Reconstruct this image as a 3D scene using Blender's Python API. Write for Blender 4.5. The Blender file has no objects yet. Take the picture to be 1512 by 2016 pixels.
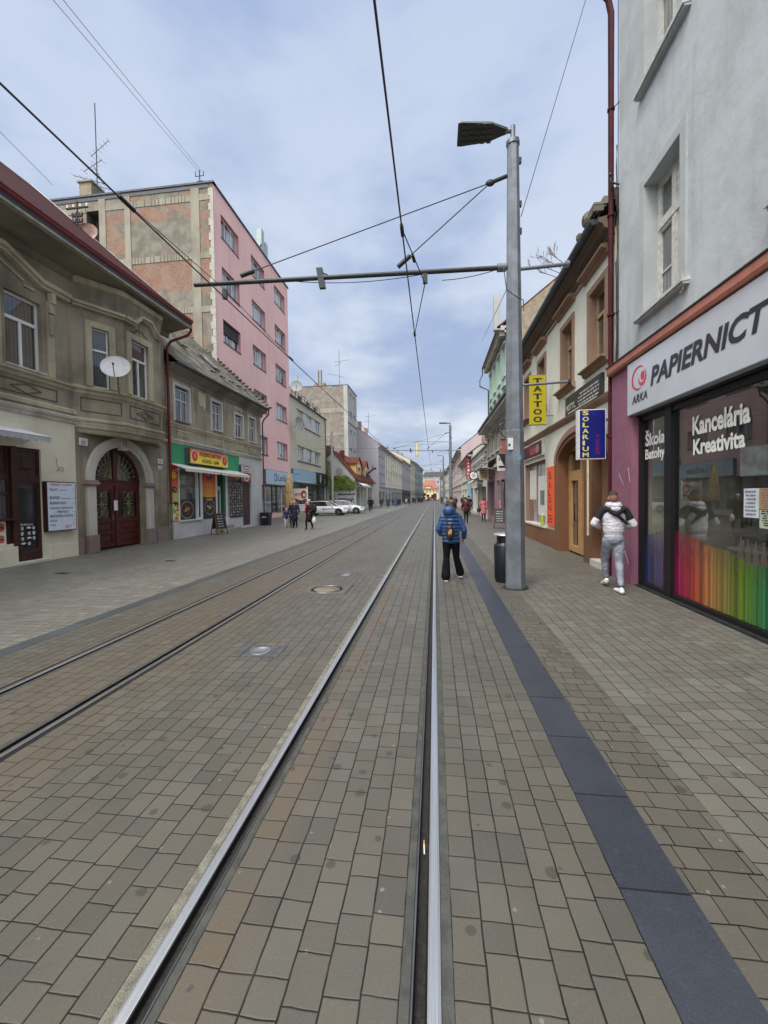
import bpy, bmesh, math, random
from mathutils import Vector, Matrix
random.seed(7)
R = math.radians
SC = bpy.context.scene
COL = SC.collection
# ---------------------------------------------------------------- camera
CAM_H = 1.786
yaw, pitch, roll = R(7.1016), R(-1.5), R(0.8)
cf = Vector((-math.sin(yaw)*math.cos(pitch), math.cos(yaw)*math.cos(pitch), math.sin(pitch)))
cr = Vector((math.cos(yaw), math.sin(yaw), 0)); cu = cr.cross(cf)
c_, s_ = math.cos(roll), math.sin(roll)
cr2 = cr*c_ - cu*s_; cu2 = cr*s_ + cu*c_
cam = bpy.data.cameras.new('camera')
cam.sensor_fit = 'VERTICAL'; cam.sensor_height = 24.0; cam.lens = 24.0*800/2016
cam.shift_y = -8.66/2016
cam.clip_start = 0.05; cam.clip_end = 3000
camo = bpy.data.objects.new('camera', cam); COL.objects.link(camo)
M = Matrix((cr2, cu2, -cf)).transposed().to_4x4(); M.translation = Vector((0, 0, CAM_H))
camo.matrix_world = M
SC.camera = camo
SC.render.resolution_x, SC.render.resolution_y = 768, 1024
# ---------------------------------------------------------------- node helper
class NT:
    def __init__(s, nt): s.nt = nt
    def n(s, t, ins=None, **props):
        nd = s.nt.nodes.new(t)
        for k, v in props.items(): setattr(nd, k, v)
        for k, v in (ins or {}).items(): s.set(nd.inputs[k], v)
        return nd
    def set(s, sock, v):
        if isinstance(v, bpy.types.NodeSocket): s.nt.links.new(v, sock)
        elif isinstance(v, bpy.types.Node): s.nt.links.new(v.outputs[0], sock)
        else:
            if isinstance(v, (tuple, list)) and len(v) == 3 and sock.type == 'RGBA': v = (*v, 1)
            sock.default_value = v
    def m(s, op, a, b=0.0, c=0.0):
        nd = s.n('ShaderNodeMath', operation=op); s.set(nd.inputs[0], a); s.set(nd.inputs[1], b); s.set(nd.inputs[2], c)
        return nd.outputs[0]
    def mix(s, f, a, b, mode='MIX'):
        nd = s.n('ShaderNodeMix', data_type='RGBA', blend_type=mode)
        s.set(nd.inputs[0], f); s.set(nd.inputs[6], a); s.set(nd.inputs[7], b)
        return nd.outputs[2]
    def ss(s, x, a, b, c=0.0, d=1.0):
        nd = s.n('ShaderNodeMapRange', interpolation_type='SMOOTHSTEP'); nd.clamp = True
        for i, v in enumerate((x, a, b, c, d)): s.set(nd.inputs[i], v)
        return nd.outputs[0]
    def noise(s, vec, scale, detail=4, rough=.55):
        nd = s.n('ShaderNodeTexNoise', {'Scale': scale, 'Detail': detail, 'Roughness': rough}); s.set(nd.inputs['Vector'], vec)
        return nd.outputs[0]
    def ramp(s, f, stops):
        nd = s.n('ShaderNodeValToRGB'); s.set(nd.inputs[0], f)
        el = nd.color_ramp.elements
        while len(el) < len(stops): el.new(.5)
        for e, (p, c) in zip(el, stops): e.position = p; e.color = (*c, 1)
        return nd.outputs[0]
    def scale(s, vec, v):
        nd = s.n('ShaderNodeVectorMath', operation='MULTIPLY'); s.set(nd.inputs[0], vec); nd.inputs[1].default_value = v
        return nd.outputs[0]
# ---------------------------------------------------------------- world: overcast sky, NISHITA behind cloud
SUN_EL, SUN_AZ = R(58), R(-150)      # the sun stands behind the camera, veiled by cloud
world = bpy.data.worlds.new('World'); SC.world = world; world.use_nodes = True
wn = world.node_tree; wn.nodes.clear(); T = NT(wn)
out = T.n('ShaderNodeOutputWorld'); bg = T.n('ShaderNodeBackground')
sky = T.n('ShaderNodeTexSky', sky_type='NISHITA', sun_disc=False, sun_elevation=SUN_EL, sun_rotation=SUN_AZ)
tc = T.n('ShaderNodeTexCoord'); gen = tc.outputs['Generated']
sep = T.n('ShaderNodeSeparateXYZ', {0: gen})
zz = T.m('MAXIMUM', sep.outputs[2], 0.04)
px_ = T.m('DIVIDE', sep.outputs[0], T.m('ADD', zz, .25)); py_ = T.m('DIVIDE', sep.outputs[1], T.m('ADD', zz, .25))
cv = T.n('ShaderNodeCombineXYZ', {0: px_, 1: py_, 2: 0.3})
n1 = T.noise(cv.outputs[0], 1.1, 5, .5); n2 = T.noise(T.scale(gen, (1.5, 1.5, 4)), 1.9, 4, .5)
nn = T.m('ADD', T.m('MULTIPLY', n1, .6), T.m('MULTIPLY', n2, .4))
nn = T.m('ADD', T.m('MULTIPLY', nn, .85), T.m('MULTIPLY', T.noise(cv.outputs[0], 3.6, 6, .6), .15)); mask = T.ss(nn, .42, .58)
dark = T.ramp(T.m('ABSOLUTE', sep.outputs[2]), [(0.0, (5.2, 5.9, 7.1)), (.08, (4.3, 5.1, 6.6)), (.3, (3.6, 4.6, 6.7)), (.8, (3.3, 4.3, 6.9))])
lite = T.ramp(T.m('ABSOLUTE', sep.outputs[2]), [(0.0, (7.4, 8.0, 8.9)), (.12, (7.8, 8.3, 9.1)), (.4, (6.4, 7.2, 8.5)), (.9, (4.9, 5.8, 7.9))])
cl = T.mix(mask, dark, lite)
sc = T.mix(0.93, sky.outputs[0], cl)
# veil round the hidden sun, out of view, brightened to add whiter light
sd = T.n('ShaderNodeVectorMath', operation='DOT_PRODUCT'); wn.links.new(gen, sd.inputs[0])
sd.inputs[1].default_value = (-math.sin(SUN_AZ)*-1*math.cos(SUN_EL), math.cos(SUN_AZ)*math.cos(SUN_EL), math.sin(SUN_EL))
gl = T.ss(sd.outputs['Value'], .50, 1.0, 1.0, 4.2); sc = T.mix(T.ss(sd.outputs['Value'], .42, .85), sc, (8.0, 7.9, 7.6))
fin = T.n('ShaderNodeVectorMath', operation='SCALE'); wn.links.new(sc, fin.inputs[0]); wn.links.new(gl, fin.inputs['Scale'])
wn.links.new(fin.outputs[0], bg.inputs[0]); bg.inputs[1].default_value = 0.082
wn.links.new(bg.outputs[0], out.inputs[0])
sun = bpy.data.lights.new('sun', 'SUN'); sun.energy = 1.5; sun.angle = R(14); sun.color = (1, .95, .88)
suno = bpy.data.objects.new('sun', sun); COL.objects.link(suno)
sdir = Vector((math.sin(SUN_AZ)*math.cos(SUN_EL), math.cos(SUN_AZ)*math.cos(SUN_EL), math.sin(SUN_EL)))
suno.rotation_euler = sdir.to_track_quat('Z', 'Y').to_euler(); suno.location = (0, -5, 30)
SC.view_settings.view_transform = 'Standard'; SC.view_settings.look = 'None'
SC.view_settings.exposure = 0.42; SC.view_settings.gamma = 1
SC.cycles.max_bounces = 6; SC.cycles.transparent_max_bounces = 12
# ---------------------------------------------------------------- materials
def newmat(name):
    m = bpy.data.materials.new(name); m.use_nodes = True
    return m, NT(m.node_tree), m.node_tree.nodes['Principled BSDF']
def S(r, g, b):                     # 0-255 display colour to linear
    f = lambda c: (c/255/12.92 if c/255 <= .04045 else ((c/255+.055)/1.055)**2.4)
    return (f(r), f(g), f(b))
def mul(c, k): return tuple(x*k for x in c)
MC = {}
def plain(name, col, rough=.6, metal=0., var=.12, vscale=6., bump=0., bscale=60., spec=.5):
    if name in MC: return MC[name]
    m, t, p = newmat(name)
    pos = t.n('ShaderNodeNewGeometry').outputs['Position']
    f = t.ss(t.noise(pos, vscale, 5), .3, .7)
    t.set(p.inputs['Base Color'], t.mix(f, mul(col, 1-var), mul(col, 1+var*.6)))
    p.inputs['Roughness'].default_value = rough; p.inputs['Metallic'].default_value = metal
    p.inputs['Specular IOR Level'].default_value = spec
    if bump:
        b = t.n('ShaderNodeBump', {'Strength': bump, 'Distance': .01, 'Height': t.noise(pos, bscale, 3)})
        t.set(p.inputs['Normal'], b)
    MC[name] = m
    return m
def plaster(name, col, dirt=(.10, .09, .07), amt=.35, streak=.35, scale=1., bump=.25, patch=None, pamt=.6):
    m, t, p = newmat(name)
    pos = t.n('ShaderNodeNewGeometry').outputs['Position']
    big = t.ss(t.noise(pos, .55*scale, 6, .6), .38, .68)
    st = t.ss(t.noise(t.scale(pos, (3.2, 3.2, .22)), 1.0, 5, .6), .48, .75)
    mid = t.ss(t.noise(pos, 3.3, 6, .65), .3, .75)
    c = t.mix(t.m('MULTIPLY', big, amt), col, dirt)
    c = t.mix(t.m('MULTIPLY', st, streak), c, mul(dirt, .9))
    c = t.mix(t.m('MULTIPLY', mid, .16), c, mul(col, .55))
    grime = t.ss(t.noise(pos, 38, 4), .3, .7)
    c = t.mix(t.m('MULTIPLY', grime, .12), c, mul(col, 1.35))
    if patch:
        pm = t.ss(t.noise(pos, .8*scale, 3, .5), pamt, pamt+.02)
        c = t.mix(pm, c, patch)
    t.set(p.inputs['Base Color'], c); p.inputs['Roughness'].default_value = .92
    p.inputs['Specular IOR Level'].default_value = .25
    h = t.m('ADD', t.m('ADD', t.noise(pos, 9, 5), t.m('MULTIPLY', t.noise(pos, 2.2, 3), 1.5)), t.m('MULTIPLY', t.noise(pos, 90, 3), .4))
    t.set(p.inputs['Normal'], t.n('ShaderNodeBump', {'Strength': bump, 'Distance': .02, 'Height': h}))
    return m
def brickwork(name, cols, mortar, plast=None, pamt=.5, bw=.28, bh=.085, zones=False):
    m, t, p = newmat(name)
    pos = t.n('ShaderNodeNewGeometry').outputs['Position']; sp = t.n('ShaderNodeSeparateXYZ', {0: pos})
    v = t.n('ShaderNodeCombineXYZ', {0: t.m('ADD', sp.outputs[0], sp.outputs[1]), 1: sp.outputs[2], 2: 0.0})
    b = t.n('ShaderNodeTexBrick', {'Vector': v.outputs[0], 'Color1': cols[0], 'Color2': cols[1], 'Mortar': mortar, 'Scale': 1.0,
        'Mortar Size': .010, 'Brick Width': bw, 'Row Height': bh, 'Bias': -.1, 'Mortar Smooth': .3})
    c = t.mix(t.ss(t.noise(pos, 1.3, 6, .65), .42, .62), b.outputs[0], cols[2])
    c = t.mix(t.m('MULTIPLY', t.ss(t.noise(t.scale(pos, (1, 1, 2)), 7, 6, .75), .42, .62), .7), c, mortar)
    if plast:
        k = t.ss(t.noise(t.scale(pos, (1, 1, 1.5)), .5, 9, .66), pamt, pamt+.03)
        if zones:      # bare courses between the fourth and fifth floor, rendered field above, as on the real wall
            nz = t.noise(t.scale(pos, (1, 1, 1.5)), .5, 9, .66); z = sp.outputs[2]; mid = t.m('MULTIPLY', t.ss(sp.outputs[0], -21.2, -20.9), t.ss(sp.outputs[0], -16.4, -16.1, 1.0, 0.0))
            off = t.m('SUBTRACT', t.m('MULTIPLY', t.m('MULTIPLY', t.ss(z, 18.6, 19.2), t.ss(z, 20.6, 21.4, 1., 0.)), t.m('MULTIPLY', mid, .22)), t.m('MULTIPLY', t.m('MULTIPLY', t.ss(z, 16.2, 16.8), t.ss(z, 18.1, 18.4, 1., 0.)), .10)); off = t.m('ADD', off, t.m('MULTIPLY', t.m('MULTIPLY', t.ss(z, 14.4, 15.2), t.ss(z, 15.9, 16.5, 1., 0.)), .16))
            k = t.ss(t.m('ADD', nz, off), pamt+.02, pamt+.05)
        pc = t.mix(t.ss(t.noise(pos, 1.7, 6, .6), .3, .7), plast, mul(plast, .62))
        c = t.mix(k, c, pc)
    t.set(p.inputs['Base Color'], c); p.inputs['Roughness'].default_value = .95; p.inputs['Specular IOR Level'].default_value = .2
    t.set(p.inputs['Normal'], t.n('ShaderNodeBump', {'Strength': .5, 'Distance': .02, 'Height': t.m('ADD', t.m('MULTIPLY', b.outputs[1], -1.), t.noise(pos, 12, 5))}))
    return m
def tiles(name, c1, c2, c3, w=.22, h=.17, axis='y', rough=.85):
    m, t, p = newmat(name)
    pos = t.n('ShaderNodeNewGeometry').outputs['Position']; sp = t.n('ShaderNodeSeparateXYZ', {0: pos})
    u = sp.outputs[1] if axis == 'y' else sp.outputs[0]
    v = t.n('ShaderNodeCombineXYZ', {0: u, 1: t.m('MULTIPLY', sp.outputs[2], 1.4), 2: 0.0})
    b = t.n('ShaderNodeTexBrick', {'Vector': v.outputs[0], 'Color1': c1, 'Color2': c2, 'Mortar': mul(c2, .25), 'Scale': 1.0,
        'Mortar Size': .012, 'Brick Width': w, 'Row Height': h, 'Mortar Smooth': .4})
    c = t.mix(t.ss(t.noise(pos, 1.1, 6, .65), .45, .65), b.outputs[0], c3)
    t.set(p.inputs['Base Color'], c); p.inputs['Roughness'].default_value = rough; p.inputs['Specular IOR Level'].default_value = .15
    saw = t.m('FRACT', t.m('DIVIDE', t.m('MULTIPLY', sp.outputs[2], 1.4), h))
    t.set(p.inputs['Normal'], t.n('ShaderNodeBump', {'Strength': .8, 'Distance': .03, 'Height': t.m('ADD', t.m('MULTIPLY', saw, -1.), t.m('MULTIPLY', b.outputs[1], -.6))}))
    return m
def pavers(name, xoff, w=.128, L=.174, Sh=.119, swap=False, rust=None, base=S(92, 90, 83), jw=.0068):
    m, t, p = newmat(name)
    pos = t.n('ShaderNodeNewGeometry').outputs['Position']
    wob = t.n('ShaderNodeTexNoise', {'Scale': 7.0, 'Detail': 3.0}); t.set(wob.inputs['Vector'], pos)
    ws = t.n('ShaderNodeSeparateColor', {0: wob.outputs['Color']})
    sp = t.n('ShaderNodeSeparateXYZ', {0: pos})
    X = t.m('ADD', sp.outputs[0], t.m('MULTIPLY', t.m('SUBTRACT', ws.outputs[0], .5), .012))
    Y = t.m('ADD', sp.outputs[1], t.m('MULTIPLY', t.m('SUBTRACT', ws.outputs[1], .5), .016))
    if swap: X, Y = Y, X
    P = L+Sh
    uu = t.m('DIVIDE', t.m('SUBTRACT', X, xoff), w); cu_ = t.m('FLOOR', uu); fu = t.m('FRACT', uu)
    r1 = t.n('ShaderNodeTexWhiteNoise', noise_dimensions='1D'); t.set(r1.inputs['W'], t.m('ADD', cu_, .37))
    vv = t.m('ADD', t.m('DIVIDE', Y, P), t.m('MULTIPLY', r1.outputs[0], 9.0)); vi = t.m('FLOOR', vv); fv = t.m('FRACT', vv)
    s = L/P; short = t.m('GREATER_THAN', fv, s)
    du = t.m('MULTIPLY', t.m('MINIMUM', fu, t.m('SUBTRACT', 1.0, fu)), w)
    dv = t.m('MULTIPLY', t.m('MINIMUM', t.m('MINIMUM', fv, t.m('SUBTRACT', 1.0, fv)), t.m('ABSOLUTE', t.m('SUBTRACT', fv, s))), P)
    jn = t.m('ADD', jw*.35, t.m('MULTIPLY', t.noise(pos, 2.2, 3), jw*.75))
    d = t.m('SUBTRACT', t.m('MINIMUM', t.m('ADD', du, .0), t.m('ADD', dv, .0008)), t.m('MULTIPLY', jn, .5))
    joint = t.ss(d, 0.0, .0022, 1.0, 0.0)
    idv = t.n('ShaderNodeCombineXYZ', {0: cu_, 1: vi, 2: short})
    r2 = t.n('ShaderNodeTexWhiteNoise', noise_dimensions='3D'); t.set(r2.inputs['Vector'], idv.outputs[0])
    r2s = t.n('ShaderNodeSeparateColor', {0: r2.outputs['Color']})
    c = t.mix(r2s.outputs[0], mul(base, .78), mul(base, 1.16))
    c = t.mix(t.m('MULTIPLY', r2s.outputs[1], .4), c, S(104, 96, 82))
    big = t.ss(t.noise(pos, .35, 5, .6), .36, .66)
    c = t.mix(t.m('MULTIPLY', big, .35), c, mul(base, .68)); c = t.mix(t.m('MULTIPLY', t.ss(t.noise(pos, .8, 4, .6), .5, .7), .3), c, mul(base, 1.35))
    mid = t.ss(t.noise(pos, 2.6, 5, .6), .45, .75)
    c = t.mix(t.m('MULTIPLY', mid, .18), c, mul(base, .55))
    if rust:
        for (x0, hw, a) in rust:
            dd = t.m('ABSOLUTE', t.m('SUBTRACT', sp.outputs[0], x0))
            k = t.m('MULTIPLY', t.ss(dd, hw*.4, hw, 1.0, 0.0), t.ss(t.noise(pos, .9, 4), .3, .62, .25, 1.0))
            c = t.mix(t.m('MULTIPLY', k, a), c, t.mix(r2s.outputs[2], S(102, 88, 68), S(99, 88, 77)))
    grain = t.noise(pos, 420, 2, .7); g2 = t.noise(pos, 95, 3, .7)
    c = t.mix(t.ss(grain, .35, .75, 0., .5), c, mul(base, .3))
    c = t.mix(t.ss(g2, .5, .78, 0., .35), c, mul(base, 1.8))
    vo = t.n('ShaderNodeTexVoronoi', {'Scale': 4.6, 'Randomness': 1.0}, voronoi_dimensions='2D'); t.set(vo.inputs['Vector'], t.scale(pos, (1, 1, 0)))
    vc = t.n('ShaderNodeSeparateColor', {0: vo.outputs['Color']})
    rad = t.m('ADD', .09, t.m('MULTIPLY', t.m('MULTIPLY', vc.outputs[1], t.m('LESS_THAN', vc.outputs[2], .6)), .12))
    sdx = t.m('ADD', vo.outputs['Distance'], t.m('MULTIPLY', t.noise(pos, 30, 4), .14))
    spot = t.m('MULTIPLY', t.ss(t.m('SUBTRACT', sdx, rad), .0, .02, 1.0, 0.0), t.m('GREATER_THAN', vc.outputs[0], .45))
    c = t.mix(t.m('MULTIPLY', spot, .62), c, t.mix(t.m('LESS_THAN', vc.outputs[2], .6), mul(base, 2.2), mul(base, .36)))
    c = t.mix(joint, c, t.mix(t.ss(t.noise(pos, 6, 4), .45, .65), S(14, 12, 10), S(40, 36, 31)))
    t.set(p.inputs['Base Color'], c)
    t.set(p.inputs['Roughness'], t.ss(t.noise(pos, 5, 3), .2, .8, .42, .62)); p.inputs['Specular IOR Level'].default_value = .4
    edge = t.ss(d, -.001, .005)
    tilt = t.m('MULTIPLY', t.m('SUBTRACT', r2s.outputs[2], .5), t.m('MULTIPLY', fu, .35))
    h = t.m('ADD', t.m('ADD', edge, tilt), t.m('ADD', t.m('MULTIPLY', grain, .10), t.m('MULTIPLY', g2, .12)))
    t.set(p.inputs['Normal'], t.n('ShaderNodeBump', {'Strength': .4, 'Distance': .004, 'Height': h}))
    return m
def glassy(name, c=(.03, .035, .04), lit=None, rough=.03):
    """window pane seen from outside: dark room behind, hanging curtain folds if lit is given"""
    m, t, p = newmat(name)
    pos = t.n('ShaderNodeNewGeometry').outputs['Position']; sp = t.n('ShaderNodeSeparateXYZ', {0: pos})
    u = t.m('ADD', sp.outputs[0], sp.outputs[1])
    col = c
    if lit:
        f = t.m('MULTIPLY', t.m('ADD', t.m('SINE', t.m('ADD', t.m('MULTIPLY', u, 55), t.m('MULTIPLY', t.noise(pos, 2, 2), 3))), 1.), .5)
        on = t.ss(t.noise(t.n('ShaderNodeCombineXYZ', {0: t.m('MULTIPLY', u, .9), 1: t.m('MULTIPLY', sp.outputs[2], .35), 2: 0.}).outputs[0], 1.0, 1), .44, .5)
        col = t.mix(on, c, t.mix(f, mul(lit, .55), lit))
    t.set(p.inputs['Base Color'], col); p.inputs['Roughness'].default_value = rough
    p.inputs['Coat Weight'].default_value = .8; p.inputs['Coat Roughness'].default_value = .02
    t.set(p.inputs['Normal'], t.n('ShaderNodeBump', {'Strength': .05, 'Distance': .02, 'Height': t.noise(pos, 2.0, 2)}))
    return m
def clear_glass(name, tint=(.80, .86, .85)):
    m, t, p = newmat(name); nt = m.node_tree
    lw = t.n('ShaderNodeLayerWeight', {'Blend': .5}); fr = t.m('ADD', .15, t.m('MULTIPLY', t.m('POWER', lw.outputs['Facing'], 4.0), .8)); tr = t.n('ShaderNodeBsdfTransparent', {'Color': tint}); g = t.n('ShaderNodeBsdfGlossy', {'Roughness': .01, 'Color': (1, 1, 1)})
    mx = t.n('ShaderNodeMixShader'); nt.links.new(fr, mx.inputs[0]); nt.links.new(tr.outputs[0], mx.inputs[1]); nt.links.new(g.outputs[0], mx.inputs[2])
    nt.links.new(mx.outputs[0], nt.nodes['Material Output'].inputs[0])
    return m
K = dict
M_brown = plaster('old_brown_plaster', S(158, 149, 130), dirt=S(82, 77, 68), amt=.8, streak=.55)
M_brown2 = plaster('old_bistro_plaster', S(168, 159, 138), dirt=S(94, 88, 77), amt=.75, streak=.6, patch=S(186, 182, 150), pamt=.70)
M_trim = plaster('stucco_trim', S(184, 176, 152), dirt=S(106, 100, 87), amt=.6, streak=.5)
M_cream = plaster('cream_plaster', S(218, 214, 192), dirt=S(168, 162, 140), amt=.25, streak=.15, bump=.12)
M_whitemould = plaster('white_moulding', S(200, 198, 186), dirt=S(110, 104, 90), amt=.6, streak=.5)
M_pink = plaster('pink_render', S(246, 203, 198), dirt=S(208, 168, 166), amt=.35, streak=.3, bump=.08, scale=.4)
M_sage = plaster('sage_render', S(206, 200, 178), dirt=S(160, 155, 136), amt=.3, streak=.35, bump=.08, scale=.5)
M_grey = plaster('grey_blue_render', S(186, 193, 198), dirt=S(136, 140, 143), amt=.45, streak=.35, bump=.3, scale=1.6)
M_greytrim = plaster('grey_window_trim', S(176, 182, 184), dirt=S(140, 144, 144), amt=.4, streak=.25)
M_purple = plaster('purple_render', S(144, 98, 118), dirt=S(98, 70, 82), amt=.3, streak=.3, bump=.6)
M_ivory = plaster('ivory_render', S(208, 210, 200), dirt=S(165, 160, 142), amt=.25, streak=.2, bump=.12)
M_brownpl = plaster('brown_plinth', S(122, 88, 68), dirt=S(82, 58, 46), amt=.4, streak=.3)
M_browntrim = plaster('brown_trim', S(146, 120, 104), dirt=S(104, 84, 72), amt=.35, streak=.3)
M_lilac = plaster('lilac_grey_render', S(176, 172, 180), dirt=S(150, 146, 152), amt=.3, streak=.2, scale=.4)
M_yellow = plaster('yellow_render', S(222, 205, 160), dirt=S(180, 165, 130), amt=.25, streak=.15)
M_white = plaster('white_render', S(206, 206, 202), dirt=S(150, 148, 142), amt=.3, streak=.3)
M_ltgrey = plaster('light_grey_render', S(182, 182, 180), dirt=S(130, 130, 128), amt=.35, streak=.3)
M_mint = plaster('mint_render', S(168, 200, 182), dirt=S(120, 140, 130), amt=.35, streak=.4)
M_stone = plaster('arch_stone', S(196, 192, 182), dirt=S(130, 124, 114), amt=.4, streak=.35, bump=.2)
M_pstone = plaster('pink_base_stone', S(150, 134, 128), dirt=S(92, 84, 80), amt=.5, streak=.3, bump=.5)
M_greenpl = plaster('green_shop_paint', S(66, 156, 112), dirt=S(120, 160, 135), amt=.35, streak=.3, bump=.12)
M_wbase = plaster('white_shop_base', S(206, 206, 208), dirt=S(160, 152, 150), amt=.35, streak=.3)
M_gable = brickwork('bare_brick_gable', (S(154, 96, 80), S(128, 84, 74), S(156, 124, 108)), S(150, 142, 128), plast=S(148, 143, 131), pamt=.45, zones=True)
M_gable2 = brickwork('grey_brick_tower', (S(150, 112, 100), S(140, 110, 98), S(150, 138, 128)), S(150, 144, 134), plast=S(158, 153, 144), pamt=.44)
M_gable3 = brickwork('stone_brick_gable', (S(165, 150, 128), S(150, 132, 112), S(170, 160, 140)), S(128, 120, 106))
M_conc = plaster('raw_concrete', S(162, 157, 143), dirt=S(108, 104, 94), amt=.5, streak=.4)
M_redtile = tiles('red_sheet_roof', S(70, 27, 26), S(60, 24, 24), S(54, 24, 24), w=.6, h=.35)
M_slate = tiles('old_grey_tiles', S(132, 128, 116), S(92, 89, 79), S(70, 70, 60), w=.3, h=.26)
M_clay = tiles('clay_tiles', S(118, 62, 54), S(98, 50, 46), S(84, 50, 46))
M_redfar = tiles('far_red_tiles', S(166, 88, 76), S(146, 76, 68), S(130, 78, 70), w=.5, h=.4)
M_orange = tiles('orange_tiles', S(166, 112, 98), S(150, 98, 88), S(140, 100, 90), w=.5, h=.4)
M_greytile = tiles('dark_grey_tiles', S(98, 96, 98), S(80, 78, 82), S(70, 70, 74))
M_soffit = plaster('weathered_soffit', S(128, 124, 110), dirt=S(70, 68, 62), amt=.7, streak=.1)
M_soffit2 = plaster('brown_soffit', S(112, 98, 88), dirt=S(72, 62, 56), amt=.5, streak=.1)
M_gutter_r = plain('red_gutter', S(112, 36, 36), .45, .1, .2)
M_pipe_r = plain('dark_red_pipe', S(72, 30, 34), .7, 0, .3, 3, spec=.2)
M_zinc = plain('zinc_sheet', S(105, 112, 118), .5, .6, .25, 4)
M_dzinc = plain('dark_gutter', S(70, 78, 86), .5, .4, .25, 4)
M_wframe = plain('white_window_frame', S(222, 222, 220), .5, 0, .06)
M_oframe = plain('old_white_wood', S(196, 196, 192), .7, 0, .2, 12)
M_bframe = plain('brown_window_wood', S(92, 58, 42), .6, 0, .2, 8)
M_gframe = plain('pale_wood_frame', S(160, 140, 112), .6, 0, .2, 8)
M_pane = glassy('dark_pane', (.03, .036, .038), lit=(.085, .095, .10))
M_pane2 = glassy('curtained_pane', (.05, .06, .065), lit=(.42, .44, .44))
M_blackp = plain('black_paint', (.012, .012, .014), .45)
M_iron = plain('wrought_iron', (.02, .02, .022), .5, .6)
M_gilt = plain('old_gilt_iron', S(170, 160, 120), .5, .5)
M_door = plain('red_brown_door', S(78, 30, 26), .45, 0, .3, 5, .3, 30)
M_doord = plain('dark_brown_door', S(62, 30, 26), .5, 0, .3, 5, .3, 30)
M_conc_pad = plain('rail_joint_mortar', S(120, 118, 106), .9, 0, .35, 14, .8, 120)
M_white_p = plain('white_enamel', S(224, 224, 222), .4, 0, .05)
M_steel = plain('galvanised_steel', S(122, 128, 137), .5, .4, .22, 4.5, .2, 30)
M_dsteel = plain('dark_steel', S(58, 60, 62), .5, .5, .2)
M_wire = plain('cable_black', (.05, .05, .06), .6, 0)
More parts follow.
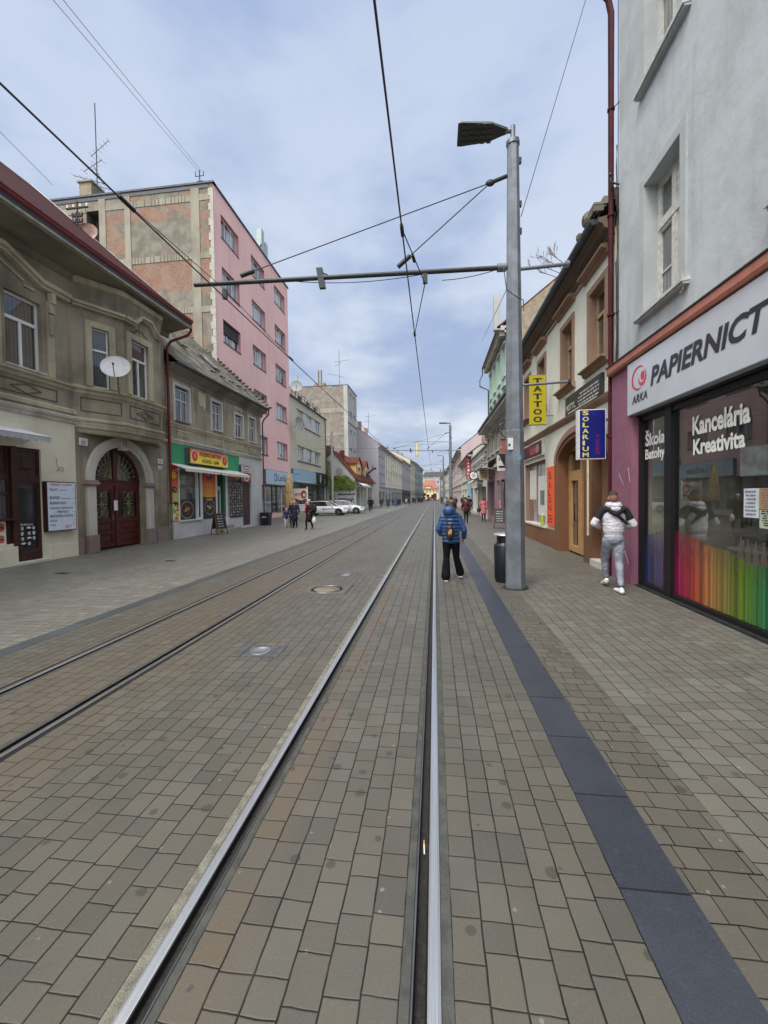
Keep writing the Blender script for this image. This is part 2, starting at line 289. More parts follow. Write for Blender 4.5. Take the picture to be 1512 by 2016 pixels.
# ---------------------------------------------------------------- mesh helpers
def tag(o, label=None, cat=None, group=None, kind=None):
    if label: o['label'] = label
    if cat: o['category'] = cat
    if group: o['group'] = group
    if kind: o['kind'] = kind
    return o
def empty(name, loc, label=None, cat=None, group=None, rz=0):
    o = bpy.data.objects.new(name, None); COL.objects.link(o); o.location = loc; o.rotation_euler = (0, 0, rz)
    o.empty_display_size = .2
    return tag(o, label, cat, group)
def link(name, me, parent=None, world=True):
    o = bpy.data.objects.new(name, me); COL.objects.link(o)
    if parent:
        o.parent = parent
        if world: o.matrix_parent_inverse = wm(parent).inverted()
    return o
def wm(o):
    m = Matrix.Translation(o.location) @ o.rotation_euler.to_matrix().to_4x4()
    if o.parent: m = wm(o.parent) @ o.matrix_parent_inverse @ m
    return m
class MB:
    def __init__(s): s.v = []; s.f = []; s.mi = []; s.ms = []; s.sm = []
    def mat(s, m):
        if m not in s.ms: s.ms.append(m)
        return s.ms.index(m)
    def add(s, vs, fs, m, smooth=False):
        b = len(s.v); s.v += [tuple(v) for v in vs]; k = s.mat(m)
        for f in fs: s.f.append([b+i for i in f]); s.mi.append(k); s.sm.append(smooth)
    def box(s, x0, x1, y0, y1, z0, z1, m):
        s.hexa([(x0, y0, z0), (x1, y0, z0), (x1, y1, z0), (x0, y1, z0), (x0, y0, z1), (x1, y0, z1), (x1, y1, z1), (x0, y1, z1)], m)
    def hexa(s, p, m):
        s.add(p, [(0, 3, 2, 1), (4, 5, 6, 7), (0, 1, 5, 4), (1, 2, 6, 5), (2, 3, 7, 6), (3, 0, 4, 7)], m)
    def quad(s, a, b, c, d, m): s.add([a, b, c, d], [(0, 1, 2, 3)], m)
    def poly(s, ps, m): s.add(ps, [tuple(range(len(ps)))], m)
    def fb(s, F, u0, u1, d0, d1, z0, z1, m):      # box in a facade frame
        q = F.p
        s.hexa([q(u0, d0, z0), q(u1, d0, z0), q(u1, d1, z0), q(u0, d1, z0), q(u0, d0, z1), q(u1, d0, z1), q(u1, d1, z1), q(u0, d1, z1)], m)
    def fbs(s, F, u0, u1, d0, d1, z0, z1, e, m):   # box with chamfered front edges
        q = F.p; n = []
        for (d, k) in ((d0, 0), (d1-e, 0), (d1, e)):
            n += [q(u0+k, d, z0+k), q(u1-k, d, z0+k), q(u1-k, d, z1-k), q(u0+k, d, z1-k)]
        fs = [(0, 1, 2, 3), (8, 9, 10, 11)]
        for a in (0, 4):
            for i in range(4): j = (i+1) % 4; fs.append((a+i, a+j, a+4+j, a+4+i))
        s.add(n, fs, m)
    def prism(s, pts, off, m):                     # polygon extruded by a vector
        n = len(pts); off = Vector(off); a = [Vector(p) for p in pts]; b = [p+off for p in a]
        s.add(a+b, [tuple(range(n)), tuple(range(2*n-1, n-1, -1))]+[(i, (i+1) % n, n+(i+1) % n, n+i) for i in range(n)], m)
    def cyl(s, p0, p1, r0, r1=None, n=10, m=None, smooth=True, cap=True):
        r1 = r0 if r1 is None else r1; p0 = Vector(p0); p1 = Vector(p1); d = (p1-p0)
        if d.length < 1e-6: return
        q = d.to_track_quat('Z', 'Y'); vs = []
        for (p, r) in ((p0, r0), (p1, r1)):
            for i in range(n): a = 2*math.pi*i/n; vs.append(p+q @ Vector((r*math.cos(a), r*math.sin(a), 0)))
        s.add(vs, [(i, (i+1) % n, n+(i+1) % n, n+i) for i in range(n)], m, smooth)
        if cap: s.add(vs, [tuple(range(n-1, -1, -1)), tuple(range(n, 2*n))], m)
    def tube(s, pts, r, n=6, m=None):
        pts = [Vector(p) for p in pts]; vs = []; L = len(pts)
        for i, p in enumerate(pts):
            d = (pts[min(i+1, L-1)]-pts[max(i-1, 0)]).normalized(); q = d.to_track_quat('Z', 'Y')
            for k in range(n): a = 2*math.pi*k/n; vs.append(p+q @ Vector((r*math.cos(a), r*math.sin(a), 0)))
        fs = [(j*n+i, j*n+(i+1) % n, (j+1)*n+(i+1) % n, (j+1)*n+i) for j in range(L-1) for i in range(n)]
        s.add(vs, fs, m, True); s.add(vs[:n], [tuple(range(n))], m); s.add(vs[-n:], [tuple(range(n))], m)
    def lathe(s, c, prof, n=20, m=None, axis=(0, 0, 1)):
        q = Vector(axis).to_track_quat('Z', 'Y'); c = Vector(c); vs = []
        for (r, h) in prof:
            for i in range(n): a = 2*math.pi*i/n; vs.append(c+q @ Vector((r*math.cos(a), r*math.sin(a), h)))
        L = len(prof)
        s.add(vs, [(j*n+i, j*n+(i+1) % n, (j+1)*n+(i+1) % n, (j+1)*n+i) for j in range(L-1) for i in range(n)], m, True)
        for j in (0, L-1):
            if prof[j][0] > 1e-4: s.add(vs[j*n:(j+1)*n], [tuple(range(n))], m)
    def ball(s, c, r, m, n=12, k=8):
        if not hasattr(r, '__len__'): r = (r, r, r)
        vs = [(c[0], c[1], c[2]-r[2])]
        for j in range(1, k):
            b = -math.pi/2+math.pi*j/k
            for i in range(n): a = 2*math.pi*i/n; vs.append((c[0]+r[0]*math.cos(b)*math.cos(a), c[1]+r[1]*math.cos(b)*math.sin(a), c[2]+r[2]*math.sin(b)))
        vs.append((c[0], c[1], c[2]+r[2])); fs = [(0, 1+(i+1) % n, 1+i) for i in range(n)]
        for j in range(k-2): fs += [(1+j*n+i, 1+j*n+(i+1) % n, 1+(j+1)*n+(i+1) % n, 1+(j+1)*n+i) for i in range(n)]
        e = len(vs)-1; fs += [(e, 1+(k-2)*n+i, 1+(k-2)*n+(i+1) % n) for i in range(n)]
        s.add(vs, fs, m, True)
    def mesh(s, name, fix=True):
        me = bpy.data.meshes.new(name); me.from_pydata(s.v, [], s.f)
        for m in s.ms: me.materials.append(m)
        me.polygons.foreach_set('material_index', s.mi); me.polygons.foreach_set('use_smooth', s.sm)
        if fix:
            bm = bmesh.new(); bm.from_mesh(me); bmesh.ops.recalc_face_normals(bm, faces=bm.faces); bm.to_mesh(me); bm.free()
        me.update()
        return me
    def obj(s, name, parent=None, **kw):
        if not s.f: return None
        o = link(name, s.mesh(name), parent); tag(o, **kw)
        return o
class Frame:
    """a facade: o = a point of it at ground level, u runs along it, d out of it"""
    def __init__(s, o, u, d): s.o = Vector(o); s.u = Vector(u).normalized(); s.d = Vector(d).normalized()
    def p(s, u, d, z): return s.o+s.u*u+s.d*d+Vector((0, 0, z))
def LF(x): return Frame((x, 0, 0), (0, 1, 0), (1, 0, 0))       # left side facade at X=x, u = world Y
def RF(x): return Frame((x, 0, 0), (0, 1, 0), (-1, 0, 0))
def YF(y): return Frame((0, y, 0), (1, 0, 0), (0, -1, 0))      # wall facing the camera, u = world X
def wall(mb, F, u0, u1, z0, z1, holes, m, rev=.22, mr=None, top=None):
    """front skin with rectangular holes and their reveals; holes: (u0,u1,z0,z1)"""
    us = sorted({u0, u1, *[h[0] for h in holes], *[h[1] for h in holes]}); zs = sorted({z0, z1, *[h[2] for h in holes], *[h[3] for h in holes]})
    us = [u for u in us if u0-1e-6 <= u <= u1+1e-6]; zs = [z for z in zs if z0-1e-6 <= z <= z1+1e-6]
    for a, b in zip(us, us[1:]):
        for c, d in zip(zs, zs[1:]):
            cx, cz = (a+b)/2, (c+d)/2
            if any(h[0] < cx < h[1] and h[2] < cz < h[3] for h in holes): continue
            mb.quad(F.p(a, 0, c), F.p(b, 0, c), F.p(b, 0, d), F.p(a, 0, d), m)
    for h in holes:
        a, b, c, d = h[:4]; r = h[4] if len(h) > 4 else rev; q = F.p; mm = mr or m
        mb.quad(q(a, 0, c), q(a, -r, c), q(a, -r, d), q(a, 0, d), mm); mb.quad(q(b, 0, c), q(b, -r, c), q(b, -r, d), q(b, 0, d), mm)
        mb.quad(q(a, 0, d), q(a, -r, d), q(b, -r, d), q(b, 0, d), mm); mb.quad(q(a, 0, c), q(a, -r, c), q(b, -r, c), q(b, 0, c), mm)
def block(mb, F, u0, u1, depth, z0, z1, m, ends=(1, 1), top=True, back=True):
    q = F.p
    if ends[0]: mb.quad(q(u0, 0, z0), q(u0, -depth, z0), q(u0, -depth, z1), q(u0, 0, z1), m)
    if ends[1]: mb.quad(q(u1, 0, z0), q(u1, -depth, z0), q(u1, -depth, z1), q(u1, 0, z1), m)
    if back: mb.quad(q(u0, -depth, z0), q(u1, -depth, z0), q(u1, -depth, z1), q(u0, -depth, z1), m)
    if top: mb.quad(q(u0, 0, z1), q(u1, 0, z1), q(u1, -depth, z1), q(u0, -depth, z1), m)
def window(par, F, u0, u1, z0, z1, dep=.2, fm=None, pm=None, cols=2, trans=None, fw=.06, bar=.04, sill=None, sm=None, sd=.08, name='window', low=0, so=.06):
    """frame mesh (a part) with its pane and sill as sub-parts"""
    fm = fm or M_wframe; pm = pm or M_pane
    a = MB(); d0, d1 = -dep, -dep+.05
    a.fb(F, u0, u0+fw, d0, d1, z0, z1, fm); a.fb(F, u1-fw, u1, d0, d1, z0, z1, fm)
    a.fb(F, u0+fw, u1-fw, d0, d1, z0, z0+fw, fm); a.fb(F, u0+fw, u1-fw, d0, d1, z1-fw, z1, fm)
    zt = z1-fw
    if trans:
        zt = z0+(z1-z0)*trans; a.fb(F, u0+fw, u1-fw, d0, d1+.012, zt, zt+fw*1.3, fm)
        if low:
            a.fb(F, (u0+u1)/2-bar/2, (u0+u1)/2+bar/2, d0, d1-.01, zt+fw*1.3, z1-fw, fm)
    for i in range(1, cols):
        u = u0+(u1-u0)*i/cols; a.fb(F, u-bar/2-.012, u+bar/2+.012, d0, d1+.004, z0+fw, zt, fm)
    w = a.obj(name, par)
    g = MB(); g.quad(F.p(u0, d0+.012, z0), F.p(u1, d0+.012, z0), F.p(u1, d0+.012, z1), F.p(u0, d0+.012, z1), pm); g.obj('pane', w)
    if sill:
        b = MB(); b.fb(F, u0-so, u1+so, -dep+.01, sd, z0-sill, z0+.004, sm or M_zinc); b.obj('sill', w)
    return w
def surround(mb, F, u0, u1, z0, z1, w, d, m, bottom=False):
    mb.fb(F, u0-w, u0-.003, 0, d, z0, z1, m); mb.fb(F, u1+.003, u1+w, 0, d, z0, z1, m); mb.fb(F, u0-w, u1+w, 0, d, z1+.003, z1+w, m)
    if bottom: mb.fb(F, u0-w, u1+w, 0, d, z0-w, z0-.003, m)
def cornice(mb, F, u0, u1, prof, m):
    """prof: list of (d,z) run along u"""
    n = len(prof); vs = [F.p(u0, d, z) for d, z in prof]+[F.p(u1, d, z) for d, z in prof]
    mb.add(vs, [(i, i+1, n+i+1, n+i) for i in range(n-1)]+[tuple(range(n)), tuple(range(n, 2*n))], m)
# ---- lettering
_tc = {}
def tmesh(body, bold=0., shear=0.):
    k = (body, bold, shear)
    if k in _tc: return _tc[k]
    c = bpy.data.curves.new('t', 'FONT'); c.body = body; c.size = 1; c.offset = bold; c.shear = shear; c.resolution_u = 3; c.extrude = 0
    o = bpy.data.objects.new('t', c); COL.objects.link(o)
    dg = bpy.context.evaluated_depsgraph_get(); me = bpy.data.meshes.new_from_object(o.evaluated_get(dg))
    vs = [v.co.copy() for v in me.vertices]; fs = [tuple(p.vertices) for p in me.polygons]
    bpy.data.objects.remove(o); bpy.data.curves.remove(c); bpy.data.meshes.remove(me)
    xs = [v.x for v in vs]; ys = [v.y for v in vs]
    r = (vs, fs, min(xs), max(xs), min(ys), max(ys)); _tc[k] = r
    return r
def text(mb, body, o, right, up, w, h, m, bold=0., shear=0., lift=.004):
    """fit body in a w x h box whose lower left corner is o"""
    vs, fs, x0, x1, y0, y1 = tmesh(body, bold, shear); o = Vector(o); right = Vector(right).normalized(); up = Vector(up).normalized(); n = right.cross(up)
    kx = w/(x1-x0); ky = h/(y1-y0)
    mb.add([o+right*((v.x-x0)*kx)+up*((v.y-y0)*ky)+n*lift for v in vs], fs, m)
def scribble(mb, o, right, up, w, h, m, n=6, lift=.004, seed=1, dens=.75):
    """rows of illegible small print, as it is in the photo"""
    rr = random.Random(seed); o = Vector(o); right = Vector(right).normalized(); up = Vector(up).normalized(); nn = right.cross(up)
    for i in range(n):
        z = h*(n-1-i)/n; x = rr.uniform(0, w*.12); rh = h/n*.5
        while x < w*dens:
            l = rr.uniform(.05, .2)*w; l = min(l, w-x)
            a = o+right*x+up*z+nn*lift; mb.quad(a, a+right*l, a+right*l+up*rh, a+up*rh, m); x += l+w*.035
def disc(mb, c, right, up, rx, ry, m, n=20, lift=0.):
    c = Vector(c); right = Vector(right).normalized(); up = Vector(up).normalized(); c = c+right.cross(up)*lift
    mb.poly([c+right*rx*math.cos(2*math.pi*i/n)+up*ry*math.sin(2*math.pi*i/n) for i in range(n)], m)
def copy_tree(o, parent=None):
    c = o.copy(); COL.objects.link(c); c.parent = parent
    for ch in list(o.children): copy_tree(ch, c)
    return c
VU = Vector((0, 0, 1)); VY = Vector((0, 1, 0)); VX = Vector((1, 0, 0))
# a text on the left facades reads along +Y... seen from the street: right = -(-Y)
# ================================================================ GROUND
def sheet(name, x0, x1, y0, y1, z, m, kind='structure'):
    b = MB(); b.quad((x0, y0, z), (x1, y0, z), (x1, y1, z), (x0, y1, z), m); return b.obj(name, kind=kind)
M_far = plain('far_paving', S(116, 114, 106), .9, 0, .12, .5)
sheet('ground', -500, 500, -300, 900, -.05, M_far)
RAILS = [(-4.09, 1), (-3.055, -1), (-1.085, 1), (-.025, -1)]      # centre of the head, side of the groove
HW = .022
def rail_span(xc, s): return (xc-.075, xc+.118) if s > 0 else (xc-.118, xc+.075)
spans = [rail_span(*r) for r in RAILS]
P_out = pavers('paving_outer_track_side', -5.0, rust=[(-4.2, .35, .35)])
P_lt = pavers('paving_left_track', spans[0][1], w=(spans[1][0]-spans[0][1])/6, rust=[(-3.55, .75, .6)])
P_mid = pavers('paving_between_tracks', spans[1][1], w=(spans[2][0]-spans[1][1])/14, rust=[(-2.9, .55, .5), (-1.2, .25, .2)])
P_rt = pavers('paving_right_track', spans[2][1], w=(spans[3][0]-spans[2][1])/6, rust=[(-.92, .22, .75)])
P_rs = pavers('paving_right_track_side', spans[3][1], w=(.812-spans[3][1])/6)
P_band = pavers('paving_cross_band', 0, swap=True)
P_rp = pavers('paving_right_pavement', 1.5, w=.14, base=S(108, 107, 101))
P_lp = pavers('paving_left_pavement', 0, swap=True, w=.13, base=S(122, 121, 115))
YR0, YR1 = -6, 240
rb = MB()
for a, b, m in ((-5.0, spans[0][0], P_out), (spans[0][1], spans[1][0], P_lt), (spans[1][1], spans[2][0], P_mid), (spans[2][1], spans[3][0], P_rt), (spans[3][1], .812, P_rs)):
    rb.quad((a, YR0, 0), (b, YR0, 0), (b, YR1, 0), (a, YR1, 0), m)
rb.obj('road', kind='structure')
pv = MB()
pv.quad((1.114, YR0, 0), (1.5, YR0, 0), (1.5, 60, 0), (1.114, 60, 0), P_band)
pv.quad((1.5, YR0, 0), (4.4, YR0, 0), (4.4, 60, 0), (1.5, 60, 0), P_rp)
pv.quad((1.114, 60, 0), (9, 60, 0), (9, YR1, 0), (1.114, YR1, 0), P_rp)
pv.quad((4.4, 28, 0), (9, 28, 0), (9, 60, 0), (4.4, 60, 0), P_rp)
pv.obj('pavement', kind='structure')
pl = MB(); pl.quad((-12.5, YR0, 0), (-5.24, YR0, 0), (-5.24, YR1, 0), (-12.5, YR1, 0), P_lp)
pl.quad((-18, 26.6, 0), (-12.5, 26.6, 0), (-12.5, YR1, 0), (-18, YR1, 0), P_lp)
pl.obj('pavement', kind='structure')
# kerb strips: blue-grey granite slabs
def slabs(name, x0, x1, col, L, y1, ph):
    m, t, p = newmat(name)
    pos = t.n('ShaderNodeNewGeometry').outputs['Position']; sp = t.n('ShaderNodeSeparateXYZ', {0: pos})
    v = t.m('DIVIDE', t.m('ADD', sp.outputs[1], ph), L); fv = t.m('FRACT', v)
    d = t.m('MULTIPLY', t.m('MINIMUM', fv, t.m('SUBTRACT', 1., fv)), L)
    r = t.n('ShaderNodeTexWhiteNoise', noise_dimensions='1D'); t.set(r.inputs['W'], t.m('FLOOR', v))
    c = t.mix(r.outputs[0], mul(col, .88), mul(col, 1.12))
    c = t.mix(t.m('MULTIPLY', t.ss(t.noise(pos, 2.5, 6, .65), .4, .7), .5), c, mul(col, .5))
    c = t.mix(t.ss(t.noise(pos, 160, 4, .75), .42, .72, 0., .5), c, mul(col, 2.2)); c = t.mix(t.m('MULTIPLY', t.ss(t.noise(pos, 14, 5, .7), .58, .70), .3), c, mul(col, 2.4))
    c = t.mix(t.m('MULTIPLY', t.ss(t.noise(t.scale(pos, (1, .35, 1)), 9, 4, .7), .62, .75), .4), c, mul(col, .45))
    c = t.mix(t.ss(d, .003, .007, 1., 0.), c, (.008, .008, .009))
    t.set(p.inputs['Base Color'], c); p.inputs['Roughness'].default_value = .36
    t.set(p.inputs['Normal'], t.n('ShaderNodeBump', {'Strength': .4, 'Distance': .004, 'Height': t.m('ADD', t.noise(pos, 130, 3), t.ss(d, 0., .01))}))
    b = MB(); b.quad((x0, YR0, .002), (x1, YR0, .002), (x1, y1, .002), (x0, y1, .002), m); b.obj('kerb_strip', kind='structure')
slabs('blue_granite', .812, 1.114, S(50, 54, 62), .59, 240, .45)
slabs('dark_granite', -5.24, -5.0, S(70, 74, 77), .8, 240, .3)
# ---- tram rails
M_head = plain('polished_rail_steel', S(205, 208, 214), .22, 1.0, .06, 3)
M_lip = plain('rail_lip_steel', S(150, 148, 145), .35, 1.0, .2, 4)
M_side = plain('rail_side_dark', (.02, .02, .023), .5, .3)
M_fill = plain('groove_dirt', S(44, 42, 40), .95, 0, .4, 40, .9, 200)
m_, t_, p_ = newmat('rail_head_brushed'); M_head = m_
pos = t_.n('ShaderNodeNewGeometry').outputs['Position']
ln = t_.noise(t_.scale(pos, (420, .6, 1)), 1.0, 3, .6)
t_.set(p_.inputs['Base Color'], t_.mix(t_.ss(ln, .3, .7), S(196, 194, 188), S(246, 242, 232))); p_.inputs['Metallic'].default_value = 1
t_.set(p_.inputs['Roughness'], t_.ss(ln, .2, .8, .22, .42))
labs = ['outer rail of the left tram track, beside the left kerb strip', 'inner rail of the left tram track, between brown-stained paving and the middle of the street',
        'left rail of the nearest tram track, shiny and running off at the lower left', 'right rail of the nearest tram track, shiny, next to the blue-jacket walker']
for (xc, s), lab in zip(RAILS, labs):
    b = MB()
    def X(d): return xc+s*d
    prof = [(-.075, .001), (-.032, .0), (-.032, .001), (-.030, .004), (-.020, .0055), (.010, .0055), (.019, .003), (.0225, -.003), (.025, -.03), (.028, -.034), (.066, -.034), (.069, -.02), (.071, .001), (.078, .002), (.082, 0), (.118, .001)]
    mats = [M_conc_pad if s > 0 and xc > -2 else M_side, M_side, M_side, M_head, M_head, M_head, M_head, M_side, M_side, M_fill, M_side, M_side, M_lip, M_side, M_side]
    if s < 0 and xc > -2: mats[0] = plain('rail_rubber_joint', S(70, 72, 68), .9, 0, .3, 10, .5)
    if s < 0 or True: mats[-1] = plain('rail_rubber_joint', S(70, 72, 68), .9, 0, .3, 10, .5)
    parts = {}
    ys = [YR0, 240]
    for i in range(len(prof)-1):
        (a, za), (c, zc) = prof[i], prof[i+1]
        b.quad((X(a), YR0, za), (X(c), YR0, zc), (X(c), 240, zc), (X(a), 240, za), mats[i])
    for f in range(len(b.sm)): b.sm[f] = False
    b.obj('tram_rail', label=lab, cat='rail', group='tram rails set in the paving')
b = MB(); b.cyl((-.025-.045, 2.02, -.026), (-.025-.048, 2.075, -.026), .004, n=8, m=plain('cigarette_paper', S(230, 225, 215), .9)); b.cyl((-.025-.048, 2.075, -.026), (-.0735, 2.10, -.026), .0041, n=8, m=plain('cigarette_filter', S(205, 140, 60), .9))
b.obj('cigarette_butt', label='cigarette butt lying in the groove of the right rail', cat='cigarette butt')
# ---- covers
def cover_round():
    o = empty('manhole_cover', (-2.1, 7.69, 0), 'round concrete-filled manhole cover in a square frame between the tracks', 'manhole cover')
    f = MB(); f.box(-2.49, -1.71, 7.30, 8.06, -.004, .003, plain('cover_frame_stone', S(92, 86, 82), .8, 0, .3, 6)); f.obj('frame', o)
    r = MB(); r.lathe((-2.1, 7.68, 0), [(.325, .002), (.325, .008), (.30, .009), (.298, .004)], 40, M_lip)
    r.lathe((-2.1, 7.68, 0), [(.298, .0045), (.255, .0045)], 40, M_side)
    for i in range(16):
        a = 2*math.pi*i/16; c = Vector((-2.1+.277*math.cos(a), 7.68+.277*math.sin(a), 0)); r.box(c.x-.012, c.x+.012, c.y-.012, c.y+.012, .0, .008, M_lip)
    r.obj('ring', o)
    l = MB(); l.lathe((-2.1, 7.68, 0), [(.256, .003), (.256, .008), (.0001, .0085)], 40, plain('cover_concrete', S(118, 112, 98), .9, 0, .2, 8, .5)); l.obj('lid', o)
    l = MB(); l.box(-1.69, -1.67, 7.28, 8.1, 0, .006, M_lip); l.box(-1.655, -1.645, 7.28, 8.1, 0, .006, M_side); l.obj('edge_strip', o)
cover_round()
def cover_small(x, y, lab, w=.2, lg=0):
    o = empty('valve_cover', (x, y, 0), lab, 'valve cover', 'small valve covers between the tracks')
    ms = plain('valve_frame_stone', S(78, 80, 83), .7, 0, .3, 8)
    f = MB(); f.box(x-w, x+w, y-w, y+w, -.004, .003, ms); f.box(x-w-.09, x-w-.01, y-w-.01, y+w+.01, 0, .006, ms); f.box(x+w+.01, x+w+.09, y-w-.01, y+w+.01, 0, .006, ms)
    f.box(x-w-.01, x-w, y-w, y+w, 0, .004, M_side); f.box(x+w, x+w+.01, y-w, y+w, 0, .004, M_side); f.obj('frame', o)
    r = MB(); r.lathe((x, y, 0), [(.125, .003), (.125, .01), (.10, .012), (.098, .007), (.0001, .008)], 28, plain('worn_cast_iron', S(140, 142, 146), .45, .6, .2, 9)); r.obj('lid', o)
cover_small(-2.04, 4.5, 'square cover with a round iron lid, nearest the camera between the tracks', .17)
cover_small(-2.04, 9.15, 'small square cover with bright lid just beyond the round manhole', .17)
sheet_m = plain('drain_iron', S(60, 60, 60), .6, .3)
for i, (x, y, lab) in enumerate(((-7.72, 11.0, 'small dark drain plate in the left pavement opposite the arched gate'), (-9.2, 9.0, 'small dark plate in the left pavement near the menu board'))):
    b = MB(); b.fbs(Frame((x, y, 0), (1, 0, 0), (0, 0, 1)), -.14, .14, 0, .006, 0, .001, .0, sheet_m) if False else b.box(x-.15, x+.15, y-.09, y+.09, -.003, .004, sheet_m)
    for k in range(5): b.box(x-.12, x+.12, y-.07+.03*k, y-.06+.03*k, .004, .007, M_side)
    b.obj('drain_plate', label=lab, cat='drain cover', group='small plates in the left pavement')

# ================================================================ LEFT: stuccoed corner house with oriel
XL = -11.7; F = LF(XL)
H1 = empty('stucco_house', (XL, 10, 0), 'two-storey brown stuccoed house with oriel and arched gate at the left edge', 'house')
w = MB()
# cream ground floor
wall(w, F, -8, 12.05, 0, 4.40, [(8.05, 10.02, .62, 3.35, .13), (10.10, 10.86, .08, 3.35, .13), (3.6, 5.2, .62, 3.2, .25), (6.2, 7.3, .08, 3.2, .25)], M_cream)
w.fb(F, 11.05, 12.03, 0, .03, 0, .45, M_cream); w.fb(F, -8, 10.06, 0, .04, 0, .5, M_cream); w.fb(F, 10.0, 11.0, 0, .12, -.02, .06, M_stone)
# brown gate section with half-round opening
gc, gs, gr = 14.0, 2.50, 1.27
def arch_wall(mb, F, u0, u1, z0, z1, c, zs, r, m, n=20, rev=.35, mr=None, ry=None):
    ry = ry or r
    q = F.p; A = [(c-r*math.cos(math.pi*i/n), zs+ry*math.sin(math.pi*i/n)) for i in range(n+1)]
    if zs > z0:
        mb.quad(q(u0, 0, z0), q(c-r, 0, z0), q(c-r, 0, zs), q(u0, 0, zs), m); mb.quad(q(c+r, 0, z0), q(u1, 0, z0), q(u1, 0, zs), q(c+r, 0, zs), m)
    mb.quad(q(u0, 0, zs), q(c-r, 0, zs), q(c-r, 0, z1), q(u0, 0, z1), m); mb.quad(q(c+r, 0, zs), q(u1, 0, zs), q(u1, 0, z1), q(c+r, 0, z1), m)
    for (a, b) in zip(A, A[1:]): mb.quad(q(a[0], 0, a[1]), q(b[0], 0, b[1]), q(b[0], 0, z1), q(a[0], 0, z1), m)
    mr = mr or m; pts = [(c-r, z0)]+A+[(c+r, z0)]
    for a, b in zip(pts, pts[1:]): mb.quad(q(a[0], 0, a[1]), q(b[0], 0, b[1]), q(b[0], -rev, b[1]), q(a[0], -rev, a[1]), mr)
arch_wall(w, F, 12.05, 16.65, 0, 4.40, gc, gs, gr, M_brown)
w.fb(F, 12.07, 12.25, 0, .05, 0, .55, M_pstone); w.fb(F, 15.85, 16.62, 0, .06, 0, .62, M_pstone)
# upper floor
up = [(9.96, 11.02, 5.65, 7.71), (7.8, 8.86, 5.65, 7.71), (3.4, 4.5, 5.65, 7.71), (1.2, 2.3, 5.65, 7.71)]
wall(w, F, -8, 16.65, 4.40, 9.35, up, M_brown, .2)
block(w, F, -8, 16.65, 13, 0, 9.35, M_brown, top=False)
w.obj('wall', H1)
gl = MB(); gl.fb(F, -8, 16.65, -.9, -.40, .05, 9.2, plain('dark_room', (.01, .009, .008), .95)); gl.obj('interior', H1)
# mouldings
b = MB()
cornice(b, F, -8, 12.3, [(0, 4.30), (.05, 4.32), (.07, 4.40), (.13, 4.44), (.15, 4.50), (.15, 4.54), (0, 4.58)], M_whitemould)
cornice(b, F, -8, 12.3, [(0, 4.62), (.04, 4.64), (.04, 4.74), (0, 4.80)], M_trim)
cornice(b, F, -8, 12.0, [(0, 5.36), (.04, 5.38), (.06, 5.46), (.14, 5.50), (.15, 5.56), (0, 5.60)], M_trim)
cornice(b, F, 15.9, 16.6, [(0, 4.30), (.1, 4.36), (.12, 4.44), (0, 4.5)], M_trim)
b.obj('string_course', H1)
b = MB()
for (c0, c1) in ((7.4, 11.4),):
    for a in (c0, c1-.22): b.fb(F, a, a+.22, 0, .05, 5.6, 7.9, M_trim)
    b.fb(F, 8.98, 9.84, 0, .04, 5.6, 7.9, M_trim)
    for a in (c0+.02, c1-.2, 9.3):
        b.fb(F, a, a+.18, .05, .13, 7.55, 8.15, M_trim); b.fb(F, a+.02, a+.16, .13, .19, 7.85, 8.15, M_trim); b.fb(F, a+.03, a+.15, .05, .1, 6.9, 7.5, M_trim)
    q = F.p; prof = [(6.9, 8.28), (7.85, 8.28), (8.9, 8.75), (9.9, 8.75), (10.95, 8.28), (11.9, 8.28)]
    for (a, za), (c, zc) in zip(prof, prof[1:]):
        for (d, lo, hi) in ((.24, 0, .12), (.16, -.1, 0)):
            b.hexa([q(a, 0, za+lo), q(c, 0, zc+lo), q(c, d, zc+lo), q(a, d, za+lo), q(a, 0, za+hi), q(c, 0, zc+hi), q(c, d, zc+hi), q(a, d, za+hi)], M_trim)
    prof = [(8.0, 8.0), (8.3, 8.0), (8.3, 8.12), (8.9, 8.38), (9.9, 8.38), (10.5, 8.12), (10.5, 8.0), (10.8, 8.0)]
    for (a, za), (c, zc) in zip(prof, prof[1:]):
        if abs(a-c) < .01: continue
        b.hexa([q(a, 0, za), q(c, 0, zc), q(c, .05, zc), q(a, .05, za), q(a, 0, za+.06), q(c, 0, zc+.06), q(c, .05, zc+.06), q(a, .05, za+.06)], M_trim)
# sunk panels with lozenges below the windows: raised fillets
def fillet(mb, F, pts, m, t=.022, d=.018):
    q = F.p
    for (a, za), (c, zc) in zip(pts, pts[1:]):
        v = Vector((c-a, zc-za)); n = Vector((-v.y, v.x)).normalized()*t/2; v = v.normalized()*t/2
        P = [(a-v.x-n.x, za-v.y-n.y), (c+v.x-n.x, zc+v.y-n.y), (c+v.x+n.x, zc+v.y+n.y), (a-v.x+n.x, za-v.y+n.y)]
        mb.hexa([q(*x[:1], 0, x[1]) for x in P]+[q(*x[:1], d, x[1]) for x in P], m)
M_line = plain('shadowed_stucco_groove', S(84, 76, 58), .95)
for c in (8.33, 10.49):
    fillet(b, F, [(c-.95, 5.24), (c+.95, 5.24), (c+.95, 4.9), (c-.95, 4.9), (c-.95, 5.24)], M_line)
    fillet(b, F, [(c-.45, 5.07), (c, 5.2), (c+.45, 5.07), (c, 4.93), (c-.45, 5.07)], M_line)
b.obj('window_ornament', H1)
for i, (a, c, z0, z1) in enumerate(up):
    window(H1, F, a, c, z0, z1, .18, M_wframe, M_pane, 2, .64, .07, .05, .05, M_whitemould, .1)
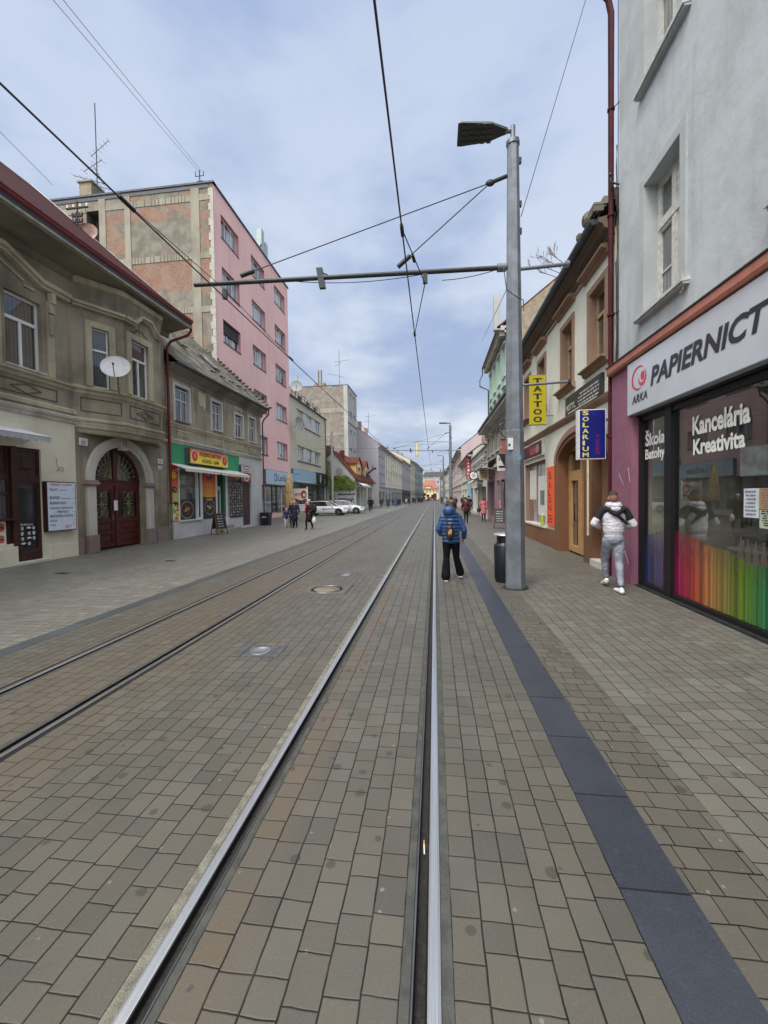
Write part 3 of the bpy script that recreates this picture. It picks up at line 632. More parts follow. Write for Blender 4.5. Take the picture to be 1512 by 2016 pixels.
# ---- oriel
ou = [(12.05, 0), (13.45, .72), (15.42, .72), (16.45, .0)]
ori = MB()
def seg(i, j):
    (a, da), (c, dc) = ou[i], ou[j]; o = F.p(a, da, 0); v = F.p(c, dc, 0)-o; L = v.length; d = Vector((v.y, -v.x, 0)).normalized()
    return Frame(o, v, d), L
f1, L1_ = seg(0, 1); f2, L2_ = seg(1, 2); f3, L3_ = seg(2, 3)
h1 = [(L1_*.36, L1_*.36+.52, 5.66, 7.66)]; h2 = [(.34, 1.24, 5.66, 7.70)]
wall(ori, f1, 0, L1_, 4.35, 9.3, h1, M_brown, .16); wall(ori, f2, 0, L2_, 4.35, 9.3, h2, M_brown, .16); wall(ori, f3, 0, L3_, 4.35, 9.3, [], M_brown)
q = F.p
ori.poly([q(u, d, 4.35) for u, d in ou], M_brown)
ori.poly([q(u, d, 4.352) for u, d in ou], M_brown)
ori.obj('oriel', H1)
b = MB()
def ring(mb, prof, m):
    """moulding run round the three faces of the oriel"""
    C = Vector((14.2, -.3)); rows = []
    for (dd, z) in prof:
        pts = []
        for i, (u, d) in enumerate(ou):
            k = {0: (-.9*dd, 0), 1: (-.28*dd, dd), 2: (.3*dd, dd), 3: (.9*dd, 0)}[i]; pts.append(q(u+k[0], d+k[1], z))
        rows.append(pts)
    vs = [p for r in rows for p in r]; n = 4
    mb.add(vs, [(j*n+i, j*n+i+1, (j+1)*n+i+1, (j+1)*n+i) for j in range(len(rows)-1) for i in range(3)], m)
ring(b, [(0, 5.36), (.05, 5.4), (.06, 5.48), (.16, 5.52), (.17, 5.58), (0, 5.64)], M_trim)
ring(b, [(0, 4.34), (.04, 4.36), (.05, 4.44), (.11, 4.47), (.12, 4.53), (0, 4.58)], M_trim)
ring(b, [(-.08, 4.22), (0, 4.24), (.03, 4.34), (0, 4.36)], M_trim)
ring(b, [(-.3, 4.06), (-.15, 4.08), (-.08, 4.22)], M_trim)
ring(b, [(0, 9.0), (.1, 9.05), (.12, 9.2), (0, 9.3)], M_trim)
for fr, L in ((f1, L1_), (f2, L2_)):
    fillet(b, fr, [(.2, 5.24), (L-.15, 5.24), (L-.15, 4.8), (.2, 4.8), (.2, 5.24)], M_line)
fillet(b, f2, [(.55, 5.02), (.98, 5.19), (1.41, 5.02), (.98, 4.85), (.55, 5.02)], M_line); fillet(b, f2, [(.75, 5.02), (.98, 5.11), (1.21, 5.02), (.98, 4.93), (.75, 5.02)], M_line)
surround(b, f1, h1[0][0], h1[0][1], 5.66, 7.66, .2, .04, M_trim); surround(b, f2, h2[0][0], h2[0][1], 5.66, 7.70, .22, .04, M_trim)
def pedi(mb, f, a, c, zb, zt, m):
    u = c-a; prof = [(a, zb), (a+u*.24, zb), (a+u*.40, zt), (a+u*.66, zt), (a+u*.82, zb), (c, zb)]
    for (s0, z0), (s1, z1) in zip(prof, prof[1:]):
        for (d, lo, hi) in ((.2, 0, .09), (.12, -.08, 0)):
            p = f.p; mb.hexa([p(s0, 0, z0+lo), p(s1, 0, z1+lo), p(s1, d, z1+lo), p(s0, d, z0+lo), p(s0, 0, z0+hi), p(s1, 0, z1+hi), p(s1, d, z1+hi), p(s0, d, z0+hi)], m)
pedi(b, f2, .0, L2_, 8.28, 8.62, M_trim)
for (s0, s1) in ((0, L1_),):
    b.fb(f1, 0, L1_, 0, .2, 8.28, 8.37, M_trim); b.fb(f1, 0, L1_, 0, .12, 8.2, 8.28, M_trim)
fillet(b, f2, [(.35, 7.98), (.55, 7.98), (.55, 8.06), (.62, 8.06), (.62, 8.14), (.98, 8.14), (.98, 8.06), (1.05, 8.06), (1.2, 8.0)], M_line)
b.obj('oriel_moulding', H1)
window(H1, f1, *h1[0], .14, M_wframe, M_pane, 1, .62, .05, .05)
window(H1, f2, *h2[0], .14, M_wframe, M_pane, 2, .66, .055, .04)
# corbel block under the oriel
b = MB(); b.fb(F, 13.3, 13.75, 0, .5, 4.1, 4.3, M_trim); b.obj('corbel', H1); b = MB(); b.fb(F, 15.0, 15.5, 0, .45, 4.12, 4.3, M_trim); b.obj('corbel', H1)
# ---- arch surround
b = MB(); n = 24; ro = 1.62; q = F.p
for i in range(n):
    a0, a1 = math.pi*i/n, math.pi*(i+1)/n
    for (ra, rb_, d) in ((gr+.0, gr+.12, .07), (gr+.12, ro, .11)):
        P = [(gc-ra*math.cos(a0), gs+ra*math.sin(a0)), (gc-ra*math.cos(a1), gs+ra*math.sin(a1)), (gc-rb_*math.cos(a1), gs+rb_*math.sin(a1)), (gc-rb_*math.cos(a0), gs+rb_*math.sin(a0))]
        b.hexa([q(u, 0, z) for u, z in P]+[q(u, d, z) for u, z in P], M_stone)
for s in (-1, 1):
    a, c = sorted((gc+s*gr, gc+s*ro)); b.fbs(F, a, c, 0, .11, .62, 2.30, .012, M_stone); b.fbs(F, a-.03, c+.03, 0, .17, 0, .62, .02, M_pstone)
    b.fb(F, a-.04, c+.04, 0, .15, 2.30, 2.36, M_pstone); b.fb(F, a-.08, c+.08, 0, .20, 2.36, 2.43, M_pstone); b.fb(F, a-.05, c+.05, 0, .16, 2.43, 2.50, M_pstone)
P = [(gc-.13, 3.66), (gc+.13, 3.66), (gc+.19, 4.16), (gc-.19, 4.16)]
b.hexa([q(u, .0, z) for u, z in P]+[q(u, .19, z) for u, z in P], M_stone)
for k in (-.08, 0, .08): b.fb(F, gc+k-.015, gc+k+.015, .19, .2, 3.78, 4.08, M_pstone)
b.obj('arch_surround', H1)
# ---- gate
dr = -.33
b = MB(); pn = MB(); ir = MB()
fan = [q(gc-gr*math.cos(math.pi*i/n), dr, gs+gr*math.sin(math.pi*i/n)) for i in range(n+1)]
b.fb(F, gc-gr, gc+gr, dr-.03, dr+.06, 2.36, 2.52, M_door); b.fb(F, gc-gr, gc+gr, dr, dr+.1, 2.52, 2.57, M_door)
b.fb(F, gc-.09, gc+.09, dr-.02, dr+.08, 2.5, gs+gr, M_door)
for i in range(n):     # curved fan frame
    a0, a1 = math.pi*i/n, math.pi*(i+1)/n; P = [(gc-r*math.cos(a), gs+r*math.sin(a)) for (r, a) in ((gr, a0), (gr, a1), (gr-.12, a1), (gr-.12, a0))]
    b.hexa([q(u, dr, z) for u, z in P]+[q(u, dr+.06, z) for u, z in P], M_door)
for s in (-1, 1):
    for k in range(7):
        a = R(12+k*12.5); c0 = gc+s*.16
        p0 = q(c0, dr+.05, 2.6); p1 = q(gc+s*(.14+1.0*math.cos(a)), dr+.05, 2.6+1.02*math.sin(a))
        if (Vector((p1.y-gc, p1.z-gs))).length > gr-.12: p1 = q(gc+s*(gr-.14)*math.cos(a)*.98, dr+.05, gs+(gr-.14)*math.sin(a)+.02)
        ir.tube([p0, p0.lerp(p1, .5)+Vector((0, .01, 0)), p1], .008, 5, M_gilt)
    for rr in (.35, .62, .88):
        ir.tube([q(gc+s*(.14+rr*math.cos(R(a))), dr+.05, 2.6+rr*math.sin(R(a))) for a in range(4, 90, 9)], .007, 5, M_gilt)
for s in (-1, 1):      # leaves: stiles, rails, panels
    a, c = sorted((gc+s*.03, gc+s*gr))
    for (x0, x1) in ((a, a+.15), (c-.15, c)): b.fb(F, x0, x1, dr, dr+.05, .06, 2.36, M_door)
    for (z0, z1) in ((.06, .22), (.56, .66), (.98, 1.12), (2.2, 2.36)): b.fb(F, a+.15, c-.15, dr, dr+.05, z0, z1, M_door)
    b.fb(F, a+.15, c-.15, dr-.02, dr+.012, .22, .56, M_door); b.fbs(F, a+.21, c-.21, dr, dr+.03, .27, .51, .03, M_door)
    b.fb(F, a+.15, c-.15, dr-.02, dr+.012, .66, .98, M_door); b.fbs(F, a+.21, c-.21, dr, dr+.03, .70, .94, .03, M_door)
    m0, m1 = a+.21, c-.21
    for (x0, x1, z0, z1) in ((m0-.03, m0, 1.15, 2.17), (m1, m1+.03, 1.15, 2.17), (m0, m1, 1.15, 1.18), (m0, m1, 2.14, 2.17)): b.fb(F, x0, x1, dr+.05, dr+.07, z0, z1, M_door)
    cx, cz = (m0+m1)/2, 1.66; t = .008; D = dr+.055
    def ip(*pp): ir.tube([q(cx+x*.93, D, cz+z) for x, z in pp], t, 5, M_gilt)
    ip((0, -.46), (0, .46)); ip((-.3, 0), (.3, 0))
    for sx in (-1, 1):
        for sz in (-1, 1):
            ip((0, sz*.1), (sx*.12, 0)); ip((0, sz*.4), (sx*.1, sz*.28), (sx*.2, sz*.28), (sx*.2, sz*.42), (sx*.31, sz*.42), (sx*.31, sz*.2), (sx*.16, sz*.2), (sx*.1, sz*.12), (sx*.3, sz*.12))
            ip((0, sz*.34), (sx*.14, sz*.46), (sx*.3, sz*.46)); ip((sx*.05, sz*.05), (sx*.12, sz*.2), (0, sz*.3))
b.fb(F, gc-.035, gc+.035, dr+.05, dr+.085, .06, 2.36, M_door)
G = b.obj('gate', H1)
pn.poly([q(gc-gr, dr+.005, .2), q(gc+gr, dr+.005, .2)]+[q(gc-gr*math.cos(math.pi*i/n), dr+.005, gs+gr*math.sin(math.pi*i/n)) for i in range(n, -1, -1)], glassy('gate_glass', (.015, .014, .013), rough=.15)); pn.obj('pane', G)
ir.obj('grille', G)
b = MB(); b.cyl(q(gc-.12, dr+.05, 1.18), q(gc-.12, dr+.09, 1.18), .012, m=M_steel); b.tube([q(gc-.12, dr+.09, 1.18), q(gc-.2, dr+.09, 1.17)], .01, 6, M_steel); b.fb(F, gc-.14, gc-.10, dr+.05, dr+.058, 1.05, 1.24, M_steel); b.obj('handle', G)
b = MB(); b.fb(F, 13.88, 14.06, dr+.09, dr+.094, 1.42, 1.80, M_white_p); b.obj('paper_notice', label='white paper notice taped on the brown arched gate', cat='notice')
# ---- eaves, gutter, roof
b = MB(); q = F.p; e0, e1 = -8, 16.95
def strip(mb, F, u0, u1, pts, m):
    n = len(pts); vs = [F.p(u0, *p) for p in pts]+[F.p(u1, *p) for p in pts]; mb.add(vs, [(i, i+1, n+i+1, n+i) for i in range(n-1)], m)
cornice(b, F, e0, e1, [(0, 8.95), (.06, 9.0), (.1, 9.18), (1.06, 9.36), (1.08, 9.52), (0, 9.60)], M_soffit)
b.fb(F, e0, e1, .96, 1.12, 9.33, 9.40, plain('eave_board', S(150, 146, 132), .8, 0, .3, 4))
b.obj('eaves', H1)
b = MB()
g = [(1.04+.13*math.cos(R(a)), 9.66+.15*math.sin(R(a))) for a in range(180, 361, 30)]
strip(b, F, e0, e1+.1, g, M_gutter_r); b.poly([F.p(e1+.1, *p) for p in g], M_gutter_r)
b.fb(F, e0, e1+.1, 1.0, 1.19, 9.66, 9.69, M_gutter_r); b.fb(F, e0, e1+.05, 1.08, 1.10, 9.40, 9.66, M_blackp)
for u in range(-6, 17): b.fb(F, u, u+.02, 1.0, 1.2, 9.69, 9.705, M_side)
b.tube([q(17.0, 1.05, 9.56), q(17.05, 1.05, 9.25), q(17.0, .9, 9.05), q(16.78, .25, 8.75), q(16.72, .12, 8.5)], .06, 8, M_gutter_r)
b.tube([q(16.72, .12, 8.52), q(16.70, .12, 1.6)], .06, 10, M_gutter_r)
b.tube([q(16.70, .12, 1.65), q(16.70, .12, .02)], .055, 10, plain('old_iron_pipe', S(120, 112, 102), .7, .3, .4, 4))
for z in (7.5, 5.5, 3.5, 1.6): b.cyl(q(16.7, .12, z), q(16.7, .12, z+.05), .07, m=M_gutter_r)
b.obj('gutter_and_downpipe', H1)
b = MB(); rz = lambda d: 9.62+(1.12-d)*.87
ridge = -6.5
b.hexa([q(e0, 1.12, 9.60), q(e1, 1.12, 9.60), q(e1, ridge, rz(ridge)), q(e0, ridge, rz(ridge)), q(e0, 1.12, 9.66), q(e1, 1.12, 9.66), q(e1, ridge, rz(ridge)+.06), q(e0, ridge, rz(ridge)+.06)], M_redtile)
b.quad(q(e0, ridge, rz(ridge)), q(e1, ridge, rz(ridge)), q(e1, -14.2, 9.6), q(e0, -14.2, 9.6), M_redtile)
b.poly([q(16.66, 0, 9.3), q(16.66, 1.0, 9.6), q(16.66, ridge, rz(ridge)-.02), q(16.66, -13, 9.3)], M_brown)
ro_ = b.obj('roof', H1)
b = MB(); b.hexa([q(e1-.04, 1.10, 9.60), q(e1+.06, 1.10, 9.60), q(e1+.06, ridge, rz(ridge)+.03), q(e1-.04, ridge, rz(ridge)+.03), q(e1-.04, 1.10, 9.67), q(e1+.06, 1.10, 9.67), q(e1+.06, ridge, rz(ridge)+.10), q(e1-.04, ridge, rz(ridge)+.10)], M_white_p); b.obj('verge_trim', ro_)
b = MB(); b.box(-18.3, -17.5, 13.4, 14.2, 15.0, 18.0, M_gable3); b.box(-18.4, -17.4, 13.3, 14.3, 18.0, 18.15, M_conc); b.obj('chimney', ro_)
# ---- house numbers, wires, dish, board, awning, shop door
b = MB(); b.fb(F, 12.2, 12.52, 0, .02, 3.66, 3.9, M_white_p); b.fb(F, 12.225, 12.495, .02, .023, 3.685, 3.875, plain('plate_inner', S(205, 195, 195), .5)); scribble(b, q(12.26, .023, 3.70), VY, VU, .2, .14, plain('plate_red', S(140, 60, 60), .5), 2, .002); b.obj('house_number_plate', label='white house number plate left of the arched gate', cat='house number')
b = MB(); b.fb(F, 16.06, 16.36, 0, .02, 3.35, 3.55, M_white_p); text(b, '2481', q(16.1, .02, 3.4), VY, VU, .2, .09, M_side, lift=.003); b.obj('house_number_plate', label='upper small white plate right of the arched gate', cat='house number')
b = MB(); b.fb(F, 16.06, 16.3, 0, .02, 3.08, 3.26, M_white_p); scribble(b, q(16.09, .02, 3.1), VY, VU, .18, .12, M_side, 3, .003); b.obj('notice_plate', label='lower small white plate right of the arched gate', cat='notice')
b = MB(); b.tube([q(11.35, .01, 3.15), q(11.36, .02, 2.95), q(11.40, .03, 2.84), q(11.46, .03, 2.74), q(11.55, .03, 2.74), q(11.58, .02, 2.80), q(11.54, .02, 2.87), q(11.46, .02, 2.86), q(11.39, .02, 2.78), q(11.33, .02, 2.70)], .006, 5, M_zinc); b.obj('loose_cable', label='short loose cable curled on the cream wall above the menu board', cat='cable')
def dish(par_name, c, aim, r, lab, m, arm=True, foot=None):
    o = empty(par_name, c, lab, 'satellite dish', 'satellite dishes'); a = Vector(aim).normalized(); c = Vector(c)
    b = MB(); b.lathe(c, [(.001, 0), (r*.4, r*.03), (r*.75, r*.12), (r, r*.24), (r*1.01, r*.25), (r*.99, r*.23), (r*.74, r*.10), (r*.4, r*.015), (.001, -.012)], 28, m, a); b.obj('reflector', o)
    b = MB(); dn = (-VU - a*(-VU).dot(a)).normalized(); tip = c+a*r*.95+dn*r*.35
    b.tube([c+dn*r*.95+a*r*.2, tip], r*.022+.004, 6, M_dsteel); b.cyl(tip, tip-(tip-c).normalized()*r*.16, r*.06+.008, m=M_dsteel); b.obj('feed_arm', o)
    if foot: b = MB(); f_ = Vector(foot); b.tube([c-a*.02, c-a*.15, Vector((c.x-a.x*.15, c.y-a.y*.15, f_.z)).lerp(f_, .5), f_], .022, 6, M_steel); b.obj('bracket', o)
    return o
dish('satellite_dish', (-10.55, 12.55, 6.22), (.42, -.80, .42), .44, 'white satellite dish on the oriel of the brown stuccoed house', plain('dish_white', S(208, 210, 212), .45, 0, .08), foot=(-11.1, 13.35, 5.55))
# ---- left shop front (brown timber) ---------------------------------------
S1 = empty('snack_shopfront', q(9.3, -.2, 0), 'dark brown timber shopfront with serving hatch and glazed door in the cream wall', 'shopfront')
b = MB(); D0, D1 = -.13, -.06
b.fb(F, 9.98, 10.14, -.02, .014, .55, 3.36, M_doord); b.fb(F, 10.10, 10.16, D0, D1, .08, 3.35, M_doord); b.fb(F, 10.80, 10.86, D0, D1, .08, 3.35, M_doord); b.fb(F, 10.16, 10.80, D0, D1, 2.42, 2.58, M_doord); b.fb(F, 10.16, 10.80, D0, D1, 3.25, 3.35, M_doord)
b.fb(F, 10.16, 10.80, D0, D1-.03, 2.58, 3.25, M_doord); b.fbs(F, 10.32, 10.62, D1-.03, D1+.01, 2.72, 3.1, .04, M_doord)
b.obj('door_frame', S1); b = MB()
b.fb(F, 8.05, 8.15, D0, D1, .62, 3.35, M_doord); b.fb(F, 9.90, 10.01, D0, D1, .62, 3.35, M_doord); b.fb(F, 8.15, 9.9, D0, D1, 2.42, 2.58, M_doord); b.fb(F, 8.15, 9.9, D0, D1-.03, 2.58, 3.35, M_doord)
b.fb(F, 8.15, 9.9, D0, D1, 1.98, 2.06, M_doord); b.fb(F, 8.15, 9.9, D0, D1, .62, 1.30, M_doord); b.fbs(F, 9.5, 9.8, D1-.03, D1+.02, 2.7, 3.15, .04, M_doord)
b.obj('window_frame', S1)
b = MB(); b.fb(F, 8.05, 10.1, D0, .14, 1.28, 1.34, M_doord); b.obj('counter', S1)
b = MB(); b.quad(q(8.15, D0+.03, 1.3), q(9.9, D0+.03, 1.3), q(9.9, D0+.03, 2.42), q(8.15, D0+.03, 2.42), M_pane); b.obj('hatch_pane', S1)
d = MB(); d.fb(F, 10.16, 10.23, D0+.02, D1+.01, .08, 2.42, M_doord); d.fb(F, 10.73, 10.80, D0+.02, D1+.01, .08, 2.42, M_doord); d.fb(F, 10.23, 10.73, D0+.02, D1+.01, .08, .42, M_doord); d.fb(F, 10.23, 10.73, D0+.02, D1+.01, 2.3, 2.42, M_doord)
d.fbs(F, 10.28, 10.68, D1+.01, D1+.03, .15, .36, .02, M_doord)
do = d.obj('door', S1)
b = MB(); b.quad(q(10.23, D0+.04, .42), q(10.73, D0+.04, .42), q(10.73, D0+.04, 2.3), q(10.23, D0+.04, 2.3), glassy('shop_door_glass', (.03, .04, .042), rough=.08)); b.obj('pane', do)
b = MB(); q_ = lambda u, z: q(u, D0+.046, z); b.quad(q_(10.23, .44), q_(10.73, .44), q_(10.73, 1.18), q_(10.23, 1.18), plain('decal_navy', S(30, 34, 46), .4)); W_ = M_white_p; rr = random.Random(4)
text(b, 'Bufetovo', q_(10.26, 1.10), VY, VU, .36, .07, W_, .01, lift=.003)
for k in range(11):
    cx, cz = 10.31+.17*(k % 3)+rr.uniform(-.02, .02), 1.02-.15*(k//3); t = rr.choice((0, 1, 2))
    if t == 0: disc(b, q_(cx, cz), VY, VU, .04, .05, W_, 16, .003); disc(b, q_(cx, cz), VY, VU, .015, .015, M_side, 10, .005)
    elif t == 1: disc(b, q_(cx, cz+.015), VY, VU, .07, .03, W_, 16, .003); b.quad(q_(cx-.07, cz-.04), q_(cx+.07, cz-.04), q_(cx+.07, cz-.015), q_(cx-.07, cz-.015), W_)
    else: a = q_(cx, cz)+VX*.003; b.poly([a+VY*-.03+VU*-.05, a+VY*.03+VU*-.05, a+VY*.045+VU*.03, a+VY*-.045+VU*.03], W_); b.quad(a+VU*.035-VY*.05, a+VU*.035+VY*.05, a+VU*.05+VY*.04, a+VU*.05-VY*.04, W_)
b.obj('food_decal', do)
b = MB(); b.fb(F, 9.2, 9.82, .0+D1, D1+.015, .58, 1.26, M_white_p)
for (cz, k) in ((1.08, 1), (.76, .9)):
    for (dz, rx, rz_, m) in ((.06, .12, .07, plain('bun', S(176, 112, 60), .7)), (.0, .125, .03, plain('patty', S(70, 40, 28), .8)), (-.02, .13, .02, plain('tomato_red', S(190, 50, 36), .6)), (-.06, .115, .04, plain('bun', S(176, 112, 60), .7))):
        disc(b, q(9.66, D1+.017+dz*.01, cz+dz), VY, VU, rx*k, rz_*k, m, 20, .004-dz*.02)
b.obj('burger_poster', label='white burger poster under the serving hatch at the left edge', cat='poster')
A = empty('shop_awning', q(9.0, 0, 3.7), 'white awning with scalloped valance over the brown snack shop', 'awning')
def awning(par, F, u0, u1, zt, zb, dd, m, val=.16, n=None, mv=None):
    b = MB(); p = F.p
    b.hexa([p(u0, 0, zt-.02), p(u1, 0, zt-.02), p(u1, dd, zb), p(u0, dd, zb), p(u0, 0, zt), p(u1, 0, zt), p(u1, dd, zb+.02), p(u0, dd, zb+.02)], m); b.obj('canopy', par)
    b = MB(); n = n or max(4, int((u1-u0)/.17)); s = (u1-u0)/n
    for i in range(n):
        a = u0+i*s; P = [(a, zb), (a+s, zb)]+[(a+s*(1-k/6), zb-val*(.72+.28*math.sin(math.pi*k/6))) for k in range(7)]
        b.prism([p(x, dd, z) for x, z in P], F.d*.006, mv or m)
    b.obj('valance', par)
    b = MB(); b.tube([p(u0, dd, zb+.01), p(u1, dd, zb+.01)], .018, 6, M_white_p)
    for u in (u0+.1, u1-.1): b.tube([p(u, 0, zb-.12), p(u, dd*.6, zb+.02), p(u, dd, zb)], .013, 5, M_white_p)
    b.obj('frame', par)
awning(A, F, 5.6, 10.45, 3.86, 3.62, .8, plain('awning_white', S(214, 216, 220), .85, 0, .08), mv=plain('awning_grey', S(168, 172, 178), .9))
Bd = empty('menu_board', q(11.4, 0, .9), 'white lightbox menu board with red heading beside the arched gate', 'menu board')
b = MB(); b.fb(F, 10.86, 11.86, 0, .15, .87, 2.40, M_doord); b.obj('case', Bd)
b = MB(); b.fb(F, 10.885, 11.835, .15, .156, .90, 2.37, plain('backlit_white', S(212, 222, 236), .4, 0, .03)); b.obj('panel', Bd)
b = MB(); MR = plain('print_red', S(214, 50, 84), .5); MK = plain('print_dark', S(52, 60, 74), .5); o_ = lambda u, z: q(u, .156, z)
text(b, 'PONUKY OD RUKY', o_(11.0, 2.27), VY, VU, .72, .075, MR, .012)
for (s, u, z, w_, h_) in (('SALÁT', 10.95, 2.12, .26, .085), ('BURGER', 10.95, 1.86, .34, .085), ('BURGER BOX', 10.95, 1.70, .55, .08), ('CIGÁNSKE ČI MORAVSKÉ', 10.95, 1.555, .78, .08), ('PARENICE', 11.18, 1.43, .38, .075), ('MOZZARELLA STICKS', 10.95, 1.30, .76, .08), ('KÁVA', 10.95, 1.165, .22, .085), ('ČAJ', 10.95, 1.03, .16, .085)):
    text(b, s, o_(u, z), VY, VU, w_, h_, MK, .01)
text(b, 'BEZ €', o_(11.45, .96), VY, VU, .2, .08, MR, .01)
for z in (2.13, 1.87, 1.71, 1.43, 1.31, 1.17, 1.04): text(b, '3,50', o_(11.72, z), VY, VU, .09, .05, plain('print_grey', S(130, 140, 160), .5))
scribble(b, o_(11.28, 2.13), VY, VU, .3, .05, plain('print_grey', S(130, 140, 160), .5), 1); scribble(b, o_(11.34, 1.87), VY, VU, .36, .05, plain('print_grey', S(130, 140, 160), .5), 1)
b.obj('lettering', Bd)

# ================================================================ LEFT: low bistro house
H2 = empty('bistro_house', (XL, 21, 0), 'low old house with peeling brown upper floor and green bistro shopfront', 'house')
u0, u1 = 16.72, 26.55
w = MB()
BW = [(17.35, 18.45, 5.42, 7.05), (20.45, 21.45, 5.50, 7.05), (22.98, 23.95, 5.46, 6.85), (24.80, 25.75, 5.42, 7.0)]
wall(w, F, u0, u1, 4.44, 7.75, BW, M_brown2, .16, M_white)
gh = [(17.45, 19.12, .84, 3.40, .12), (19.28, 20.55, .80, 3.40, .04), (20.72, 21.62, .30, 3.40, .25), (23.72, 24.92, .12, 3.25, .18)]
wall(w, F, u0, u1, .84 if 0 else 0, 3.44, gh, M_wbase, .12)
w.fb(F, u0, 23.6, .0, .03, 0, .80, M_wbase)
wall(w, F, u0, 23.36, 3.44, 4.44, [], M_greenpl); wall(w, F, 23.36, u1, 3.44, 4.44, [], M_white)
block(w, F, u0, u1, 11.5, 0, 7.75, M_brown2, top=False)
w.poly([F.p(u1, 0, 7.75), F.p(u1, .45, 7.9), F.p(u1, -5.8, 13.85), F.p(u1, -11.5, 7.75)], M_gable3)
w.obj('wall', H2)
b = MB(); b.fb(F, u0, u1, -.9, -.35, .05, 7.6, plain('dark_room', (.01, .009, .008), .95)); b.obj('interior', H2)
b = MB()
cornice(b, F, u0, u1, [(0, 5.10), (.04, 5.12), (.05, 5.2), (.1, 5.23), (.1, 5.28), (0, 5.32)], M_trim)
cornice(b, F, u0, u1, [(0, 4.34), (.05, 4.38), (.07, 4.46), (.12, 4.50), (.12, 4.54), (0, 4.58)], M_whitemould)
for c in (17.9, 20.95, 23.45, 25.27):
    b.fb(F, c-.78, c-.72, 0, .035, 5.32, 7.5, M_trim); b.fb(F, c+.72, c+.78, 0, .035, 5.32, 7.5, M_trim); b.fb(F, c-.78, c+.78, 0, .035, 7.5, 7.56, M_trim)
    b.fb(F, c-.55, c+.55, 0, .04, 4.95, 5.02, M_trim)
    for k in range(5): b.fb(F, c-.45+.2*k, c-.36+.2*k, 0, .05, 4.72, 4.95, M_trim)
b.obj('stucco_ornament', H2)
for i, (a, c, z0, z1) in enumerate(BW):
    window(H2, F, a+.1, c-.1, z0+.04, z1-.1, .14, M_oframe, M_pane, 2, .62, .055, .05, .06, M_pstone if i == 0 else M_oframe, .1, low=1)
    b = MB(); surround(b, F, a, c, z0, z1, .12, .02, M_white); b.obj('window_surround', H2)
b = MB()
b.prism([F.p(19.2+x, .006, 6.7+z) for x, z in ((0, .45), (.1, .5), (.5, .48), (.66, .42), (.66, -.1), (.55, -.3), (.45, -.32), (.42, -.15), (.1, -.2), (.02, .1))], F.d*.012, plaster('bare_patch', S(196, 192, 158), dirt=S(150, 146, 120), amt=.3))
b.prism([F.p(22.9+x, .006, 7.05+z) for x, z in ((0, .3), (.2, .42), (.7, .4), (1.0, .3), (1.1, .1), (.9, -.05), (.7, .1), (.3, .05), (.1, .12))], F.d*.012, plaster('bare_patch2', S(186, 184, 165), dirt=S(140, 136, 112), amt=.5))
b.obj('plaster_patch', H2)
# eaves + roof with hollow, uneven tiles
b = MB(); cornice(b, F, u0, u1+.2, [(0, 7.30), (.05, 7.36), (.08, 7.5), (.42, 7.72), (.46, 7.84), (0, 7.9)], M_soffit); b.obj('eaves', H2)
b = MB(); g = [(.52+.08*math.cos(R(a)), 7.88+.09*math.sin(R(a))) for a in range(180, 361, 30)]
strip(b, F, u0, u1+.25, g, M_dzinc); b.poly([F.p(u1+.25, *p) for p in g], M_dzinc)
b.tube([F.p(26.75, .52, 7.8), F.p(26.75, .5, 7.5), F.p(26.7, .2, 7.2), F.p(26.6, .12, 6.9)], .05, 8, M_dzinc); b.tube([F.p(26.6, .12, 6.95), F.p(26.58, .12, .02)], .05, 8, M_dzinc); b.obj('gutter_and_downpipe', H2)
nu, nv = 26, 12; rr = random.Random(3); vs = []; L = 6.3
for j in range(nv+1):
    for i in range(nu+1):
        u = u0-.02+(u1+.3-u0)*i/nu; d = .56-L*j/nv; z = 7.90+(.56-d)*.936+(rr.uniform(-.035, .035) if 0 < j else 0)-.10*math.sin(math.pi*i/nu)*(j/nv)
        vs.append(F.p(u, d, z))
b = MB(); b.add(vs, [(j*(nu+1)+i, j*(nu+1)+i+1, (j+1)*(nu+1)+i+1, (j+1)*(nu+1)+i) for j in range(nv) for i in range(nu)], M_slate)
b.quad(F.p(u0, .56-L, 13.75), F.p(u1+.3, .56-L, 13.75), F.p(u1+.3, -12, 7.8), F.p(u0, -12, 7.8), M_slate)
for k in range(28):
    u = u1+.2; t = k/27; d = .56-L*t; z = 7.94+L*t*.936; b.box(F.p(0, d, 0).x-.14, F.p(0, d, 0).x+.14, u-.12, u+.12, z, z+.1, M_slate)
ro_ = b.obj('roof', H2)
def on(u, t): return F.p(u, .56-t, 7.95+t*.936)
for (uu, tt, w_, h_) in ((20.6, 2.3, .5, .55), (22.6, 1.6, .7, 1.1)):
    b = MB(); P = [on(uu, tt), on(uu+w_, tt), on(uu+w_, tt+h_), on(uu, tt+h_)]; n_ = Vector((.68, 0, .73))
    b.hexa(P+[p+n_*.09 for p in P], M_zinc); P2 = [on(uu+.06, tt+.06), on(uu+w_-.06, tt+.06), on(uu+w_-.06, tt+h_-.06), on(uu+.06, tt+h_-.06)]; b.quad(*[p+n_*.095 for p in P2], M_pane2); b.obj('skylight', ro_)
b = MB()
for k in range(9): P = on(21.2+k*.5, 1.0+.1*(k % 2)); b.box(P.x-.1, P.x+.02, P.y, P.y+.35, P.z+.02, P.z+.05, plain('bright_tile_patch', S(168, 168, 158), .8))
b.obj('replaced_tile', ro_)
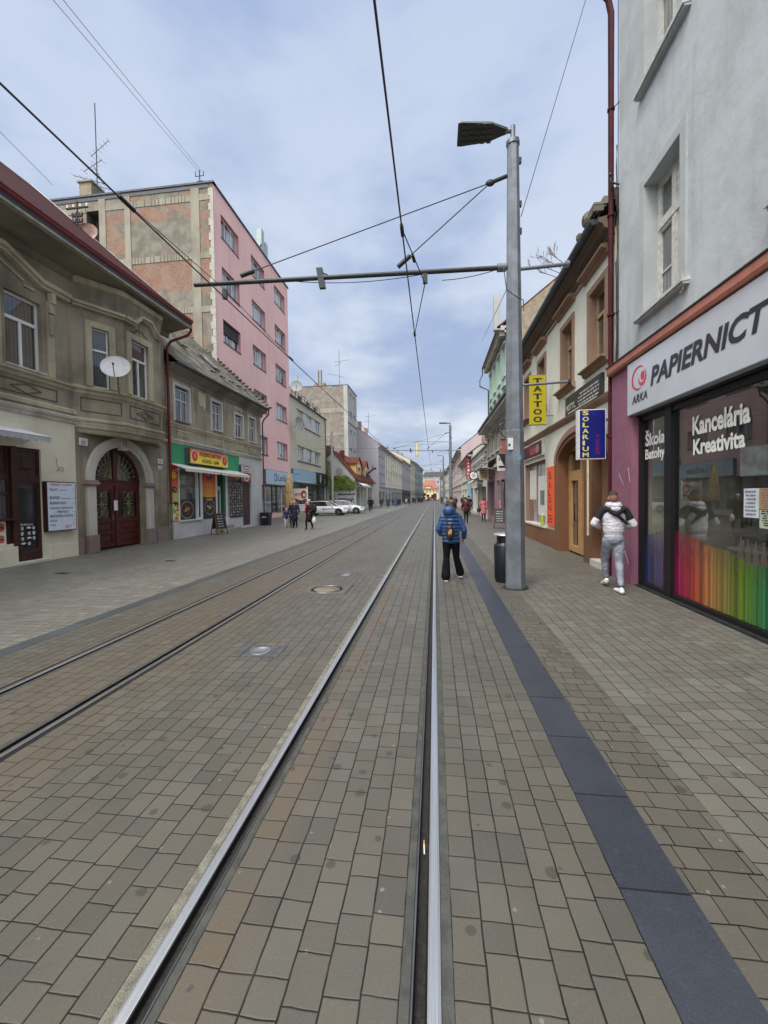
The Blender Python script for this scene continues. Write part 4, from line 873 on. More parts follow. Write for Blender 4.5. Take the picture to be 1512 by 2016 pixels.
# shopfront
SF = empty('bistro_shopfront', F.p(20, 0, 0), 'green and white bistro shopfront with bowl posters and glazed door', 'shopfront')
MG = plain('green_frame', S(38, 104, 74), .45, 0, .1)
b = MB()
for (a, c, z0, z1) in ((17.36, 17.45, .8, 3.44), (18.86, 18.94, .84, 3.4), (19.12, 19.28, .78, 3.44), (20.55, 20.72, .1, 3.44), (21.62, 21.78, .1, 3.44), (18.94, 19.12, .84, .9)): b.fb(F, a, c, -.1, .05, z0, z1, M_white_p)
b.fb(F, 18.94, 19.12, -.1, -.04, .84, 3.4, MG); b.fb(F, 21.42, 21.62, -.24, .02, .3, 3.4, MG); b.fb(F, 20.72, 20.82, -.24, -.17, .3, 3.4, M_white_p); b.fb(F, 20.72, 21.42, -.24, -.17, 2.4, 2.5, M_white_p)
b.obj('frame', SF)
b = MB(); b.fb(F, 17.4, 19.15, -.1, .12, .78, .84, M_white_p); b.obj('sill', SF)
b = MB(); b.quad(F.p(17.45, -.08, .84), F.p(18.86, -.08, .84), F.p(18.86, -.08, 3.4), F.p(17.45, -.08, 3.4), glassy('bistro_glass', (.035, .04, .038), lit=(.13, .14, .13), rough=.05)); b.obj('window_pane', SF)
b = MB(); b.fb(F, 20.82, 20.92, -.22, -.16, .32, 2.4, M_white_p); b.fb(F, 21.32, 21.42, -.22, -.16, .32, 2.4, M_white_p); b.fb(F, 20.92, 21.32, -.22, -.16, .32, .62, M_white_p); b.fb(F, 20.92, 21.32, -.22, -.16, 2.3, 2.4, M_white_p)
dd_ = b.obj('door', SF); b = MB(); b.quad(F.p(20.82, -.2, .6), F.p(21.42, -.2, .6), F.p(21.42, -.2, 3.38), F.p(20.82, -.2, 3.38), M_pane); b.obj('pane', dd_)
b = MB(); b.fb(F, 20.4, 22.4, 0, .55, 0, .17, M_conc); b.fb(F, 20.7, 22.0, 0, .3, .17, .32, M_conc); b.obj('step', SF)
def bowl(mb, c, r, seed, dark=(.03, .035, .035), lift=.004):
    rr = random.Random(seed); disc(mb, c, VY, VU, r, r*.82, plain('bowl_rim', S(150, 140, 125), .5), 24, lift); disc(mb, c, VY, VU, r*.9, r*.72, plain('bowl_in', S(60, 40, 36), .6), 24, lift+.002)
    cs = [S(196, 128, 96), S(214, 196, 170), S(150, 70, 50), S(90, 120, 60), S(226, 226, 214), S(180, 90, 60)]
    for k in range(16):
        a, q2 = rr.uniform(0, 6.28), rr.uniform(0, .6)*r; k2 = rr.randrange(6); disc(mb, Vector(c)+VY*q2*math.cos(a)+VU*q2*.75*math.sin(a), VY, VU, r*rr.uniform(.08, .2), r*rr.uniform(.05, .13), plain('food%d' % k2, cs[k2], .6), 9, lift+.004+.0008*k)
PM = [plain('poster_orange', S(226, 110, 40), .5, 0, .05), plain('poster_yellow', S(222, 176, 48), .5, 0, .05), plain('poster_red', S(196, 44, 40), .5, 0, .05), plain('poster_black', S(34, 36, 38), .45)]
def poster(name, F, u0, u1, z0, z1, d, bands, lab, cat='poster', extra=None, group=None):
    b = MB(); b.fb(F, u0, u1, d-.012, d, z0, z1, M_white_p); z = z1
    for (f, m) in bands: zz = z-(z1-z0)*f; b.quad(F.p(u0+.01, d+.002, zz), F.p(u1-.01, d+.002, zz), F.p(u1-.01, d+.002, z), F.p(u0+.01, d+.002, z), m); z = zz
    if extra: extra(b)
    return b.obj(name, label=lab, cat=cat, group=group)
m_, t_, p_ = newmat('orange_gradient_print'); sp = t_.n('ShaderNodeSeparateXYZ', {0: t_.n('ShaderNodeNewGeometry').outputs['Position']})
t_.set(p_.inputs['Base Color'], t_.ramp(t_.m('DIVIDE', sp.outputs[2], 3.5), [(.4, S(216, 190, 50)), (.6, S(228, 130, 44)), (.85, S(206, 58, 40))])); M_grad = m_
def ex1(b):
    disc(b, F.p(17.05, .056, 2.9), VY, VU, .17, .17, plain('lemon', S(232, 200, 50), .5), 20, .003); bowl(b, F.p(17.05, .056, 2.25), .2, 3); disc(b, F.p(17.1, .056, 1.6), VY, VU, .22, .1, M_blackp, 16, .003)
    rr = random.Random(5)
    for k in range(22): c = [S(90, 150, 70), S(210, 216, 130), S(216, 84, 60), S(240, 232, 210)][k % 4]; disc(b, F.p(rr.uniform(16.85, 17.28), .056, rr.uniform(.9, 1.55)), VY, VU, rr.uniform(.05, .11), rr.uniform(.04, .1), plain('salad%d' % (k % 4), c, .6), 10, .004+.0006*k)
poster('food_poster', F, 16.78, 17.33, .82, 3.38, .055, [(.5, M_grad), (.5, plain('poster_lime', S(190, 196, 100), .5))], 'tall yellow food poster at the left end of the bistro front', extra=ex1)
def ex2(b):
    b.quad(F.p(17.47, -.068, .86), F.p(18.84, -.068, .86), F.p(18.84, -.068, 1.80), F.p(17.47, -.068, 1.80), plain('print_darkgreen', S(34, 46, 44), .4)); bowl(b, F.p(18.15, -.066, 1.30), .52, 7)
b = MB(); ex2(b); b.obj('window_decal', label='dark bowl picture filling the lower part of the bistro window', cat='decal')
def ex3(b):
    bowl(b, F.p(19.9, .056, 3.0), .26, 9)
    for k in range(7): z = 2.55-.13*k; b.quad(F.p(19.6, .056+.003, z), F.p(20.22, .056+.003, z), F.p(20.22, .059, z+.05), F.p(19.6, .059, z+.05), PM[1])
    bowl(b, F.p(19.92, .056, 1.38), .48, 11)
poster('menu_poster', F, 19.29, 20.54, .80, 3.34, .055, [(.56, M_grad), (.44, PM[3])], 'orange and black menu poster in the middle of the bistro front', extra=ex3)
def ex4(b):
    rr = random.Random(8)
    for r_ in range(12):
        for c_ in range(6):
            a = F.p(22.02+c_*.26, .075, .80+r_*.165)
            if (r_+c_) % 2: scribble(b, a, VY, VU, .22, .13, plain('print_pale', S(190, 190, 186), .5), 3, .003, r_*7+c_)
            else: disc(b, a+VY*.11+VU*.07, VY, VU, .075, .05, plain('food%d' % rr.randrange(6), S(200, 150, 110), .6), 10, .003)
poster('menu_chart', F, 21.95, 23.60, .72, 2.92, .07, [(1., PM[3])], 'black menu chart full of small food pictures right of the bistro door', 'menu', extra=ex4)
poster('fascia_strip', F, 21.95, 23.6, 2.96, 3.25, .07, [(1., plain('poster_redbrown', S(150, 60, 36), .5))], 'narrow red and yellow strip above the black menu chart', 'sign', extra=lambda b: scribble(b, F.p(22.05, .075, 3.0), VY, VU, 1.4, .2, PM[1], 2, .003, 3))
def boxsign(name, F, u0, u1, z0, z1, d, m, lab, fm=None, draw=None, group=None, d0=0, cat='sign'):
    o = empty(name, F.p((u0+u1)/2, d, z0), lab, cat, group)
    b = MB(); b.fb(F, u0, u1, d0, d, z0, z1, fm or M_zinc); b.obj('case', o)
    b = MB(); b.fb(F, u0+.03, u1-.03, d, d+.006, z0+.03, z1-.03, m); b.obj('panel', o)
    if draw: b = MB(); draw(b, d+.008); b.obj('lettering', o)
    return o
m_, t_, p_ = newmat('bistro_sign_gradient'); sp = t_.n('ShaderNodeSeparateXYZ', {0: t_.n('ShaderNodeNewGeometry').outputs['Position']})
t_.set(p_.inputs['Base Color'], t_.ramp(t_.m('DIVIDE', t_.m('SUBTRACT', sp.outputs[2], 3.5), .75), [(.3, S(246, 220, 50)), (.6, S(240, 180, 60)), (.95, S(224, 84, 74))])); M_bs = m_
def dsign(b, d):
    for c in (18.32, 21.12):
        disc(b, F.p(c, d, 3.88), VY, VU, .27, .29, M_white_p, 24, .001); disc(b, F.p(c, d, 3.88), VY, VU, .24, .26, PM[2], 24, .003); disc(b, F.p(c, d, 3.86), VY, VU, .13, .11, PM[0], 16, .005); disc(b, F.p(c, d, 3.98), VY, VU, .04, .09, PM[1], 12, .007)
    text(b, 'ÁZIJSKÉ BISTRO', F.p(18.72, d, 3.88), VY, VU, 2.02, .28, M_blackp, .02); text(b, 'HOANG - NAM', F.p(18.95, d, 3.60), VY, VU, 1.55, .20, M_blackp, .02)
boxsign('bistro_sign', F, 17.95, 21.5, 3.50, 4.24, .28, M_bs, 'red and yellow lightbox sign above the cream awnings of the green bistro front', draw=dsign)
MA = plain('awning_cream', S(222, 216, 206), .9, 0, .08)
A1 = empty('shop_awning', F.p(18, 0, 3.4), 'left cream awning with scalloped edge on the bistro', 'awning', 'awnings of the bistro'); awning(A1, F, 16.76, 19.75, 3.44, 3.16, .8, MA, .12)
A2 = empty('shop_awning', F.p(22, 0, 3.4), 'right cream awning with scalloped edge on the bistro', 'awning', 'awnings of the bistro'); awning(A2, F, 19.85, 23.1, 3.44, 3.14, .8, MA, .12)
Fb = YF(23.55)
def dbs(b, d):
    m = plain('oval_red', S(150, 36, 46), .5); p = lambda u, z: F.p(u, d, z)
    disc(b, p(23.95, 3.70), VY, VU, .42, .11, m, 20, .001); disc(b, p(23.95, 3.70), VY, VU, .34, .05, M_white_p, 16, .003); b.quad(p(23.35, 2.82), p(24.55, 2.82), p(24.55, 3.38), p(23.35, 3.38), m); disc(b, p(23.95, 3.1), VY, VU, .36, .22, M_white_p, 20, .003); disc(b, p(23.95, 3.1), VY, VU, .3, .17, plain('salad0', S(90, 150, 70), .6), 16, .005)
    scribble(b, p(23.4, 3.42), VY, VU, 1.1, .12, m, 2, .002, 5)
boxsign('bowl_sign', F, 23.3, 24.6, 2.8, 3.86, .16, plain('panel_grey', S(200, 196, 196), .5), 'white and red sign with a green bowl over the brown side door', draw=dbs)
b = MB(); b.fb(F, 23.72, 24.92, -.18, -.12, .12, 2.85, plain('side_door_brown', S(80, 58, 54), .6, 0, .25, 4)); b.fb(F, 23.8, 23.84, -.12, -.08, 1.2, 1.3, M_steel); b.obj('side_door', H2)
# sandwich boards
def aboard(x, y, rz, h, w, lab, seed):
    o = empty('sandwich_board', (x, y, 0), lab, 'sandwich board', 'chalk sandwich boards', rz); 
    mw = plain('board_wood', S(96, 66, 46), .7, 0, .2, 9)
    for s in (-1, 1):
        f = Frame((x, y, 0), (math.cos(rz), math.sin(rz), 0), (math.sin(rz)*s, -math.cos(rz)*s, 0)); b = MB()
        def P(u, z, t=0): k = (h-z)/h; return f.p(u, .02+.24*k+t, z)
        def bar(a, za, c, zc, wd):
            v = Vector((c-a, 0, zc-za)).normalized(); n = Vector((-v.z, 0, v.x))*wd/2
            b.hexa([P(a-n.x, za-n.z), P(c-n.x, zc-n.z), P(c+n.x, zc+n.z), P(a+n.x, za+n.z), P(a-n.x, za-n.z, .025), P(c-n.x, zc-n.z, .025), P(c+n.x, zc+n.z, .025), P(a+n.x, za+n.z, .025)], mw)
        bar(-w/2, 0, -w/2+.04, h, .04); bar(w/2, 0, w/2-.04, h, .04); bar(-w/2, h-.02, w/2, h-.02, .04); bar(-w/2, h*.28, w/2, h*.28, .04)
        fr = b.obj('frame', o); b = MB(); b.hexa([P(-w/2+.03, h*.3, .006), P(w/2-.03, h*.3, .006), P(w/2-.04, h-.04, .006), P(-w/2+.04, h-.04, .006), P(-w/2+.03, h*.3, .014), P(w/2-.03, h*.3, .014), P(w/2-.04, h-.04, .014), P(-w/2+.04, h-.04, .014)], M_blackp)
        if s > 0:
            up = (P(0, h)-P(0, 0)).normalized(); r = f.u
            for k in range(5): text(b, ['DENNÉ', 'MENU', 'KÁVA', 'POLIEVKA', '4,50'][k], P(-w*.3, h*(.84-.12*k), .014), r, up, w*.55, h*.06, plain('chalk', S(190, 190, 188), .9), .01, lift=.003)
        b.obj('chalkboard', o)
    return o
aboard(-10.85, 19.4, R(62), 1.08, .6, 'narrow chalk sandwich board leaning open in front of the bistro door', 1)
# ================================================================ LEFT: pink apartment block, set back
XP = -14.8; P_ = LF(XP)
HP = empty('pink_apartment_block', (XP, 33, 0), 'six-storey pink apartment block with bare brick side wall', 'building')
pw = []
rows = [(5.65, 7.25), (9.36, 10.96), (13.03, 14.63), (16.72, 18.32), (20.38, 21.98)]
for (a, c) in ((27.65, 30.28), (32.42, 35.08), (37.27, 39.98)):
    for (z0, z1) in rows: pw.append((a, c, z0, z1))
w = MB(); PT = 23.35
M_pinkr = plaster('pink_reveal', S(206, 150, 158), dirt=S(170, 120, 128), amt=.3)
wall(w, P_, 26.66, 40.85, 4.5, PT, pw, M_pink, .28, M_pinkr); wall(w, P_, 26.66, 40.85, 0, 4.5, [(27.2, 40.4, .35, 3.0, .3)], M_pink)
w.quad(P_.p(40.85, 0, 0), P_.p(40.85, -13, 0), P_.p(40.85, -13, PT), P_.p(40.85, 0, PT), M_sage); w.quad(P_.p(26.66, -13, 0), P_.p(40.85, -13, 0), P_.p(40.85, -13, PT), P_.p(26.66, -13, PT), M_sage)
w.fb(P_, 26.6, 40.95, -.3, .1, PT, PT+.12, M_dzinc); w.fb(P_, 26.6, 40.9, -13, -.3, PT-.3, PT-.1, M_dzinc)
w.obj('wall', HP)
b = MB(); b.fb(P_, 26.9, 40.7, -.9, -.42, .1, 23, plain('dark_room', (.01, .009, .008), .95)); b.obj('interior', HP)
Gf = YF(26.64); g = MB(); x0, x1 = -27.8, XP
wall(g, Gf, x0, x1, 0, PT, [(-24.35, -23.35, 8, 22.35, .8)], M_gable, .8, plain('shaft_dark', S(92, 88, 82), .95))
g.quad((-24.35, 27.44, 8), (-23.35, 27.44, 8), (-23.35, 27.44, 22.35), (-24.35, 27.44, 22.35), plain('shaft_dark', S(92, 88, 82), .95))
for (a, c) in ((-21.38, -20.95), (-16.40, -15.78), (-23.35, -22.85)): g.fb(Gf, a, c, 0, .045, 0, PT-.25, M_conc)
for z in (22.25, 18.35, 14.7, 11.0):
    for (a, c) in ((-27.8, -24.4), (-22.85, -21.38), (-20.95, -16.40), (-15.78, -15.0)): g.fb(Gf, a, c, 0, .03, z, z+.42, M_conc)
    rr = random.Random(int(z)); u = -20.9
    while u < -16.5:
        if rr.random() < .8: g.fb(Gf, u, u+.05, .03, .045, z, z+.36+rr.uniform(0, .12), plain('concrete_joint', S(120, 114, 100), .95))
        u += rr.uniform(.18, .3)
for k in range(38):   # toothed corner strip of pale insulation
    z = 4+k*.5; wd = .30 if k % 2 else .18; g.fb(Gf, x1-wd, x1+.06, 0, .06, z, z+.49, plain('pale_edge_render', S(184, 182, 172), .9, 0, .15, 3))
g.fb(Gf, x0-.1, x1+.1, -.3, .08, PT, PT+.12, M_dzinc)
g.obj('side_wall', HP)
for i, (a, c, z0, z1) in enumerate(pw):
    window(HP, P_, a, c, z0, z1, .26, M_wframe, M_pane2, 3, None, .07, .05, .08, M_dsteel, .03, so=.02)
b = MB(); b.fb(P_, 27.75, 30.18, -.24, -.15, 13.75, 14.6, plain('dark_blind', S(62, 52, 50), .8)); b.fb(P_, 27.75, 30.18, -.20, -.12, 14.55, 14.62, M_blackp); b.obj('window_blind', HP)
b = MB(); b.fb(Gf, -24.95, -24.0, -1.1, -.1, PT, PT+1.15, M_gable3); b.fb(Gf, -25.05, -23.9, -1.2, -.0, PT+1.15, PT+1.27, M_conc); b.obj('chimney', HP); b = MB(); b.fb(Gf, -21.9, -20.9, -1.6, -.5, PT+.02, PT+.62, M_ltgrey); b.obj('roof_box', HP)
# shop level
b = MB()
for (a, c, z0, z1, m) in ((27.2, 40.4, .35, .5, M_conc), (27.2, 40.4, 2.9, 3.0, M_dsteel), (33.8, 34.0, .5, 2.9, M_dsteel), (36.2, 36.35, .5, 2.9, M_dsteel), (37.3, 37.45, .5, 2.9, M_dsteel), (38.6, 38.7, .5, 2.9, M_wframe)): b.fb(P_, a, c, -.28, -.2, z0, z1, m)
sh = b.obj('shop_window', HP); b = MB(); b.quad(P_.p(27.2, -.25, .5), P_.p(40.4, -.25, .5), P_.p(40.4, -.25, 2.9), P_.p(27.2, -.25, 2.9), glassy('shop_glass_grey', (.08, .085, .085), lit=(.35, .36, .36), rough=.06)); b.obj('pane', sh)
MLB = plain('fascia_pale_blue', S(186, 206, 220), .5, 0, .04)
def dl(b, d):
    disc(b, P_.p(36.1, d, 3.72), VY, VU, .42, .4, plain('logo_blue', S(64, 132, 190), .4), 24); disc(b, P_.p(36.0, d, 3.7), VY, VU, .2, .2, MLB, 16, .004)
    text(b, 'LenSsee', P_.p(36.75, d, 3.42), VY, VU, 2.9, .62, plain('print_slate', S(70, 84, 100), .5), .015)
boxsign('shop_fascia', P_, 33.9, 40.8, 3.05, 4.36, .25, MLB, 'pale blue shop fascia with round blue logo at the foot of the pink block', draw=dl, cat='sign')
# roof aerials
def aerial(name, base, h, arms, lab, grp='roof aerials'):
    b = MB(); x, y, z = base; b.tube([(x, y, z), (x, y, z+h)], .035, 5, M_dsteel)
    for (zz, dx, dy, L, tilt, ne) in arms:
        v = Vector((dx, dy, tilt)).normalized(); c = Vector((x, y, z+zz)); b.tube([c-v*L*.3, c+v*L*.7], .022, 4, M_dsteel); n = v.cross(VU).normalized()
        for k in range(ne): p = c+v*L*(-.25+.95*k/max(1, ne-1)); b.tube([p-n*(.32-.02*k), p+n*(.32-.02*k)], .012, 4, M_dsteel)
    return b.obj(name, label=lab, cat='aerial', group=grp)
aerial('roof_aerial', (-23.75, 27.0, PT+.1), 6.7, [(3.3, .9, .1, 1.7, .75, 6), (2.5, -.9, .2, 1.9, -.15, 4), (1.2, -1, 0, 2.8, .35, 5), (1.9, .5, 0, 1.6, -.9, 5), (.9, 1, .1, 1.7, -.3, 3)], 'tallest roof aerial with several Yagi arms beside the brick chimney on the pink block')
b = MB(); x, y, z = -16.1, 27.3, PT; b.tube([(x, y, z), (x, y, z+1.5)], .04, 5, M_dsteel); b.tube([(x-.3, y, z+1.1), (x+.3, y, z+1.1)], .03, 4, M_dsteel); b.tube([(x-.3, y, z+1.1), (x-.3, y, z+1.45)], .03, 4, M_dsteel); b.tube([(x+.3, y, z+1.1), (x+.3, y, z+1.4)], .03, 4, M_dsteel)
b.tube([(x-.2, y, z+.75), (x+.25, y, z+.75)], .03, 4, M_dsteel); b.obj('insulator_mast', label='short insulator mast carrying thin wires on the corner of the pink block', cat='mast')
b = MB(); b.box(-15.8, -15.35, 35.9, 36.5, PT, PT+3.0, plain('antenna_panel', S(176, 192, 190), .6)); b.box(-15.75, -15.3, 36.7, 37.2, PT-.2, PT+2.2, plain('antenna_panel', S(176, 192, 190), .6)); b.tube([(-15.6, 35.9, PT+.9), (-15.0, 35.0, PT+1.0), (-15.0, 35.0, PT)], .04, 4, M_dsteel); b.tube([(-15.6, 35.9, PT+.4), (-15.1, 35.2, PT+.3)], .04, 4, M_dsteel)
b.obj('panel_antenna', label='pale mobile antenna panels on the parapet of the pink block', cat='antenna')
dish('satellite_dish', (-13.9, 40.95, 9.45), (.93, -.32, .15), .74, 'grey satellite dish on the joint of the pink and the sage block', plain('dish_grey', S(150, 150, 146), .6, 0, .15), foot=(-14.8, 41.2, 9.2))
dish('satellite_dish', (-14.4, 41.9, 13.6), (.3, -.9, .3), .62, 'white satellite dish on the roof terrace railing above the sage block', plain('dish_white', S(208, 210, 212), .45, 0, .08), foot=(-14.8, 42.2, 12.6))
# red-rimmed dish on the roof of the corner house, insulator rack
dish('satellite_dish', (-15.1, 16.5, 13.55), (.25, -.9, .3), .5, 'white and rust satellite dish rising above the red roof edge', plain('dish_rusty', S(186, 150, 136), .6, 0, .45, 3))
b = MB(); x, y, z = -15.25, 16.2, 12.8
b.tube([(x, y, z), (x, y, z+2.0)], .035, 5, M_blackp)
for k, zz in enumerate((1.7, 1.35, 1.1)):
    wd = (.52, .25, .25)[k]; b.box(x-wd, x+wd, y-.03, y+.03, z+zz-.03, z+zz+.03, M_blackp)
    for s in (-1, -.35, .35, 1): b.cyl((x+s*wd*.9, y, z+zz+.03), (x+s*wd*.9, y, z+zz+.16), .045, .03, 8, M_white_p if k == 0 else M_blackp)
b.obj('insulator_rack', label='black rack with white insulators standing on the red roof', cat='mast')

# ================================================================ LEFT: sage office block
HG = empty('sage_block', (XP, 48, 0), 'three-storey sage green block with ribbon windows and roof terrace railing', 'building')
w = MB(); gw = []
for (z0, z1) in ((9.9, 11.5), (5.92, 7.52)):
    for (a, c) in ((43.2, 45.15), (46.35, 48.4), (49.65, 51.95)): gw.append((a, c, z0, z1))
wall(w, P_, 40.87, 54.7, 4.9, 12.45, gw, M_sage, .16, M_sage); wall(w, P_, 40.87, 54.7, 0, 4.9, [(41.2, 54.3, .3, 3.4, .3)], M_ltgrey)
w.quad(P_.p(54.7, 0, 0), P_.p(54.7, -12, 0), P_.p(54.7, -12, 12.45), P_.p(54.7, 0, 12.45), M_sage); w.fb(P_, 40.87, 54.8, -12, .22, 12.45, 12.55, M_dzinc)
w.obj('wall', HG)
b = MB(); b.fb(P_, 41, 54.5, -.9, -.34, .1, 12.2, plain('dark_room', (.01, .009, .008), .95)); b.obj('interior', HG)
b = MB()
for z in (9.82, 5.84): b.fb(P_, 43.0, 52.1, 0, .1, z, z+.07, M_dsteel)
for (z0, z1) in ((9.9, 11.5), (5.92, 7.52)):
    for (a, c) in ((45.15, 46.35), (48.4, 49.65)): b.fb(P_, a+.02, c-.02, .0, .02, z0, z1, plain('panel_between', S(196, 196, 190), .7, 0, .1))
    b.fb(P_, 43.0, 52.1, 0, .06, z1, z1+.06, M_dsteel)
b.obj('window_band', HG)
for (a, c, z0, z1) in gw: window(HG, P_, a, c, z0, z1, .12, M_wframe, M_pane2, 3, None, .06, .05)
b = MB()
for k in range(12): u = 41.1+k*1.07; b.tube([P_.p(u, -.2, 12.5), P_.p(u, -.2, 13.55)], .03, 4, M_dsteel)
for z in (12.85, 13.2, 13.55): b.tube([P_.p(41.1, -.2, z), P_.p(52.9, -.2, z)], .028, 4, M_dsteel)
for k in range(3): b.fb(P_, 44.5+3*k, 45.2+3*k, -.35, -.15, 12.6, 13.3, M_blackp)
b.obj('railing', HG)
b = MB(); b.tube([P_.p(54.5, .08, 12.4), P_.p(54.5, .08, .1)], .06, 6, M_zinc); b.obj('downpipe', HG)
b = MB()
for (a, c) in ((41.2, 41.3), (44.4, 44.5), (48.9, 49.0), (51.4, 51.5), (54.2, 54.3)): b.fb(P_, a, c, -.28, -.2, .3, 3.4, M_dsteel)
b.fb(P_, 41.2, 54.3, -.28, -.2, 3.32, 3.4, M_dsteel); sh = b.obj('shop_window', HG)
b = MB(); b.quad(P_.p(41.2, -.25, .3), P_.p(54.3, -.25, .3), P_.p(54.3, -.25, 3.4), P_.p(41.2, -.25, 3.4), glassy('shop_glass_dark', (.03, .033, .04), lit=(.12, .13, .14), rough=.06)); b.obj('pane', sh)
boxsign('shop_fascia', P_, 41.0, 49.2, 3.5, 4.9, .2, plain('fascia_blue', S(150, 188, 206), .5, 0, .03), 'long light blue shop fascia on the sage block', draw=lambda b, d: (text(b, 'optika', P_.p(41.4, d, 4.25), VY, VU, 1.5, .22, MK), scribble(b, P_.p(42, d, 3.58), VY, VU, 6.6, .2, M_white_p, 1)))
def dk(b, d):
    c = P_.p(51.2, d, 0)
    for (z, r) in ((4.55, .22), (4.2, .26)): disc(b, c+VU*z, VY, VU, r*1.3, r*.8, M_white_p, 16); disc(b, c+VU*z, VY, VU, r*.6, r*.35, M_blackp, 12, .004)
    b.poly([c+VY*-.3+VU*4.0, c+VY*.3+VU*4.0, c+VU*3.6], M_white_p); b.quad(P_.p(53.0, d, 3.6), P_.p(53.5, d, 3.6), P_.p(53.4, d, 4.3), P_.p(53.1, d, 4.3), plain('leaf_yellow', S(150, 160, 90), .6))
boxsign('shop_fascia', P_, 49.25, 54.6, 3.45, 5.0, .22, plain('fascia_black', S(34, 36, 42), .45), 'black shop fascia with a white figure on the sage block', draw=dk)

# ================================================================ tower with brick flank
HT = empty('brick_flank_tower', (XP, 74, 0), 'tall grey block with bare brick flank behind the small red-roofed house', 'building')
w = MB(); tw = []
for r in range(5):
    z = 5.6+3.3*r
    for (a, c) in ((71.2, 73.3), (74.6, 76.6)): tw.append((a, c, z, z+1.7))
wall(w, P_, 69.8, 78, 0, 21.3, tw, M_ltgrey, .2); w.quad(P_.p(78, 0, 0), P_.p(78, -12, 0), P_.p(78, -12, 21.3), P_.p(78, 0, 21.3), M_ltgrey)
w.fb(P_, 69.75, 78.1, -12, .1, 21.3, 21.42, M_dzinc); w.obj('wall', HT)
Gt = YF(69.78); g = MB(); wall(g, Gt, -26, XP, 0, 21.3, [], M_gable2); g.fb(Gt, -26, XP, 0, .05, 16.6, 17.4, M_conc); g.fb(Gt, -26, XP, 0, .05, 12.6, 13.1, M_conc)
g.fb(Gt, XP-.7, XP, .0, .06, 0, 21.3, M_ltgrey); g.obj('side_wall', HT)
for z_ in (13.0, 8.2): pass
b = MB()
for (a, c, z0, z1) in tw: pass
b.fb(P_, 69.8, 78, 0, .08, 14.9, 15.02, M_dsteel); b.obj('ledge', HT)
for (a, c, z0, z1) in tw: window(HT, P_, a, c, z0, z1, .18, M_wframe, M_pane2, 2, None, .07, .06)
b = MB()
for x in (-20.2, -19.7): b.cyl((x, 70.8, 21.4), (x, 70.8, 24.4), .13, n=8, m=plain('flue_rust', S(120, 104, 96), .7))
b.box(-20.9, -19.0, 70.3, 71.4, 21.4, 22.1, M_gable3); b.obj('chimney', HT); b = MB(); b.cyl((-24.3, 71, 21.4), (-24.3, 71, 23.6), .2, n=8, m=M_ltgrey); b.obj('flue', HT)
aerial('roof_aerial', (-16.6, 71.5, 21.4), 6.6, [(4.6, 1, .1, 2.6, .15, 6), (2.0, -1, .1, 3.0, .3, 6), (4.2, -1, 0, 1.2, -.6, 3)], 'slim roof aerial with long Yagi arms on the brick-flanked tower')

# ================================================================ small red-roofed house with mural gable
XK = -10.8; Kf = LF(XK)
HK = empty('small_tiled_house', (XK, 60, 0), 'small house with red tiled roof, ochre dormers and ivy-covered mural gable', 'house')
w = MB(); wall(w, Kf, 55, 72, 0, 4.5, [(55.6, 58.6, .3, 3.3, .3), (59.3, 60.6, .1, 3.3, .3), (61.6, 64.6, .3, 3.3, .3), (66, 70.5, .3, 3.3, .3)], M_ivory)
w.poly([(XK, 55, 0), (XK, 55, 4.6), (-13.9, 55, 8.25), (-17, 55, 4.6), (-17, 55, 0)], M_ltgrey); w.poly([(XK, 72, 0), (XK, 72, 4.6), (-13.9, 72, 8.25), (-17, 72, 4.6), (-17, 72, 0)], M_ltgrey)
w.obj('wall', HK)
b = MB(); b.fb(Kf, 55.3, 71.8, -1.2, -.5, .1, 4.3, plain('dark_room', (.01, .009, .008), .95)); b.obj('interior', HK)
b = MB(); rs = 3.65/3.1
for s, xe in ((1, XK+.45), (-1, -17.45)):
    ze = 4.6-.45*rs; b.hexa([(xe, 54.7, ze), (xe, 72.2, ze), (-13.9, 72.2, 8.27), (-13.9, 54.7, 8.27), (xe, 54.7, ze+.14), (xe, 72.2, ze+.14), (-13.9, 72.2, 8.42), (-13.9, 54.7, 8.42)], M_clay)
ro_ = b.obj('roof', HK); b = MB(); b.box(-13.3, -12.7, 56.6, 57.2, 6.6, 8.5, M_clay); b.box(-15.3, -14.2, 55.6, 57, 6.6, 9.1, plain('brown_chimney', S(96, 74, 68), .8)); b.obj('chimney', ro_)
for (u, w_) in ((57.6, 4.2), (64.5, 3.4)):
    b = MB(); x = XK-.35; z0, z1 = 5.0, 6.7; o = M_yellow if u < 60 else M_ivory
    P5 = [(x, u, z0), (x, u+w_, z0), (x, u+w_, z1), (x, u+w_/2, z1+.9), (x, u, z1)]; b.prism(P5, (-2.6, 0, 0), plaster('ochre_render', S(214, 178, 110), dirt=S(170, 140, 90), amt=.3)); dm = b.obj('dormer', ro_)
    b = MB(); 
    for s in (0, 1):
        a, c = (u-.2, u+w_/2) if s == 0 else (u+w_+.2, u+w_/2); b.hexa([(x+.2, a, z1-.12), (x+.2, c, z1+.95), (x-2.8, c, z1+.95), (x-2.8, a, z1-.12), (x+.2, a, z1), (x+.2, c, z1+1.07), (x-2.8, c, z1+1.07), (x-2.8, a, z1)], M_clay)
    b.obj('dormer_roof', ro_)
    b = MB(); b.box(x-.01, x+.04, u+w_*.3, u+w_*.7, z0+.15, z1-.05, M_wframe); b.box(x+.04, x+.05, u+w_*.34, u+w_*.66, z0+.22, z1-.12, M_pane); b.obj('dormer_window', ro_)
